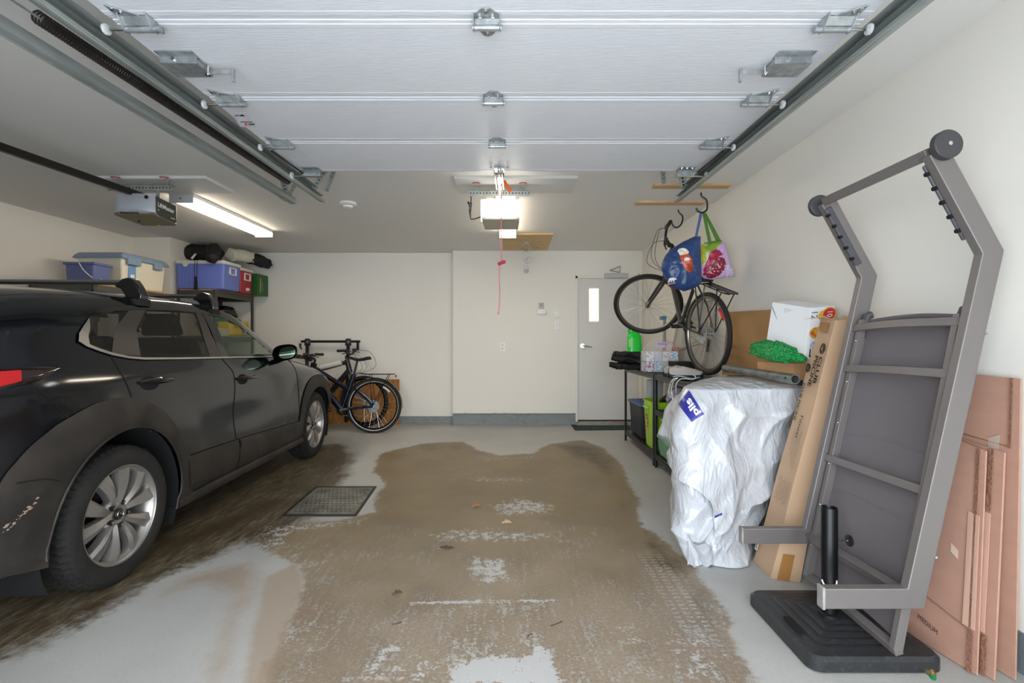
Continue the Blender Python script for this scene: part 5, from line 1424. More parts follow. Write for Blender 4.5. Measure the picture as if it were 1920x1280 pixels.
    if bag: MB().hexa([T(.10, -.06, R+.065), T(.22, -.06, R+.065), T(.22, .06, R+.065), T(.10, .06, R+.065)], [T(.11, -.05, R+.11), T(.21, -.05, R+.12), T(.21, .05, R+.12), T(.11, .05, R+.11)]).build('rack_bag', M_duf, t, bevel=.02, seg=3)
    if fender:
        b = MB()
        def ff(s, v):
            a = -.12+PI*.98-(PI*1.0)*s*1.0; a = PI*.02+PI*1.0*s+.02
            return T((R+.012)*math.cos(a), .026*(v*2-1), (R+.012)*math.sin(a)+(-.008)*abs(v*2-1)**2)
        b.grid(ff, 30, 6); o = b.build('mudguard', M_gloss, t); sm = o.modifiers.new('s', 'SOLIDIFY'); sm.thickness = .002
        MB().ball(T(-.285, 0, R+.03), (.012, .02, .016)).build('rear_light', mat('light_red', 'B5231D', .3), t)
    b = MB(); b.lathe([(.03, 0), (.08, 0), (.08, .002), (.03, .002)], T(0, .045, 0), l, 40); b.build('brake_disc', M_galv, t)
    return t

# two e-bikes stand side by side behind the car's nose
bicycle('bicycle', 'dark blue-black bicycle with mudguard and rear rack beside the car, nearest in the alcove', P(701.5, 760.5, 6.44)+Vector((0, 0, .0)), (-1, -.02, 0), (.02, .03, 1), R=.365, frame='10172A', rack_=True, fender=True, tw=.026, rimcol='1B1B1C', strip=True, mixte=True, red=2, fat=1.9, cables=False)
bicycle('bicycle', 'black bicycle with white top tube, facing right behind the dark blue bicycle', P(683, 752, 6.675)-Vector((1.05, 0, 0)), (1, .02, 0), (0, .04, 1), steer=-.2, R=.355, frame='222226', fork='55565A', rack_=False, tw=.024, rimcol='1B1B1C', red=0, fat=1.7, bar_rise=.05, barw=.24)
o_ = P(683, 752, 6.675)-Vector((1.05, 0, 0)); b2_ = bpy.data.objects['bicycle.001']
MB().tube([o_+Vector((.74, -.0, .537)), o_+Vector((.44, 0, .462))], .036, 12).build('white_top_tube', mat('bike_white', 'DAD8D2', .35), b2_)
# upright hitch rack for bicycles
hr = thing('hitch_bike_rack', 'black two-arm bicycle carrier standing upright against the alcove wall', 'bike carrier', P(620, 790, 7.03))
dR = 7.03
MB().tube([P(565, 640, dR), P(675, 640, dR)], .024, 4).build('crossbar', M_blackm, hr, smooth=False)
for px in (576.5, 653):
    MB().tube([P(px, 646, dR), P(px-1, 700, dR-.03), P(px-4, 791, dR-.04)], .027, 4).build('upright', M_blackm, hr, smooth=False)
    h_ = MB().hexa([P(px-6, 648, dR-.05), P(px+6, 648, dR-.05), P(px+6, 648, dR+.04), P(px-6, 648, dR+.04)], [P(px-5, 634.5, dR-.04), P(px+5, 634.5, dR-.04), P(px+5, 634.5, dR+.03), P(px-5, 634.5, dR+.03)]).build('clamp_head', M_black, hr, bevel=.012, seg=3)
    MB().cyl(P(px, 641, dR-.055), P(px, 641, dR-.065), .02, n=14).build('knob', M_blackm, h_)
MB().tube([P(671, 640, dR), P(671, 656, dR)], .022, 4).build('end_arm', M_blackm, hr, smooth=False)
MB().tube([P(563, 644, dR-.04), P(563, 650, dR-.05), P(566, 655, dR-.05)], [.02, .014, .008], 8).build('strap_lever', M_black, hr)
for i in range(7):
    a = random.random()*6; px = 572+random.random()*10; py = 668+i
    MB().tube([P(px-5, py, dR-.06), P(px, py+1, dR-.09), P(px+6+math.sin(a), py+2, dR-.07)], [.012, .016, .01], 8).build('strap_buckle', M_black, hr)
MB().tube([P(545, 667, dR-.10), P(552, 670, dR-.10), P(570, 671, dR-.08)], [.022, .012, .012], 8).build('side_arm', M_black, hr)
wb_ = MB().slab([P(603, 795, 7.125)+Vector((0, 0, .0)), P(748, 795, 7.125), P(749, 711, 7.155), P(603, 711, 7.155)], .018)
for v in wb_.v: v.z = max(v.z, .003)
tag(wb_.build('strand_board', mat('oriented_strand_board', 'B97F35', .6, col2='8A5620', vscale=26, thr=(.35, .7), bump=.3, bscale=60, stretch=(1, 1, .5))), 'orange-brown strand board leaning on the alcove wall behind the bicycles', 'board')
# ================================================================ RIGHT SHELVES
rack('steel_shelving_unit', 'black steel shelving unit by the right wall, nearest the white door', 1.385, 1.845, 4.74, 5.96, [.13, .90], M_shelf, .03, None, .05)
rack('steel_shelving_unit', 'black steel shelving unit by the right wall, half hidden by the white plastic sheet', 1.385, 1.845, 3.62, 4.70, [.13, .56, .90], M_shelf, .03, None, .05)
ZS = .902
# folded rubber mat stack
t = thing('rubber_mat_stack', 'folded black ribbed rubber mats sticking out past the end of the shelf', 'mat', (1.38, 5.45, ZS))
for k in range(3):
    def mf(u, v, k=k):
        x = 1.17+.39*u; y = 5.26+.58*v
        return Vector((x+.02*k+.012*math.sin(v*20+k), y, ZS+.052+k*.050+.014*math.sin(u*9+v*42)+.006*math.sin(v*90)))
    o = MB().grid(mf, 40, 90).build('folded_layer', M_rubber, t, ang=60); s_ = o.modifiers.new('s', 'SOLIDIFY'); s_.thickness = .03
# detergent jug
t = thing('detergent_jug', 'bright green detergent jug with white cap on the black rubber mats', 'jug', P(1187, 666, 5.42))
M_gr = mat('detergent_green', '22C83A', .3)
z0 = ZS+.205; jx = 1.365; jy = 5.40
b = MB()
def jf(u, v):
    a = 2*PI*u; z = v
    wx = .082*(1-.12*z) if z < .62 else .082*(1-.12*.62)*(1-((z-.62)/.38)**2*.72)
    wy = wx*.75
    return Vector((jx+wx*abs(math.cos(a))**.6*(1 if math.cos(a) > 0 else -1), jy+wy*abs(math.sin(a))**.6*(1 if math.sin(a) > 0 else -1), z0+.235*z))
b.grid(jf, 40, 20, cu=True); b.add([jf(i/40, 0) for i in range(40)], [tuple(range(40))])
b.build('body', M_gr, t, ang=60)
MB().tube(cr([(jx-.055, jy, z0+.17), (jx-.06, jy-.0, z0+.245), (jx-.035, jy, z0+.262), (jx-.01, jy, z0+.235)], 6), .014, 10).build('handle', M_gr, t)
MB().cyl((jx+.02, jy, z0+.225), (jx+.02, jy, z0+.285), .025, .022, 20).build('cap', mat('cap_white', 'DDEFE0', .4), t)
MB().cyl((jx-.035, jy, z0+.255), (jx-.035, jy, z0+.275), .012).build('vent_cap', M_black, t)
MB().bb((jx-.075, jy-.066, z0+.05), (jx-.055, jy-.055, z0+.14)).build('label_edge', mat('label_lime', '9BE36A', .5), t)
# tissue box multipack in clear film
t = thing('tissue_box_pack', 'clear-wrapped pack of patterned tissue cubes with a red handle on the black shelf', 'tissue pack', (1.53, 5.05, ZS))
def patmat(i, a, b_, sc_, kind):
    m_ = bpy.data.materials.new('tissue_pattern_%d' % i); m_.use_nodes = True; nt = m_.node_tree; bs = nt.nodes['Principled BSDF']; bs.inputs['Roughness'].default_value = .4
    tc = nt.nodes.new('ShaderNodeTexCoord'); v = nt.nodes.new('ShaderNodeTexVoronoi' if kind == 0 else 'ShaderNodeTexMagic' if kind == 1 else 'ShaderNodeTexWave'); v.inputs['Scale'].default_value = sc_
    nt.links.new(tc.outputs['Object'], v.inputs['Vector']); r = nt.nodes.new('ShaderNodeValToRGB'); r.color_ramp.interpolation = 'CONSTANT'
    r.color_ramp.elements[0].color = lin(a); r.color_ramp.elements[1].color = lin(b_); r.color_ramp.elements[1].position = .45
    nt.links.new(v.outputs[0], r.inputs[0]); nt.links.new(r.outputs[0], bs.inputs['Base Color']); return m_
PM = [patmat(0, 'B0508A', 'DADCE0', 45, 0), patmat(1, '6FA8C4', 'E5E9EA', 60, 0), patmat(2, '3F5A3E', 'E6E8DF', 50, 1), patmat(3, 'E0B53A', 'E8E4D2', 40, 0),
      patmat(4, 'C9C6CC', 'EDEBEE', 30, 0), patmat(5, '5F5B6E', 'E4E2E6', 45, 1), patmat(6, 'D9A7B4', 'E1E6E3', 40, 0), patmat(7, '7FB2CF', 'E8ECEE', 55, 0)]
cw = .082; x0 = 1.385; y0 = 4.98
for r in range(2):
    for c_ in range(4):
        for d_ in range(2):
            o = MB().bb((x0+c_*cw+.001, y0+d_*.11+.001, ZS+r*.107+.003), (x0+(c_+1)*cw-.001, y0+(d_+1)*.11-.001, ZS+(r+1)*.107)).build('tissue_box', PM[(c_+(0 if r == 0 else 4)) if d_ == 0 else 1], t, bevel=.001)
M_film = mat('clear_film', 'E9E6E8', .12, alpha=.07, spec=.8)
def film(u, v):
    a = 2*PI*u; r_ = Vector((math.cos(a), math.sin(a), 0)); sq = 1/max(abs(r_.x), abs(r_.y))
    k = 1 if v < .62 else 1-.45*(v-.62)/.38
    p = Vector((x0+2*cw+r_.x*sq*(2*cw+.006)*k, y0+.11+r_.y*sq*.118*k, ZS+.006+.315*v))
    if v > .6: p += Vector((noise.noise(p*30), noise.noise(p*30+Vector((2, 0, 0))), noise.noise(p*22)))*.03
    return p
MB().grid(film, 56, 24, cu=True).build('film_wrap', M_film, t, ang=30)
b = MB()
def hf(s, v):
    a = PI*(1-s); return Vector((x0+.255+.06*math.cos(a), y0+.02+.02*v, ZS+.20+.11*math.sin(a)))+Vector((noise.noise(Vector((s*6, 0, 0)))*.01, .012*v, .004*v))
o = b.grid(hf, 24, 3).build('red_handle', mat('film_red', 'D8727C', .3), t); s_ = o.modifiers.new('s', 'SOLIDIFY'); s_.thickness = .002
MB().slab([(x0+.10, y0+.03, ZS+.255), (x0+.235, y0+.03, ZS+.255), (x0+.235, y0+.03, ZS+.31), (x0+.10, y0+.03, ZS+.31)], .002).build('lilac_flap', mat('flap_lilac', 'C9B7D6', .5), t)
text('Scotties', .026, (x0+.13, y0+.026, ZS+.285), (1, 0, 0), (0, 0, 1), M_ink, t)
o = MB().grid(lambda u, v: Vector((x0+.332, y0-.0+.22*u, ZS+.01+.25*v)), 3, 3).build('red_side_print', mat('side_red', 'B5283A', .4, col2='E6DDE0', vscale=30, thr=(.5, .56)), t)
# running shoes on the shelf
def shoe(lab, c0, ang, s=1, hue='B9B2AC'):
    ca, sa = math.cos(ang), math.sin(ang); c0 = Vector(c0)
    def T(x, y, z): return c0+Vector((x*ca-y*sa, x*sa+y*ca, z))
    t = thing('running_shoe', lab, 'shoe', c0, 'running shoes on the shelf')
    def wd(u): return (.036+.012*math.sin(PI*min(1, u*1.15)))*(1-max(0, (u-.88)/.12)**2*.75)*(1-max(0, (.08-u)/.08)**2*.4)
    def sole(u, v):
        a = 2*PI*v; y = math.cos(a); z = math.sin(a)
        return T(.28*u-.14, wd(u)*1.08*y, (.026+.024*z)+.012*u**4+.008*(1-u)**3)
    b = MB().grid(sole, 24, 16, cv=True); b.build('sole', mat('sole_dark', '22282C', .6), t)
    MB().tube([T(.24*u-.12, -wd(u)*1.08, .022+.01*math.sin(u*7)) for u in [i/14 for i in range(15)]], .006, 6).build('pale_sole_flash', mat('sole_mint', 'A9C4C4', .5), t)
    def up_(u, v):
        a = PI*v; h = (.075-.01*u) if u < .35 else .075-.045*((u-.35)/.65)**1.2
        if u < .05: h *= .8
        return T(.27*u-.135, wd(u)*math.cos(a), .040+h*math.sin(a)**.7-(.02*math.exp(-((u-.18)/.12)**2) if abs(v-.5) < .2 else 0))
    MB().grid(up_, 26, 15).build('upper', mat('upper_'+hue, hue, .75, bump=.3, bscale=120), t, ang=70)
    MB().ball(T(-.085, 0, .088), (.038, .026, .012)).build('opening', M_dark, t)
    for k in range(5):
        x = -.035+k*.022; b = MB().tube([T(x, -.026, .082-k*.006), T(x+.006, 0, .094-k*.007), T(x+.010, .026, .082-k*.006)], .0028, 6); b.build('lace', M_white, t)
    return t
shoe('grey running shoe with dark sole on the shelf, nearer the camera', (1.450, 4.04, ZS+.001), -.15)
shoe('grey running shoe farther back, beside the bicycle tyre on the shelf', (1.455, 4.19, ZS+.001), -.22, hue='A9A4A0')
cd_ = thing('looped_cable', 'thin white looped cable hanging over the front edge of the black shelf', 'cord', (1.37, 4.0, .6))
b = MB()
b.tube(cr([P(1300, 703, 3.92), P(1304, 706, 3.88), P(1300, 711, 3.86), P(1285, 710, 3.86), P(1275, 711, 3.88), P(1268, 720, 3.90), P(1267.5, 733, 3.92), P(1268, 744, 3.95)], 8), .0035, 6)
b.build('loop', M_white, cd_)
MB().tube(cr([P(1272, 708, 3.95), P(1262, 711, 3.96), P(1256, 722, 3.98), P(1254, 738, 4.0), P(1258, 745, 4.0), P(1259, 728, 3.98), P(1263, 714, 3.96), P(1270, 709, 3.95)], 8), .0033, 6).build('loop', M_white, cd_)
MB().tube(cr([P(1260, 745, 3.97), P(1262, 752, 3.96), P(1260, 735, 3.98)], 6), .003, 6).build('loose_end', M_white, cd_)

# bins on the lower shelves
zb = .133
t = thing('storage_tote', 'black storage tote with slate-blue lid on the lowest shelf near the door', 'storage box', (1.6, 5.6, zb))
b = MB(); taper(b, 1.42, 1.80, 5.32, 5.86, zb, zb+.36, .88); b.build('body', mat('tote_black', '29292B', .5), t, bevel=.012)
b = MB()
for i in range(7): b.bb((1.425, 5.36+i*.07, zb+.04), (1.435, 5.385+i*.07, zb+.34))
b.build_each('rib', mat('tote_rib', '333335', .5), t)
b = MB().bb((1.405, 5.30, zb+.362), (1.815, 5.88, zb+.39)); b.build('lid', mat('lid_slate', '4A5B8C', .45), t, bevel=.008)
b = MB()
for i in range(5): b.bb((1.43, 5.34+i*.10, zb+.391), (1.79, 5.40+i*.10, zb+.402))
b.build_each('lid_ridge', mat('lid_ridge', '5A6CA0', .45), t)
# white paper bag on that tote
t = thing('paper_bag', 'pale grey paper carrier bag standing on the slate-blue tote lid', 'bag', (1.60, 5.20, zb+.405))
b = MB().hexa([(1.50, 5.32, zb+.404), (1.66, 5.32, zb+.404), (1.66, 5.42, zb+.404), (1.50, 5.42, zb+.404)], [(1.505, 5.33, zb+.66), (1.67, 5.33, zb+.67), (1.67, 5.41, zb+.67), (1.505, 5.41, zb+.66)])
b.build('body', mat('paper_silver', 'C4C8CE', .45, bump=.5, bscale=9), t, bevel=.004)
MB().tube(cr([(1.52, 5.37, zb+.68), (1.52, 5.37, zb+.695), (1.55, 5.37, zb+.70), (1.56, 5.37, zb+.68)], 5), .003, 6).build('handle', M_white, t)
def bin_(lab, x0, x1, y0, y1, z0, z1, m_, k=.82, name='storage_bin'):
    t = thing(name, lab, 'bin', ((x0+x1)/2, (y0+y1)/2, z0)); cx, cy = (x0+x1)/2, (y0+y1)/2
    def rr(s, z, n=44, rad=.045):
        hw, hl = (x1-x0)/2*s, (y1-y0)/2*s; pts = []
        for i in range(n):
            a = 2*PI*i/n; c_, s_ = math.cos(a), math.sin(a); q = (abs(c_)**6+abs(s_)**6)**(-1/6); pts.append(Vector((cx+hw*c_*q, cy+hl*s_*q, z)))
        return pts
    n = 44; rows_ = [rr(k*.97, z0), rr(k, z0+.008), rr(k+(1-k)*.72, z0+(z1-z0)*.78), rr(.965, z0+(z1-z0)*.80), rr(.975, z1-.012), rr(1.03, z1-.012), rr(1.03, z1), rr(.955, z1), rr(k*.95, z0+.015)]
    vs_ = [p for r in rows_ for p in r]
    fs_ = [(a*n+i, a*n+(i+1) % n, (a+1)*n+(i+1) % n, (a+1)*n+i) for a in range(len(rows_)-1) for i in range(n)]+[tuple(range(n)), tuple((len(rows_)-1)*n+i for i in range(n))]
    MB().add(vs_, fs_).build('body', m_, t, ang=40); return t
M_lime = mat('lime_plastic', 'A6D62A', .35)
t = bin_('open lime-green bin with a black hose in it, on the lowest shelf', 1.395, 1.66, 4.80, 5.20, zb, zb+.48, M_lime)
MB().tube(cr([(1.55, 4.98, zb+.3), (1.54, 4.95, zb+.46), (1.60, 4.86, zb+.53), (1.68, 4.80, zb+.50)], 6), .035, 14).build('black_hose', M_rubber, t)
MB().slab([(1.408, 5.00, zb+.16), (1.408, 5.04, zb+.16), (1.392, 5.04, zb+.34), (1.392, 5.00, zb+.34)], .003).build('red_label', mat('sticker_red', 'C4383A', .5, col2='E8D8C8', vscale=40, thr=(.5, .55)), t)
MB().bb((1.372, 4.92, zb+.40), (1.394, 5.08, zb+.42)).build('grip', M_lime, t, bevel=.004)
# second unit, lower shelf: green container with clear box on it
t = thing('lidded_container', 'sage-green lidded container on the lowest shelf beside the plastic sheet', 'storage box', (1.52, 4.25, zb))
b = MB(); taper(b, 1.40, 1.66, 4.12, 4.66, zb, zb+.16, .88); b.build('body', mat('sage_clear', '6E9B82', .4), t, bevel=.012)
b = MB(); taper(b, 1.395, 1.665, 4.11, 4.67, zb+.162, zb+.20, 1.0); b.hexa([(1.395, 4.09, zb+.20), (1.665, 4.09, zb+.20), (1.665, 4.61, zb+.20), (1.395, 4.61, zb+.20)], [(1.43, 4.14, zb+.265), (1.63, 4.14, zb+.265), (1.63, 4.56, zb+.265), (1.43, 4.56, zb+.265)])
b.build('lid', mat('sage_lid', '7FB398', .4), t, bevel=.008)
MB().bb((1.39, 4.28, zb+.15), (1.402, 4.42, zb+.20)).build('latch', mat('sage_lid', '7FB398', .4), t, bevel=.003)
t = thing('clear_box', 'clear box with pink contents and yellow label stacked on the sage-green container', 'box', (1.52, 4.28, zb+.267))
b = MB(); taper(b, 1.41, 1.60, 4.16, 4.52, zb+.268, zb+.345, .9); b.build('contents', mat('pink_contents', 'B86A68', .5, col2='8E9089', vscale=10), t, bevel=.008)
MB().bb((1.395, 4.14, zb+.346), (1.615, 4.54, zb+.362)).build('rim', mat('clear_grey', 'BDBFBD', .3), t, bevel=.004)
MB().bb((1.403, 4.36, zb+.30), (1.4065, 4.43, zb+.355)).build('yellow_label', mat('label_yg', 'C7D444', .5), t)
# bags of blue cushions on the middle shelf
t = thing('clear_bag', 'clear plastic bag of blue fabric on the middle shelf behind the plastic sheet', 'bag', (1.55, 4.2, .568))
def blob(u, v, sc_=1.0, sd=0):
    a = 2*PI*u; b_ = PI*(v-.5); d_ = Vector((math.cos(a)*math.cos(b_), math.sin(a)*math.cos(b_), math.sin(b_)))
    k = 1+.22*noise.noise(d_*2.2+Vector((sd, 0, 0)))+.10*noise.noise(d_*6+Vector((sd, 3, 0)))
    return Vector((min(1.82, max(1.405, 1.59+.155*d_.x*k*sc_)), 4.37+.22*d_.y*k*sc_, min(.835, max(.568, .70+.15*d_.z*k*sc_))))
MB().grid(lambda u, v: blob(u, v, .93), 50, 30, cu=True).build('blue_fabric', mat('royal_blue_cloth', '2A3585', .6, bump=.8, bscale=10, col2='8A8FB5', vscale=7, thr=(.55, .7)), t, ang=60)
MB().grid(lambda u, v: (lambda p: Vector((max(1.407, min(1.83, p.x)), p.y, max(.563, min(.845, p.z)))))(blob(u, v, 1.06, 2)+Vector((noise.noise(Vector((u*22, v*13, 0)))*.02, 0, noise.noise(Vector((u*19, v*15, 5)))*.02))), 70, 40, cu=True).build('clear_film', mat('crinkled_film', 'E4E3E6', .12, alpha=.34, spec=.9), t, ang=25)


# screen frame leaning on the wall behind the bicycle
t = thing('screen_frame', 'tall pale metal window-screen frame leaning on the wall behind the hanging bicycle', 'frame', (1.80, 4.9, ZS))
q = [(1.74, 5.35, ZS+.02), (1.74, 4.45, ZS+.02), (1.87, 4.45, 1.62), (1.87, 5.35, 1.62)]; q = [Vector(p) for p in q]
for a, c_ in ((0, 1), (1, 2), (2, 3), (3, 0)): MB().tube([q[a], q[c_]], .016, 4).build('rail', mat('pale_metal', 'BDB9AE', .35, .6), t, smooth=False)
MB().tube([q[0].lerp(q[3], .25), q[1].lerp(q[2], .45)], .014, 4).build('brace', mat('pale_metal', 'BDB9AE', .35, .6), t, smooth=False)
MB().slab([p+Vector((.004, 0, 0)) for p in q], .001).build('screen_mesh', mat('mesh_grey', 'C9C5BD', .5, alpha=.45), t, smooth=False)

# clamp with blue pads on a bar
t = thing('bar_clamp', 'slim steel bar clamp with blue pad standing behind the tissue pack', 'clamp', P(1246, 690, 5.25))
MB().bb(P(1244, 694, 5.25), P(1247.5, 592, 5.28)).build('bar', M_alu, t)
MB().bb(P(1240, 599, 5.22), P(1246, 593, 5.29)).build('blue_pad', mat('pad_blue', '4E7FA5', .5), t, bevel=.003)
t = thing('black_basket', 'small black basket on the shelf behind the running shoes', 'basket', (1.66, 4.55, ZS))
b = MB(); taper(b, 1.50, 1.70, 4.46, 4.66, ZS, ZS+.13, .85); b.build('body', M_rubber, t, bevel=.01)

# ---------------- hanging bicycle
rhub = Vector((1.618, 4.02, 1.285)); fhub = Vector((1.461, 5.0, 1.625))
bk = bicycle('bicycle', 'grey hybrid bicycle hanging by its handlebar from the ceiling hook over the shelves', rhub, fhub-rhub, (-.03, 0, 1), steer=1.15, frame='3F3C39', fork='4A4642', rack_=True, rimcol='77726C', red=1, bar_rise=.09, bag=True, seatz=.50, clen=.5)
# brown board on the right wall
o = MB().slab([(1.850, 4.25, .93), (1.850, 3.15, .99), (1.878, 3.15, 1.44), (1.870, 4.18, 1.475)], .006).build('brown_board', mat('kraft_board', 'BE9360', .75, bump=.15, bscale=40, col2='A5794A', vscale=3, thr=(.5, .8)))
tag(o, 'large flat brown cardboard sheet leaning on the right wall behind the pipe', 'cardboard')

# ---------------- shopping bags
# navy bag
Bz = P(1318, 399, 4.06)
t = thing('shopping_bag', 'navy blue shopping bag with a beer glass print hanging from the ceiling hook', 'bag', P(1280, 546, 3.95))
def px2(outl, D, c): 
    o = P(c[0], c[1], D); return [((x-c[0])/F*D, -(y-c[1])/F*D) for x, y in outl], o
out, og = px2([(1313, 443), (1302, 443), (1280, 453), (1258, 467), (1248, 478), (1241, 492), (1240, 504), (1246, 520), (1256, 535), (1270, 542), (1283, 546), (1300, 541), (1315, 532), (1314, 500)], 3.86, (1280, 500))
M_navy = mat('navy_woven', '27406E', .32, bump=.6, bscale=18, col2='4A6490', vscale=9, thr=(.58, .75))
pl = Pillow(out, og, (1, 0, 0), (0, 0, 1), .085, nz=.010, ns=16, seed=3, back=.6)
# camera sees the side facing -Y : xd x yd = (1,0,0)x(0,0,1) = (0,-1,0)
bag = pl.mesh(MB()).build('body', M_navy, t, ang=60)
K_ = lambda L_: [((x-1280)/F*3.86, -(y-500)/F*3.86) for x, y in L_]
M_foam = mat('print_foam', 'D8D0B8', .4, col2='F0ECDE', vscale=60); M_amber = mat('print_amber', 'D5561E', .35, col2='8E2C18', vscale=10, thr=(.3, .7))
pl.decal(MB(), K_([(1265, 473), (1268, 469), (1275, 467.5), (1281, 470), (1285, 476), (1283, 479), (1268, 482)]), 1, .004).build('foam_print', M_foam, bag)
pl.decal(MB(), K_([(1267, 482), (1283, 479), (1290, 490), (1293, 504), (1292, 511), (1285, 514), (1278, 509), (1271, 494)]), 1, .0045).build('glass_print', M_amber, bag)
for (cx, cy, s_) in ((1280, 490, 6), (1256, 526, 6)):
    for bp4 in ([(-.8, -.45), (-.3, -.65), (.3, -.6), (.65, -.4), (.6, .15), (-.75, .15)], [(.55, -.45), (.95, -.35), (1.15, -.05), (.9, .05), (.55, 0)], [(-.75, .1), (-.4, .1), (-.42, .65), (-.78, .65)], [(-.2, .1), (.1, .1), (.08, .6), (-.2, .6)], [(.3, .1), (.6, .1), (.62, .6), (.32, .6)]):
        pl.decal(MB(), K_([(cx+x*s_, cy+y*s_) for x, y in bp4]), 1, .0065, 3, 12).build('bear_print', M_white, bag)
    pl.decal(MB(), K_([(cx-6, cy+6.0), (cx+6, cy+4.5), (cx+6.5, cy+6.5), (cx-5, cy+8)]), 1, .007).build('pink_print', mat('print_pink', 'D98C96', .5), bag)
b = MB().slab([P(1302, 447, 3.87), P(1307, 446, 3.87), P(1315.5, 400, 4.05), P(1311.5, 400, 4.05)], .002); b.build('strap', mat('strap_blue', '5B6FA3', .6), t, smooth=False)
b = MB().slab([P(1307, 446, 3.90), P(1303, 446, 3.90), P(1313, 401, 4.07), P(1317, 401, 4.07)], .002); b.build('strap', mat('strap_blue', '5B6FA3', .6), t, smooth=False)
# green / lilac bag
t = thing('shopping_bag', 'green and lilac shopping bag with a pomegranate print hanging beside the navy bag', 'bag', P(1345, 524, 4.05))
D_ = 3.95
out, og = px2([(1312, 462), (1322, 455), (1340, 452), (1353, 453), (1358, 455), (1363, 475), (1370, 495), (1377, 518), (1355, 521), (1335, 524.5), (1320, 522), (1313, 515), (1311, 490)], D_, (1345, 490))
pl2 = Pillow(out, og, (1, 0, 0), (0, 0, 1), .07, nz=.006, ns=14, seed=8, back=.35)
M_lilac = mat('print_lilac', 'C3A6D0', .4)
bg2 = pl2.mesh(MB()).build('body', M_lilac, t, ang=60)
K2 = lambda L_: [((x-1345)/F*D_, -(y-490)/F*D_) for x, y in L_]
pl2.decal(MB(), K2([(1312.5, 463), (1322, 456), (1340, 453.5), (1350, 454), (1345, 462), (1334, 474), (1322, 492), (1313.5, 500), (1312, 485)]), 1, .003).build('green_print', mat('print_green', '7E9C2E', .4, col2='C9D0B0', vscale=9, thr=(.5, .6)), bg2)
pl2.decal(MB(), K2([(1312, 463), (1318, 458), (1318, 475), (1320, 490), (1313, 498)]), 1, .004).build('lime_print', mat('print_lime', 'A8AE1C', .4), bg2)
pl2.decal(MB(), K2([(1320, 492), (1326, 475), (1335, 470), (1342, 472), (1349, 480), (1340, 484), (1328, 498), (1318, 514), (1315, 508)]), 1, .005).build('fruit_skin_print', mat('print_red', 'A3123C', .35), bg2)
pl2.decal(MB(), K2([(1315, 514), (1326, 500), (1333, 488), (1342, 484), (1351, 487), (1354, 497), (1351, 510), (1343, 519), (1330, 523), (1318, 519)]), 1, .006).build('fruit_seed_print', mat('print_seeds', '7C1430', .3, col2='DFA7AC', vscale=55, thr=(.56, .62)), bg2)
def wp(x, y, org, xd, yd):
    q = (org[0]+xd[0]*x+yd[0]*y, org[1]+xd[1]*x+yd[1]*y); return pl2.pt(q[0], q[1], 1, .006)
for s_, (a, c_) in (('MORE', (1364.5, 520)), ('FOR', (1371, 518))):
    o_ = K2([(a, c_)])[0]; text(s_, .036, (0, 0, 0), (1, 0, 0), (0, 1, 0), M_white, bg2, 'lettering', warp=lambda x, y, o_=o_: wp(x, y, o_, (-.22, .97), (-.97, -.22)))
o_ = K2([(1313, 497)])[0]; text('MORE', .03, (0, 0, 0), (1, 0, 0), (0, 1, 0), mat('print_pale_yellow', 'D8DC7A', .5), bg2, 'lettering', warp=lambda x, y: wp(x, y, o_, (.35, .9), (-.9, .35)))
M_strapg = mat('strap_green', '4E7A2C', .55)
MB().slab([P(1329, 462, 3.90), P(1336, 461, 3.90), P(1322, 400, 4.06), P(1317, 400, 4.06)], .002).build('strap', M_strapg, t, smooth=False)
MB().slab([P(1347, 462, 3.96), P(1353, 453, 3.96), P(1324, 399, 4.06), P(1319, 400, 4.06)], .002).build('strap', M_strapg, t, smooth=False)
MB().tube([P(1320, 456, 3.94), P(1336, 453, 3.90), P(1353, 452, 3.95)], .006, 6).build('bag_edge', M_strapg, t)
# ================================================================ PLASTIC-COVERED PILE
def plastic(name, col, rough=.28):
    m_ = bpy.data.materials.new(name); m_.use_nodes = True; nt = m_.node_tree; n = nt.nodes; l = nt.links; b = n['Principled BSDF']
    b.inputs['Base Color'].default_value = lin(col); b.inputs['Roughness'].default_value = rough; b.inputs['Coat Weight'].default_value = .3; b.inputs['Coat Roughness'].default_value = .15
    b.inputs['Subsurface Weight'].default_value = 0
    tc = n.new('ShaderNodeTexCoord'); prev = None
    for sc_, st, amp in ((2.6, (1, 1, .45), .6), (7, (1.2, 1, .5), .34), (17, (1, 1, .6), .12)):
        mp = n.new('ShaderNodeMapping'); mp.inputs['Scale'].default_value = st; mp.inputs['Rotation'].default_value = (.3, .5, .2); l.new(tc.outputs['Object'], mp.inputs[0])
        no = n.new('ShaderNodeTexNoise'); no.inputs['Scale'].default_value = sc_; no.inputs['Detail'].default_value = 2; no.inputs['Distortion'].default_value = 1.2; l.new(mp.outputs[0], no.inputs['Vector'])
        a = n.new('ShaderNodeMath'); a.operation = 'SUBTRACT'; l.new(no.outputs[0], a.inputs[0]); a.inputs[1].default_value = .5
        c_ = n.new('ShaderNodeMath'); c_.operation = 'ABSOLUTE'; l.new(a.outputs[0], c_.inputs[0])
        d_ = n.new('ShaderNodeMath'); d_.operation = 'MULTIPLY_ADD'; l.new(c_.outputs[0], d_.inputs[0]); d_.inputs[1].default_value = -amp
        if prev is None: d_.inputs[2].default_value = 0
        else: l.new(prev, d_.inputs[2])
        prev = d_.outputs[0]
    bp = n.new('ShaderNodeBump'); bp.inputs['Strength'].default_value = 1; bp.inputs['Distance'].default_value = .07; l.new(prev, bp.inputs['Height']); l.new(bp.outputs[0], b.inputs['Normal'])
    return m_
M_sheet = plastic('white_plastic_sheet', 'C9CBD0'); M_sheet2 = plastic('white_plastic_bag', 'C6C9CF')
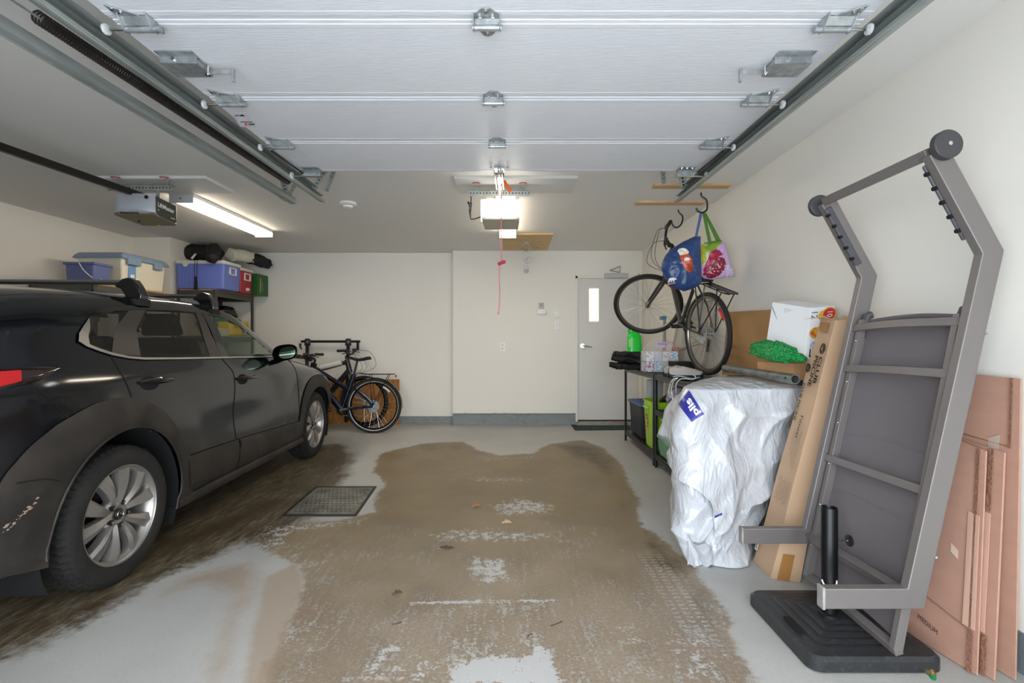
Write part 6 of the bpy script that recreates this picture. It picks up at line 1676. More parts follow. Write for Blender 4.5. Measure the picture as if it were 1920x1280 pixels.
LV = [ # h, FL, FR, BR, BL  (x,y)
 (.00, (.955, 2.66), (1.23, 2.64), (1.72, 3.45), (1.27, 3.45)),
 (.10, (.93, 2.66), (1.23, 2.66), (1.74, 3.5), (1.26, 3.5)),
 (.25, (.95, 2.68), (1.40, 2.78), (1.76, 3.5), (1.25, 3.5)),
 (.45, (.955, 2.69), (1.50, 2.82), (1.78, 3.5), (1.25, 3.5)),
 (.60, (.975, 2.72), (1.56, 2.84), (1.80, 3.5), (1.27, 3.5)),
 (.75, (.965, 2.74), (1.60, 2.85), (1.80, 3.5), (1.31, 3.5)),
 (.88, (.985, 2.76), (1.66, 2.86), (1.80, 3.5), (1.35, 3.48)),
 (.95, (1.02, 2.80), (1.70, 2.85), (1.80, 3.48), (1.43, 3.45)),
 (.972, (1.10, 2.88), (1.68, 2.90), (1.78, 3.40), (1.47, 3.38))]
def lev(h):
    if h <= 0: return LV[0][1:]
    for a, b_ in zip(LV, LV[1:]):
        if h <= b_[0]:
            t = (h-a[0])/(b_[0]-a[0]); return [tuple(p[i]+(q[i]-p[i])*t for i in (0, 1)) for p, q in zip(a[1:], b_[1:])]
    return LV[-1][1:]
def ring(s, h):
    "rounded quad; s in 0..1 starting mid back-left going to the front"
    c_ = lev(h); o = [c_[3], c_[0], c_[1], c_[2]]      # BL FL FR BR
    x = (s*4) % 4; i = int(x); f = x-i
    a = Vector((*o[i], 0)); b_ = Vector((*o[(i+1) % 4], 0)); pr = Vector((*o[i-1], 0)); nx = Vector((*o[(i+2) % 4], 0))
    r = .16
    p = a.lerp(b_, f)
    if f < r:
        k = (r-f)/r; m0 = a.lerp(b_, r); m1 = a.lerp(pr, r); t = .5-.5*(f/r)
        p = (1-t)**2*m0+2*t*(1-t)*a+t*t*m1
    elif f > 1-r:
        m0 = b_.lerp(a, r); m1 = b_.lerp(nx, r); t = .5*((f-(1-r))/r)
        p = (1-t)**2*m0+2*t*(1-t)*b_+t*t*m1
    return p
def ridge(v): return 1-abs(noise.noise(v))*2.2
def pile_pt(s, h, off, seed, amp):
    p = ring(s, h); q = ring(s+.012, h); p_ = ring(s-.012, h); tn = (q-p_).normalized(); nrm = Vector((tn.y, -tn.x, 0)); ctr = Vector((1.35, 3.1, 0))
    if nrm.dot(p-ctr) < 0: nrm = -nrm
    L_ = s*3.2
    w1 = ridge(Vector((L_*1.3+h*1.1+.5*noise.noise(Vector((L_*2, h*2, seed))), h*1.0-L_*.4, seed)))
    w2 = ridge(Vector((L_*3.1-h*2.0, h*2.0+L_, seed+9)))
    w3 = ridge(Vector((L_*8+h*5, h*5-L_*4, seed+4)))
    w4 = ridge(Vector((L_*1.1-h*4.5+.3*noise.noise(Vector((L_*5, h*5, seed))), h*2.1+L_*2.2, seed+14)))
    d = amp*(.75*w1+.42*w2+.07*w3+.45*max(0, w4-.2))
    return Vector((p.x, p.y, h))+nrm*(off+d)
t = thing('wrapped_bale', 'bulging white plastic bag on the floor under the printed plastic sheet', 'plastic bag', (1.35, 3.0, 0))
def low(u, v):
    h = .60*v
    k = max(0, min(1, (h-.02)/.10)); p = pile_pt(u, h, .0, 2, .045).lerp(pile_pt(u, h, -.004, 5, .055), k*k*(3-2*k))
    if h < .13: # rumpled hem spreading on the floor
        p.z = max(.004, p.z+.012*noise.noise(Vector((u*60, 2, 0))))
    return p
b = MB().grid(low, 420, 110, cu=True)
# knotted tail at the front left
def tail(u, v):
    a = 2*PI*u; r = .035+.085*v
    return Vector((.98+.05*v+r*math.cos(a)*(1+.25*math.sin(5*a)), 2.63-.03*v+r*.55*math.sin(a)*(1+.2*math.sin(4*a+1)), .09+.035*(1-v)+r*.9*math.sin(a)*.6+.02*math.sin(7*a)))
b.build('body', M_sheet2, t, ang=70)
MB().grid(lambda u, v: Vector((.955+.14*u-.03*v*math.sin(u*5), 2.635-.055*math.sin(PI*u)*v-.02*math.sin(9*u+3*v), .006+.17*v*(1-.35*u)+.012*math.sin(16*u+5*v))), 40, 24).build('knotted_tail', M_sheet2, t, ang=50)
# upper printed sheet
us = thing('plastic_sheet', 'white plastic sheet with a blue printed strip draped over the top of the pile', 'plastic sheet', (1.35, 3.0, .5))
HEM = [(0, .40), (.10, .46), (.17, .56), (.22, .50), (.265, .44), (.30, .36), (.345, .165), (.375, .20), (.42, .28), (.50, .34), (.60, .5), (.75, .6), (1.0, .40)]
def hem(s):
    s = s % 1
    for a, b_ in zip(HEM, HEM[1:]):
        if s <= b_[0]: t_ = (s-a[0])/(b_[0]-a[0]); return a[1]+(b_[1]-a[1])*(t_*t_*(3-2*t_)*.4+t_*.6)
    return .4
def upv(u, v):
    hl = hem(u)
    if v < .8:
        h = hl+(.965-hl)*(v/.8)**.92; p = pile_pt(u, h, .026, 5, .055-.033*max(0, min(1, (h-.80)/.165)))
        # corner pulled out to the left
        f = math.exp(-((u-.105)/.05)**2)*(math.exp(-((h-.63)/.06)**2) if h < .63 else max(0, 1-(h-.63)/.28))
        p += Vector((-.135, -.02, 0))*f
        return p
    k = (v-.8)/.2; p0 = pile_pt(u, .965, .026*(1-k), 5, .022); c0 = Vector((1.46, 3.10, .985))
    p = p0.lerp(c0, k); p.z = .965+.018*math.sin(PI/2*k)+.008*noise.noise(Vector((p.x*7, p.y*7, 0)))*(1-k*.3)+.004*ridge(Vector((p.x*12, p.y*12, 3))); return p
shb = MB().grid(upv, 460, 150, cu=True)
shv = [v.copy() for v in shb.v]; shf = list(shb.f)
shb.build('sheet', M_sheet, us, ang=70)
bvh = BVHTree.FromPolygons([tuple(v) for v in shv], shf)
ORI = Vector((0, 0, EYE))
def onsheet(px, py, off=.003):
    d = (P(px, py, 1)-ORI).normalized(); h, n_, i, r = bvh.ray_cast(ORI, d)
    if h is None: return P(px, py, 2.8)
    return h-d*off
Qp = [(1292, 731), (1320, 776), (1297, 791), (1271, 757)]
def quadpx(Q, s, v):
    a = [Q[0][k]+(Q[1][k]-Q[0][k])*s for k in (0, 1)]; c_ = [Q[3][k]+(Q[2][k]-Q[3][k])*s for k in (0, 1)]
    return a[0]+(c_[0]-a[0])*v, a[1]+(c_[1]-a[1])*v
M_pb = mat('print_blue', '2E2F8F', .3, col2='6F62A8', vscale=30, thr=(.58, .68))
MB().grid(lambda s, v: onsheet(*quadpx(Qp, s, v)), 40, 20).build('blue_print', M_pb, us, smooth=True, ang=80)
# white letters: read from the lower right upwards, as printed
def lw(x, y):
    s = .90-x*.92; v = .22+y*.72
    px, py = quadpx(Qp, s, v); return onsheet(px, py, .006)
text('plis', .62, (0, 0, 0), (1, 0, 0), (0, 1, 0), M_white, us, 'lettering', bold=.02, warp=lambda x, y: lw(x*.95, y*1.35))
MB().grid(lambda s, v: onsheet(1340+14*s, 967-6*s+4*v, .004), 10, 4).build('blue_mark', M_pb, us)
# ================================================================ PIPE, CARTONS
t = thing('steel_pipe', 'grey galvanised steel pipe lying across the plastic-covered pile', 'pipe', P(1430, 705, 3.2))
pa, pb = P(1491, 715, 2.62)+Vector((0, 0, .012)), P(1360, 690, 3.5)+Vector((0, 0, .0)); d_ = (pb-pa).normalized()
pm = mat('zinc_pipe', '8B8E8C', .45, .7, var=.4, vscale=18)
bb_ = MB(); n_ = 28
def prt(k, r): return [(pa if k < 2 else pb) + (d_.orthogonal().normalized()*math.cos(2*PI*i/n_)+d_.cross(d_.orthogonal().normalized())*math.sin(2*PI*i/n_))*r+(d_*.12 if k == 1 else Vector()) for i in range(n_)]
R0 = prt(1, .021); R1 = prt(0, .021); R2 = prt(0, .0275); R3 = prt(2, .0275)
bb_.add(R0+R1+R2+R3, [(a*n_+i, a*n_+(i+1) % n_, (a+1)*n_+(i+1) % n_, (a+1)*n_+i) for a in range(3) for i in range(n_)]+[tuple(range(3*n_, 4*n_)), tuple(range(n_))])
bb_.build('tube', pm, t)
MB().cyl(pa+d_*.045+Vector((-.0275, -.002, .004)), pa+d_*.045+Vector((-.029, -.003, .004)), .006).build('drilled_hole', M_dark, t)
tag(MB().ball(P(1506, 718, 2.78), (.03, .03, .015), nz=.5).build('navy_cloth', mat('navy_cloth', '1B2038', .8), ang=80), 'small crumple of navy cloth behind the near end of the pipe', 'cloth')
# white carton leaning above
def face_quad(pts): return [P(*p) for p in pts]
t = thing('white_carton', 'white carton printed with 12 and a red 10 badge, behind the long carton', 'box', P(1500, 672, 2.85))
A = P(1448, 566, 3.05); B_ = P(1519, 577, 2.79); C_ = P(1508, 674, 2.74); D_ = P(1436, 645, 2.98)
ex = (B_-A).cross(D_-A).normalized()
if ex.x < 0: ex = -ex
dv = Vector((.145, .0, .012))
b = MB().hexa([A, B_, C_, D_], [A+dv, B_+dv, C_+dv, D_+dv]); cb = b.build('body', mat('carton_white', 'DEDFE0', .5, bump=.1, bscale=20), t, bevel=.002)
def onA(s, v, off=.0015):
    n_ = (B_-A).cross(D_-A).normalized(); n_ = -n_ if n_.x > 0 else n_
    return A.lerp(B_, s).lerp(D_.lerp(C_, s), v)+n_*off
def onB(s, v, off=.0015):
    n_ = dv.cross(C_-B_).normalized(); n_ = -n_ if n_.y > 0 else n_
    return B_.lerp(B_+dv, s).lerp(C_.lerp(C_+dv, s), v)+n_*off
MB().tube([onA(.02, .12), onA(.32, .52)], .0018, 5).tube([onA(.42, .60), onA(.44, .55)], .0015, 5).build_each('torn_crease', M_ink, cb)
MB().slab([onA(.32, .94), onA(.40, .97), onA(.40, .86), onA(.32, .83)], .0008).build('barcode', mat('barcode_grey', 'A8A8A6', .6), cb)
for k in range(3): MB().slab([onA(.36+.0*k, .115+.035*k), onA(.55, .125+.035*k), onA(.55, .105+.035*k), onA(.36, .095+.035*k)], .0006).build('small_print', mat('print_lightgrey', 'BFBFC0', .6), cb)
text('12', .052, onB(.08, .06, .003), (C_-B_), (B_+dv-B_), mat('print_slate', '2E3140', .5), cb)
def disc(s, v, r, m_, nm, off):
    c_ = onB(s, v, off); x = dv.normalized(); y = (B_-C_).normalized(); n_ = 32
    MB().add([c_]+[c_+x*r*math.cos(2*PI*i/n_)+y*r*math.sin(2*PI*i/n_) for i in range(n_)], [(0, 1+i, 1+(i+1) % n_) for i in range(n_)]).build(nm, m_, cb, smooth=False)
disc(.60, .18, .036, mat('print_gold', 'D9A321', .4), 'yellow_print', .002)
disc(.78, .15, .042, mat('print_gold', 'D9A321', .4), 'badge_ring', .003)
disc(.78, .15, .035, mat('badge_red', 'B5202B', .4), 'badge', .004)
text('10', .042, onB(.70, .08, .0055), (C_-B_), dv, mat('print_cream', 'F0E8C8', .5), cb)
disc(.30, .50, .032, mat('print_jam', 'B8472A', .4, col2='E0B02E', vscale=40), 'jar_print', .003); disc(.42, .47, .024, mat('print_gold', 'D9A321', .4), 'yellow_print', .004)
disc(.30, .74, .022, mat('print_bluejar', '7A87A5', .4, col2='C9CCD2', vscale=50), 'jar_print', .003)
text('L', .07, onB(.12, .96, .003), dv, (B_-C_), M_ink, cb)
# open brown box with green bubble wrap
t = thing('open_carton', 'small open brown carton holding green bubble wrap on top of the pile', 'box', P(1480, 715, 2.8))
A2 = P(1421, 675, 3.12); B2 = P(1489, 676, 2.88); dv2 = Vector((.15, .03, 0)); zb2 = .992
low_ = lambda p: Vector((p.x, p.y, zb2))
M_crt = mat('carton_tan', 'C09468', .75, bump=.1, bscale=50)
for a, c_ in ((A2, B2), (B2, B2+dv2), (A2, A2+dv2), (A2+dv2, B2+dv2)): MB().slab([low_(a), low_(c_), Vector((c_.x, c_.y, A2.z-.01)), Vector((a.x, a.y, A2.z-.01))], .004).build('side_panel', M_crt, t, smooth=False)
MB().slab([low_(A2), low_(B2), low_(B2+dv2), low_(A2+dv2)], .004).build('base_panel', M_crt, t, smooth=False)
bw = thing('bubble_wrap', 'crumpled green bubble wrap bulging out of the small brown carton', 'packing', P(1460, 675, 2.9))
def bwf(u, v):
    a = 2*PI*u; b_ = PI*(v-.5); d = Vector((math.cos(a)*math.cos(b_), math.sin(a)*math.cos(b_), math.sin(b_)))
    c_ = P(1456, 665, 2.85)+Vector((-.02, -.03, -.0)); ax = (P(1504, 673, 2.80)-P(1407, 657, 3.10))*.5
    k = 1+.22*noise.noise(d*2.5)+.10*noise.noise(d*7)
    sk = .62+.38*(1-max(0, d.x)*.9) if d.x > 0 else .85+.15*abs(d.x)
    return c_+ax*d.x*k+Vector((.05, .05, 0))*d.y*k+Vector((0, 0, .085))*d.z*k*sk*(1 if d.z > 0 else .5)
m_ = bpy.data.materials.new('green_bubble_wrap'); m_.use_nodes = True; nt = m_.node_tree; bs_ = nt.nodes['Principled BSDF']; bs_.inputs['Base Color'].default_value = lin('14A552'); bs_.inputs['Roughness'].default_value = .2; bs_.inputs['Alpha'].default_value = .9
tc = nt.nodes.new('ShaderNodeTexCoord'); vo = nt.nodes.new('ShaderNodeTexVoronoi'); vo.inputs['Scale'].default_value = 110; nt.links.new(tc.outputs['Object'], vo.inputs['Vector'])
bp_ = nt.nodes.new('ShaderNodeBump'); bp_.invert = True; bp_.inputs['Strength'].default_value = 1; bp_.inputs['Distance'].default_value = .01; nt.links.new(vo.outputs[0], bp_.inputs['Height']); nt.links.new(bp_.outputs[0], bs_.inputs['Normal'])
cr_ = nt.nodes.new('ShaderNodeValToRGB'); cr_.color_ramp.elements[0].color = lin('57D48C'); cr_.color_ramp.elements[1].color = lin('0A8F40'); cr_.color_ramp.elements[1].position = .35; nt.links.new(vo.outputs[0], cr_.inputs[0]); nt.links.new(cr_.outputs[0], bs_.inputs['Base Color'])
MB().grid(bwf, 64, 40, cu=True).build('wrap', m_, bw, ang=60)

# long carton leaning
t = thing('long_carton', 'long leaning brown carton printed CLUB PISCINE between the pile and the lounger', 'box', (1.42, 2.56, 0))
# bottom corners: a far-left, b near-left (edge seen), c near-right, d far-right ; top the same
bA, bB, bC, bD = Vector((1.345, 2.70, .0)), Vector((1.335, 2.50, .0)), Vector((1.465, 2.455, .0)), Vector((1.475, 2.655, .0))
tA, tB, tC, tD = P(1539, 596, 2.64), P(1567, 600, 2.49), P(1589, 601, 2.50)+Vector((.01, 0, 0)), P(1560, 597, 2.66)+Vector((.03, 0, 0))
M_lc = mat('long_carton_card', 'C3A283', .75, bump=.12, bscale=40, var=.06, vscale=5); 
b = MB(); NL = 14
def crt(s, i):
    q0 = (bA, bB, bC, bD)[i]; q1 = (tA, tB, tC, tD)[i]; p = q0.lerp(q1, s)
    return p+Vector((noise.noise(Vector((s*4, i, 0)))*.006, noise.noise(Vector((s*5, i, 7)))*.005, 0))
vs_ = [crt(k/NL, i) for k in range(NL+1) for i in range(4)]
b.add(vs_, [(k*4+i, k*4+(i+1) % 4, (k+1)*4+(i+1) % 4, (k+1)*4+i) for k in range(NL) for i in range(4)]+[(0, 3, 2, 1), (NL*4, NL*4+1, NL*4+2, NL*4+3)])
lc = b.build('body', M_lc, t, bevel=.003)
def onL(s, v, off=.0025, wv=True):
    "left face: s along height 0..1, v 0 far .. 1 near edge"
    p = bA.lerp(tA, s).lerp(bB.lerp(tB, s), v); n_ = (tA-bA).cross(bB-bA).normalized(); n_ = -n_ if n_.x > 0 else n_
    return p+n_*(off+.007)
def onR(s, v, off=.0025):
    p = bB.lerp(tB, s).lerp(bC.lerp(tC, s), v); n_ = (tB-bB).cross(bC-bB).normalized(); n_ = -n_ if n_.y > 0 else n_
    return p+n_*(off+.006)
LH = (tA-bA).length
def ltext(s_, size, top, v, bold=0, kx=1, m__=M_ink):
    text(s_, 1, (0, 0, 0), (1, 0, 0), (0, 1, 0), m__, lc, 'lettering', bold=bold, warp=lambda x, y: onL(top-x*size*kx/LH, v+y*size/.19))
ltext('CLUB', .052, .855, .70, .02, 1.15); ltext('PISCINE', .052, .855, .44, .02, .95); ltext('Fitness', .042, .60+.02, .52, .0, 1.1)
ltext('CLUB PISCINE', .036, .74, .14, .02, .95)
for cx, cy, r in ((.885, .76, .022), (.80, .2, .018)):
    MB().tube([onL(cx+r*1.0*math.cos(a)/LH*1.2, cy+r*math.sin(a)/.19) for a in [2*PI*i/24 for i in range(24)]], .003, 5, closed=True).tube([onL(cx-r*.8/LH, cy-r*.4/.19), onL(cx, cy+r*.5/.19), onL(cx+r*.8/LH, cy-r*.1/.19)], .0025, 5).build_each('logo_print', M_ink, lc)
for k in range(5): ltext('FRAGILE HANDLE WITH CARE DO NOT DROP KEEP DRY'[:44-k*5], .0085, .56-.01*(k % 2), .78-k*.10)
for k in range(8): ltext(('THIS CARTON IS CERTIFIED TO MEET THE BOX')[k:k+30], .008, .37-.006*(k % 3), .88-k*.085)
MB().slab([onL(.125, -.0, .003), onL(.125, .14, .003), onL(.05, .14, .003), onL(.05, 0, .003)], .0008).build('barcode_label', M_white, lc)
b = MB()
for k in range(12): b.slab([onL(.121-.0056*k, .03, .0045), onL(.121-.0056*k, .12, .0045), onL(.1185-.0056*k, .12, .0045), onL(.1185-.0056*k, .03, .0045)], .0006)
b.build_each('barcode_bar', M_ink, lc)
MB().slab([onR(.10, .22, .001), onR(.10, .62, .001), onR(.0, .62, .001), onR(.0, .22, .001)], .001).build('brown_tape', mat('brown_tape', 'A0713F', .25), lc)
MB().slab([onL(.985, .15, .001), onL(.985, .75, .001), onL(.945, .70, .001), onL(.95, .2, .001)], .001).build('brown_tape', mat('brown_tape', 'A0713F', .25), lc)
MB().slab([tA+Vector((-.01, 0, .004)), tB+Vector((0, .02, .002)), tB+Vector((-.01, .07, .025)), tA+Vector((-.075, .02, -.004))], .003).build('open_flap', M_lc, lc, smooth=False)
b = MB(); b.slab([tC+Vector((0, 0, 0)), tD, tD+Vector((.03, 0, .02)), tC+Vector((.02, 0, .01))], .003); b.build('open_flap', M_lc, lc, smooth=False)

# ================================================================ LOUNGER
M_lf = mat('taupe_powder_coat', '736D6B', .42, .25); M_lfab = mat('charcoal_sling', '686264', .9, bump=.1, bscale=400, var=.08, vscale=4)
lo = thing('sun_lounger', 'taupe framed sun lounger with charcoal sling, stood on end against the right wall', 'sun lounger', (1.45, 2.03, .07))
yn, yf = 1.735, 2.315
def rail(y, dx=0, dz=0): return [Vector((1.11+dx, y, .312+dz)), Vector((1.435+dx, y, .312+dz)), Vector((1.71+dx, y, 1.545+dz)), Vector((1.515+dx, y, 1.905+dz))]
near, far = rail(yn), rail(yf, -.012, -.012)
for pts in (near, far):
    MB().sweep(pts, rect(.036, .072), (0, 1, 0)).build('side_rail', M_lf, lo, bevel=.003)
    MB().bb(pts[0]+Vector((-.006, -.0185, -.040)), pts[0]+Vector((.004, .0185, .040))).build('foot_cap', mat('foot_grey', '9A9894', .6, var=.3, vscale=30), lo, bevel=.003)
MB().sweep([far[3]+Vector((-.01, -.01, .0)), near[3]+Vector((-.005, .01, 0))], rect(.036, .040), (1, 0, .4)).build('top_bar', M_lf, lo, bevel=.003)
MB().sweep([far[1]+Vector((-.01, 0, .0)), near[1]+Vector((-.01, 0, 0))], rect(.034, .036), (1, 0, .3)).build('crossbar', M_lf, lo, bevel=.003)
for (p, s) in ((near[3]+Vector((.012, 0, .012)), -1), (far[3]+Vector((-.01, 0, -.01)), 1)):
    y0 = s*.020; y1 = s*.048
    w_ = MB().lathe([(0, y0), (.046, y0), (.0505, y0+s*.004), (.0505, y1-s*.004), (.047, y1), (0, y1)], p, (0, 1, 0), 48).build('wheel', mat('wheel_dark', '3B3A3D', .5), lo)
    MB().lathe([(0, y1), (.007, y1), (.007, y1+s*.004), (0, y1+s*.005)], p, (0, 1, 0), 16).build('screw', M_chrome, w_)
def along(pts, t0): return pts[1].lerp(pts[2], t0)
for tt, bow in ((.80, .028), (.645, .024), (.30, .0)):
    a = along(far, tt+(.0 if tt > .5 else .005)); c_ = along(near, tt)
    q = [a.lerp(c_, i/10)+Vector((-.014-bow*math.sin(PI*i/10), 0, bow*.25*math.sin(PI*i/10))) for i in range(11)]
    MB().sweep(q, rect(.032, .018), (.22, 0, .97)).build('cross_slat', M_lf, lo, bevel=.002)
# toothed strips on the two upper arms
for pts, s in ((near, 1), (far, -1)):
    d_ = (pts[3]-pts[2]); a = pts[2]+d_*.18; c_ = pts[2]+d_*.93
    st_ = MB().sweep([a+Vector((-.022, s*.024, -.01)), c_+Vector((-.022, s*.024, -.01))], rect(.012, .034), (0, 1, 0)).build('ratchet_strip', mat('strip_dark', '48464A', .5), lo, bevel=.005)
    for k in range(5):
        p = a.lerp(c_, .12+.19*k)+Vector((-.036, s*.024, -.014)); MB().cyl(p+Vector((0, -.008, 0)), p+Vector((0, .008, 0)), .008, n=12).build('tooth', M_dark, st_)
# inner sling panel
ins = .045
pb = Vector((1.400, 0, .125)); ptp = Vector((1.662, 0, 1.325))
iy0, iy1 = yn+.045, yf-.045
for y in (iy0, iy1): MB().sweep([Vector((pb.x-.012, y-(.03 if y == iy0 else 0), pb.z-(.012 if y == iy0 else 0))), Vector((ptp.x-.012, y, ptp.z))], rect(.026, .034), (0, 1, 0)).build('sling_rail', M_lf, lo, bevel=.002)
MB().sweep([Vector((pb.x-.010, iy0-.042, pb.z-.012)), Vector((pb.x-.010, iy1+.012, pb.z))], rect(.030, .030), (1, 0, .3)).build('sling_end_bar', M_lf, lo, bevel=.002)
def sl(u, v):
    y = iy0+.006+(iy1-iy0-.012)*u; p = pb.lerp(ptp, .015+.985*v)
    sag = .022*math.sin(PI*u)+.012*math.sin(PI*u)*math.sin(v*12)
    return Vector((p.x+.004+sag, y, p.z-.008+(.015*math.sin(PI*u) if v > .98 else 0)))
sp_ = MB().grid(sl, 16, 60).build('sling', M_lfab, lo, ang=80)
for v in (.13, .34, .56, .83):
    MB().tube([sl(i/12, v+.01*math.sin(PI*i/12))+Vector((-.003, 0, 0)) for i in range(13)], .0015, 5).build('seam', mat('seam_grey', '77747A', .8), sp_)
MB().tube([sl(i/10, 1.0) for i in range(11)], .009, 8).build('sling_hem', M_lfab, sp_)
for y in (iy0, iy1):
    MB().tube([Vector((1.64, y-.0, 1.24)), Vector((1.655, y, 1.31)), Vector((1.668, y, 1.345)), Vector((1.685, y, 1.35))], .018, 8).build('hinge_plate', mat('strip_dark', '48464A', .5), lo)
b = MB()
for k in range(6):
    p = pb.lerp(ptp, .12+.16*k)+Vector((-.028, iy1, 0)); b.ball(p, .005, 8, 6)
b.build_each('rivet', M_chrome, lo)
b = MB()
for k in (.03, .95): p = near[1].lerp(near[2], .70*k+.1); b.ball(p+Vector((.035, -.019, .0)), .006, 8, 6)
b.build_each('rivet', M_chrome, lo)

# ================================================================ UMBRELLA BASE
M_base = mat('black_resin', '28292B', .42, bump=.2, bscale=80, col2='3A3B3D', vscale=60, thr=(.55, .7))
ub = thing('umbrella_base', 'square black stepped umbrella base on the floor under the lounger', 'umbrella base', (1.36, 2.03, 0))
X0, X1, Y0, Y1 = 1.105, 1.605, 1.775, 2.29
def sq(e, z, n=10):
    cx, cy = (X0+X1)/2, (Y0+Y1)/2; w = (X1-X0)/2-e; r = max(.012, .05-e*.4); o = []
    for (sx, sy, a0) in ((1, 1, 0), (-1, 1, PI/2), (-1, -1, PI), (1, -1, PI*1.5)):
        for i in range(n): a = a0+PI/2*i/(n-1); o.append(Vector((cx+sx*(w-r)+r*math.cos(a), cy+sy*(w-r)+r*math.sin(a), z)))
    return o
rings = [(.01, .001), (.0, .006), (0, .045), (.012, .058), (.03, .062)]
e = .03; z = .062
for k in range(5): rings += [(e+.004, z), (e+.018, z+.006), (e+.034, z+.006)]; e += .036; z += .005
rings.append((.235, z+.001))
L_ = [sq(e, z) for e, z in rings]; m_ = len(L_[0])
b = MB().add([p for r in L_ for p in r], [(a*m_+i, a*m_+(i+1) % m_, (a+1)*m_+(i+1) % m_, (a+1)*m_+i) for a in range(len(L_)-1) for i in range(m_)]+[tuple(range(m_)), tuple((len(L_)-1)*m_+i for i in range(m_))])
b.build('slab', M_base, ub, ang=28)
pts = [Vector((1.155, 2.03+.085*t, .064)) for t in (-1, 1)]
MB().prism([(1.155+.017*math.cos(a), 1.93+(.095 if math.sin(a) > 0 else -.0)+.017*math.sin(a), .0655) for a in [2*PI*i/24 for i in range(24)]], (0, 0, .003)).build('grip_hole', M_dark, ub)
MB().lathe([(.031, .04), (.031, .50), (.0285, .505), (.0265, .50), (.0265, .30), (0, .30)], (1.325, 2.02, .03), (0, 0, 1), 36).build('tube', mat('satin_black_steel', '151517', .38, .4), ub)
MB().lathe([(.031, 0), (.043, 0), (.043, .010), (.031, .014)], (1.325, 2.02, .088), (0, 0, 1), 36).build('collar', M_black, ub)
kb_ = MB().cyl((1.355, 2.02, .395), (1.398, 2.015, .397), .005).build('clamp_screw', M_chrome, ub)
MB().lathe([(0, 0), (.018, .0), (.024, .004), (.024, .010), (.015, .014), (0, .014)], (1.397, 2.015, .397), (1, 0, .0), 24).build('knob', M_black, kb_)
MB().tube(cr([P(1541, 1086, 1.99), P(1545, 1095, 1.985), P(1552, 1101, 1.98), P(1556, 1106, 1.985), P(1561, 1101, 1.98), P(1568, 1096, 1.985), P(1569, 1088, 1.99)], 6), .003, 6).build('string_tie', M_white, ub)

# ================================================================ FLATTENED CARTONS AT THE RIGHT
M_pk = mat('pinkish_cardboard', 'B98E7A', .8, bump=.15, bscale=50, var=.07, vscale=5, stretch=(1, 1, 4)); M_pke = mat('cardboard_edge', '8E6450', .85, bump=.8, bscale=90); M_pkl = mat('cardboard_flap', 'CBA28E', .8, bump=.1, bscale=50)
def sheet(lab, q, th, name='flattened_carton'):
    t = thing(name, lab, 'cardboard', Vector(q[3])); return t, MB().slab([Vector(p) for p in q], abs(th)*.6*(-1 if (Vector(q[1])-Vector(q[0])).cross(Vector(q[3])-Vector(q[0])).x > 0 else 1)*-1).build('panel', M_pk, t, bevel=.001)
# quads: TL, TR, BR, BL  (TL farther from camera)
t1, p1 = sheet('tallest flattened brown carton leaning on the right wall at the photo edge', [(1.866, 2.35, 1.10), (1.866, 1.775, 1.09), (1.815, 1.745, .004), (1.76, 2.30, .004)], -.010)
q = [Vector(p) for p in [(1.866, 2.35, 1.10), (1.866, 1.775, 1.09), (1.815, 1.745, .004), (1.76, 2.30, .004)]]
def onQ(q, s, v, off):
    n_ = (q[1]-q[0]).cross(q[3]-q[0]).normalized(); n_ = -n_ if n_.x > 0 else n_
    return q[0].lerp(q[1], s).lerp(q[3].lerp(q[2], s), v)+n_*off
MB().tube([onQ(q, 0, .18, .011), onQ(q, .5, .22, .011), onQ(q, .95, .235, .011)], .002, 6).build('score_line', M_pke, p1)
MB().slab([onQ(q, .86, .22, .011), onQ(q, .885, .22, .011), onQ(q, .87, .84, .011), onQ(q, .845, .84, .011)], .002).build('folded_flap', M_pkl, p1, smooth=False)
MB().slab([onQ(q, .845, .85, .011), onQ(q, .87, .85, .011), onQ(q, .87, 1, .011), onQ(q, .845, 1, .011)], .002).build('corrugated_edge', M_pke, p1, smooth=False)
MB().slab([onQ(q, .955, .0, .011), onQ(q, .97, .0, .011), onQ(q, .965, .24, .011), onQ(q, .95, .24, .011)], .002).build('corrugated_edge', M_pke, p1, smooth=False)
MB().slab([onQ(q, .82, .22, .0125), onQ(q, .90, .20, .0125), onQ(q, .89, .27, .0125), onQ(q, .83, .27, .0125)], .0006).build('clear_tape', mat('clear_tape', 'D9C4B4', .15, alpha=.6), p1, smooth=False)
q2 = [Vector(p) for p in [(1.830, 2.25, .86), (1.822, 1.79, .815), (1.738, 1.745, .004), (1.69, 2.20, .004)]]
t2, p2 = sheet('second flattened carton of the leaning stack, shorter than the one at the wall', q2, -.012)
q3 = [Vector(p) for p in [(1.80, 2.20, .865), (1.788, 1.825, .813), (1.700, 1.77, .004), (1.640, 2.15, .004)]]
t3, p3 = sheet('front flattened carton of the leaning stack with small MEDIUM print', q3, -.010)
for s0, s1, v0, v1, m__, nm in ((.93, .965, 0, .30, M_pke, 'corrugated_edge'), (.875, .93, .30, .81, M_pkl, 'folded_flap'), (.935, .955, .30, .81, M_pke, 'fold_gap'), (.955, .99, .30, .81, M_pkl, 'folded_flap'), (.93, .975, .82, 1, M_pke, 'corrugated_edge')):
    MB().slab([onQ(q3, s0, v0, .011), onQ(q3, s1, v0, .011), onQ(q3, s1, v1, .011), onQ(q3, s0, v1, .011)], .002).build(nm, m__, p3, smooth=False)
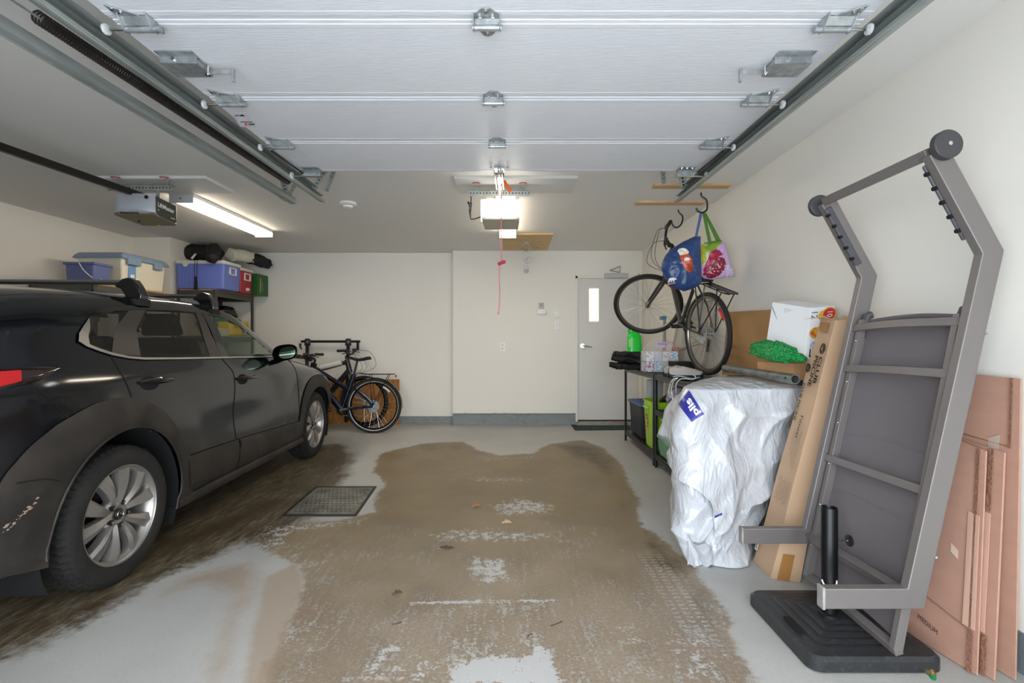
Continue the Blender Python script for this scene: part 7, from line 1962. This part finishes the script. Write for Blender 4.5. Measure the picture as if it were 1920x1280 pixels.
for s0, s1, v0, v1, m__, nm in ((.90, .94, .0, .28, M_pke, 'corrugated_edge'), (.88, .94, .29, .82, M_pkl, 'folded_flap'), (.92, .96, .83, 1, M_pke, 'corrugated_edge')):
    MB().slab([onQ(q2, s0, v0, .013), onQ(q2, s1, v0, .013), onQ(q2, s1, v1, .013), onQ(q2, s0, v1, .013)], .002).build(nm, m__, p2, smooth=False)
MB().tube([onQ(q3, 0, .74, .011), onQ(q3, .5, .78, .011), onQ(q3, .93, .82, .011)], .0015, 6).build('score_line', M_pke, p3)
MB().slab([onQ(q3, .72, .48, .0112), onQ(q3, .80, .50, .0112), onQ(q3, .80, .54, .0112), onQ(q3, .72, .52, .0112)], .0004).build('torn_patch', mat('torn_paper', 'D9BBAA', .9), p3, smooth=False)
text('MEDIUM', .026, onQ(q3, .44, .90, .0125), q3[1]-q3[0], q3[0]-q3[3], M_ink, p3)
# hose end
t = thing('garden_hose_end', 'brass coupling and green hose end on the floor by the umbrella base', 'hose', (1.58, 1.76, 0))
ha = P(1741, 1253, 1.80); hb_ = P(1748, 1268, 1.775)
MB().tube([ha+Vector((0, .012, .004)), ha, hb_], [.017, .017, .0145], 20).build('brass_coupling', mat('brass', 'C9A66B', .25, .9), t)
MB().tube(cr([hb_, P(1752, 1285, 1.745), P(1764, 1310, 1.70), P(1790, 1350, 1.62)], 6), .0125, 16).build('hose', mat('hose_green', '1E7A4A', .35), t)
# groups of look-alikes
GR = {'metal_shelving_rack': 'grey metal racks along the left side', 'steel_shelving_unit': 'black shelving units along the right wall', 'garage_door_track': 'overhead door tracks', 'ceiling_light': 'strip lights on the ceiling',
      'garage_door_opener': 'garage door openers', 'ceiling_board': 'white boards above the openers', 'pine_strip': 'pine strips on the ceiling', 'ceiling_hook': 'ceiling hooks', 'shopping_bag': 'shopping bags on the hook',
      'bicycle': 'bicycles in the garage', 'flattened_carton': 'flattened cartons leaning on the right wall', 'fallen_leaf': 'dry leaves on the floor', 'twig': 'twigs on the floor', 'cooler': 'coolers on the alcove rack', 'storage_tote': 'storage totes'}
for o in bpy.data.objects:
    if o.parent is None and o.name.split('.')[0] in GR and 'label' in o: o['group'] = GR[o.name.split('.')[0]]
# ================================================================ CAMERA, LIGHT
cam = bpy.data.cameras.new('camera'); co = bpy.data.objects.new('camera', cam); COL.objects.link(co)
cam.sensor_width = 36; cam.lens = 36*F/1920; cam.clip_start = .05
co.location = (0, 0, EYE); co.rotation_euler = (PI/2, 0, 0); cam.shift_y = -2/1920
sc.camera = co
w = bpy.data.worlds.new('sky'); sc.world = w; w.use_nodes = True
w.node_tree.nodes['Background'].inputs[0].default_value = (.86, .93, 1, 1); w.node_tree.nodes['Background'].inputs[1].default_value = 8.5
def area(name, loc, rot, sx, sy, power, col, portal=False):
    l = bpy.data.lights.new(name, 'AREA'); l.shape = 'RECTANGLE'; l.size = sx; l.size_y = sy; l.energy = power; l.color = col
    o = bpy.data.objects.new(name, l); COL.objects.link(o); o.location = loc; o.rotation_euler = rot
    if portal: l.cycles.is_portal = True
    return o
area('door_opening_portal', (-.08, YF-.19, 1.08), (PI/2, 0, 0), 2.76, 2.16, 1, (1, 1, 1), True)
sc.view_settings.view_transform = 'Standard'; sc.view_settings.look = 'None'; sc.view_settings.gamma = 1; sc.view_settings.use_curve_mapping = False
sc.view_settings.exposure = 0.15
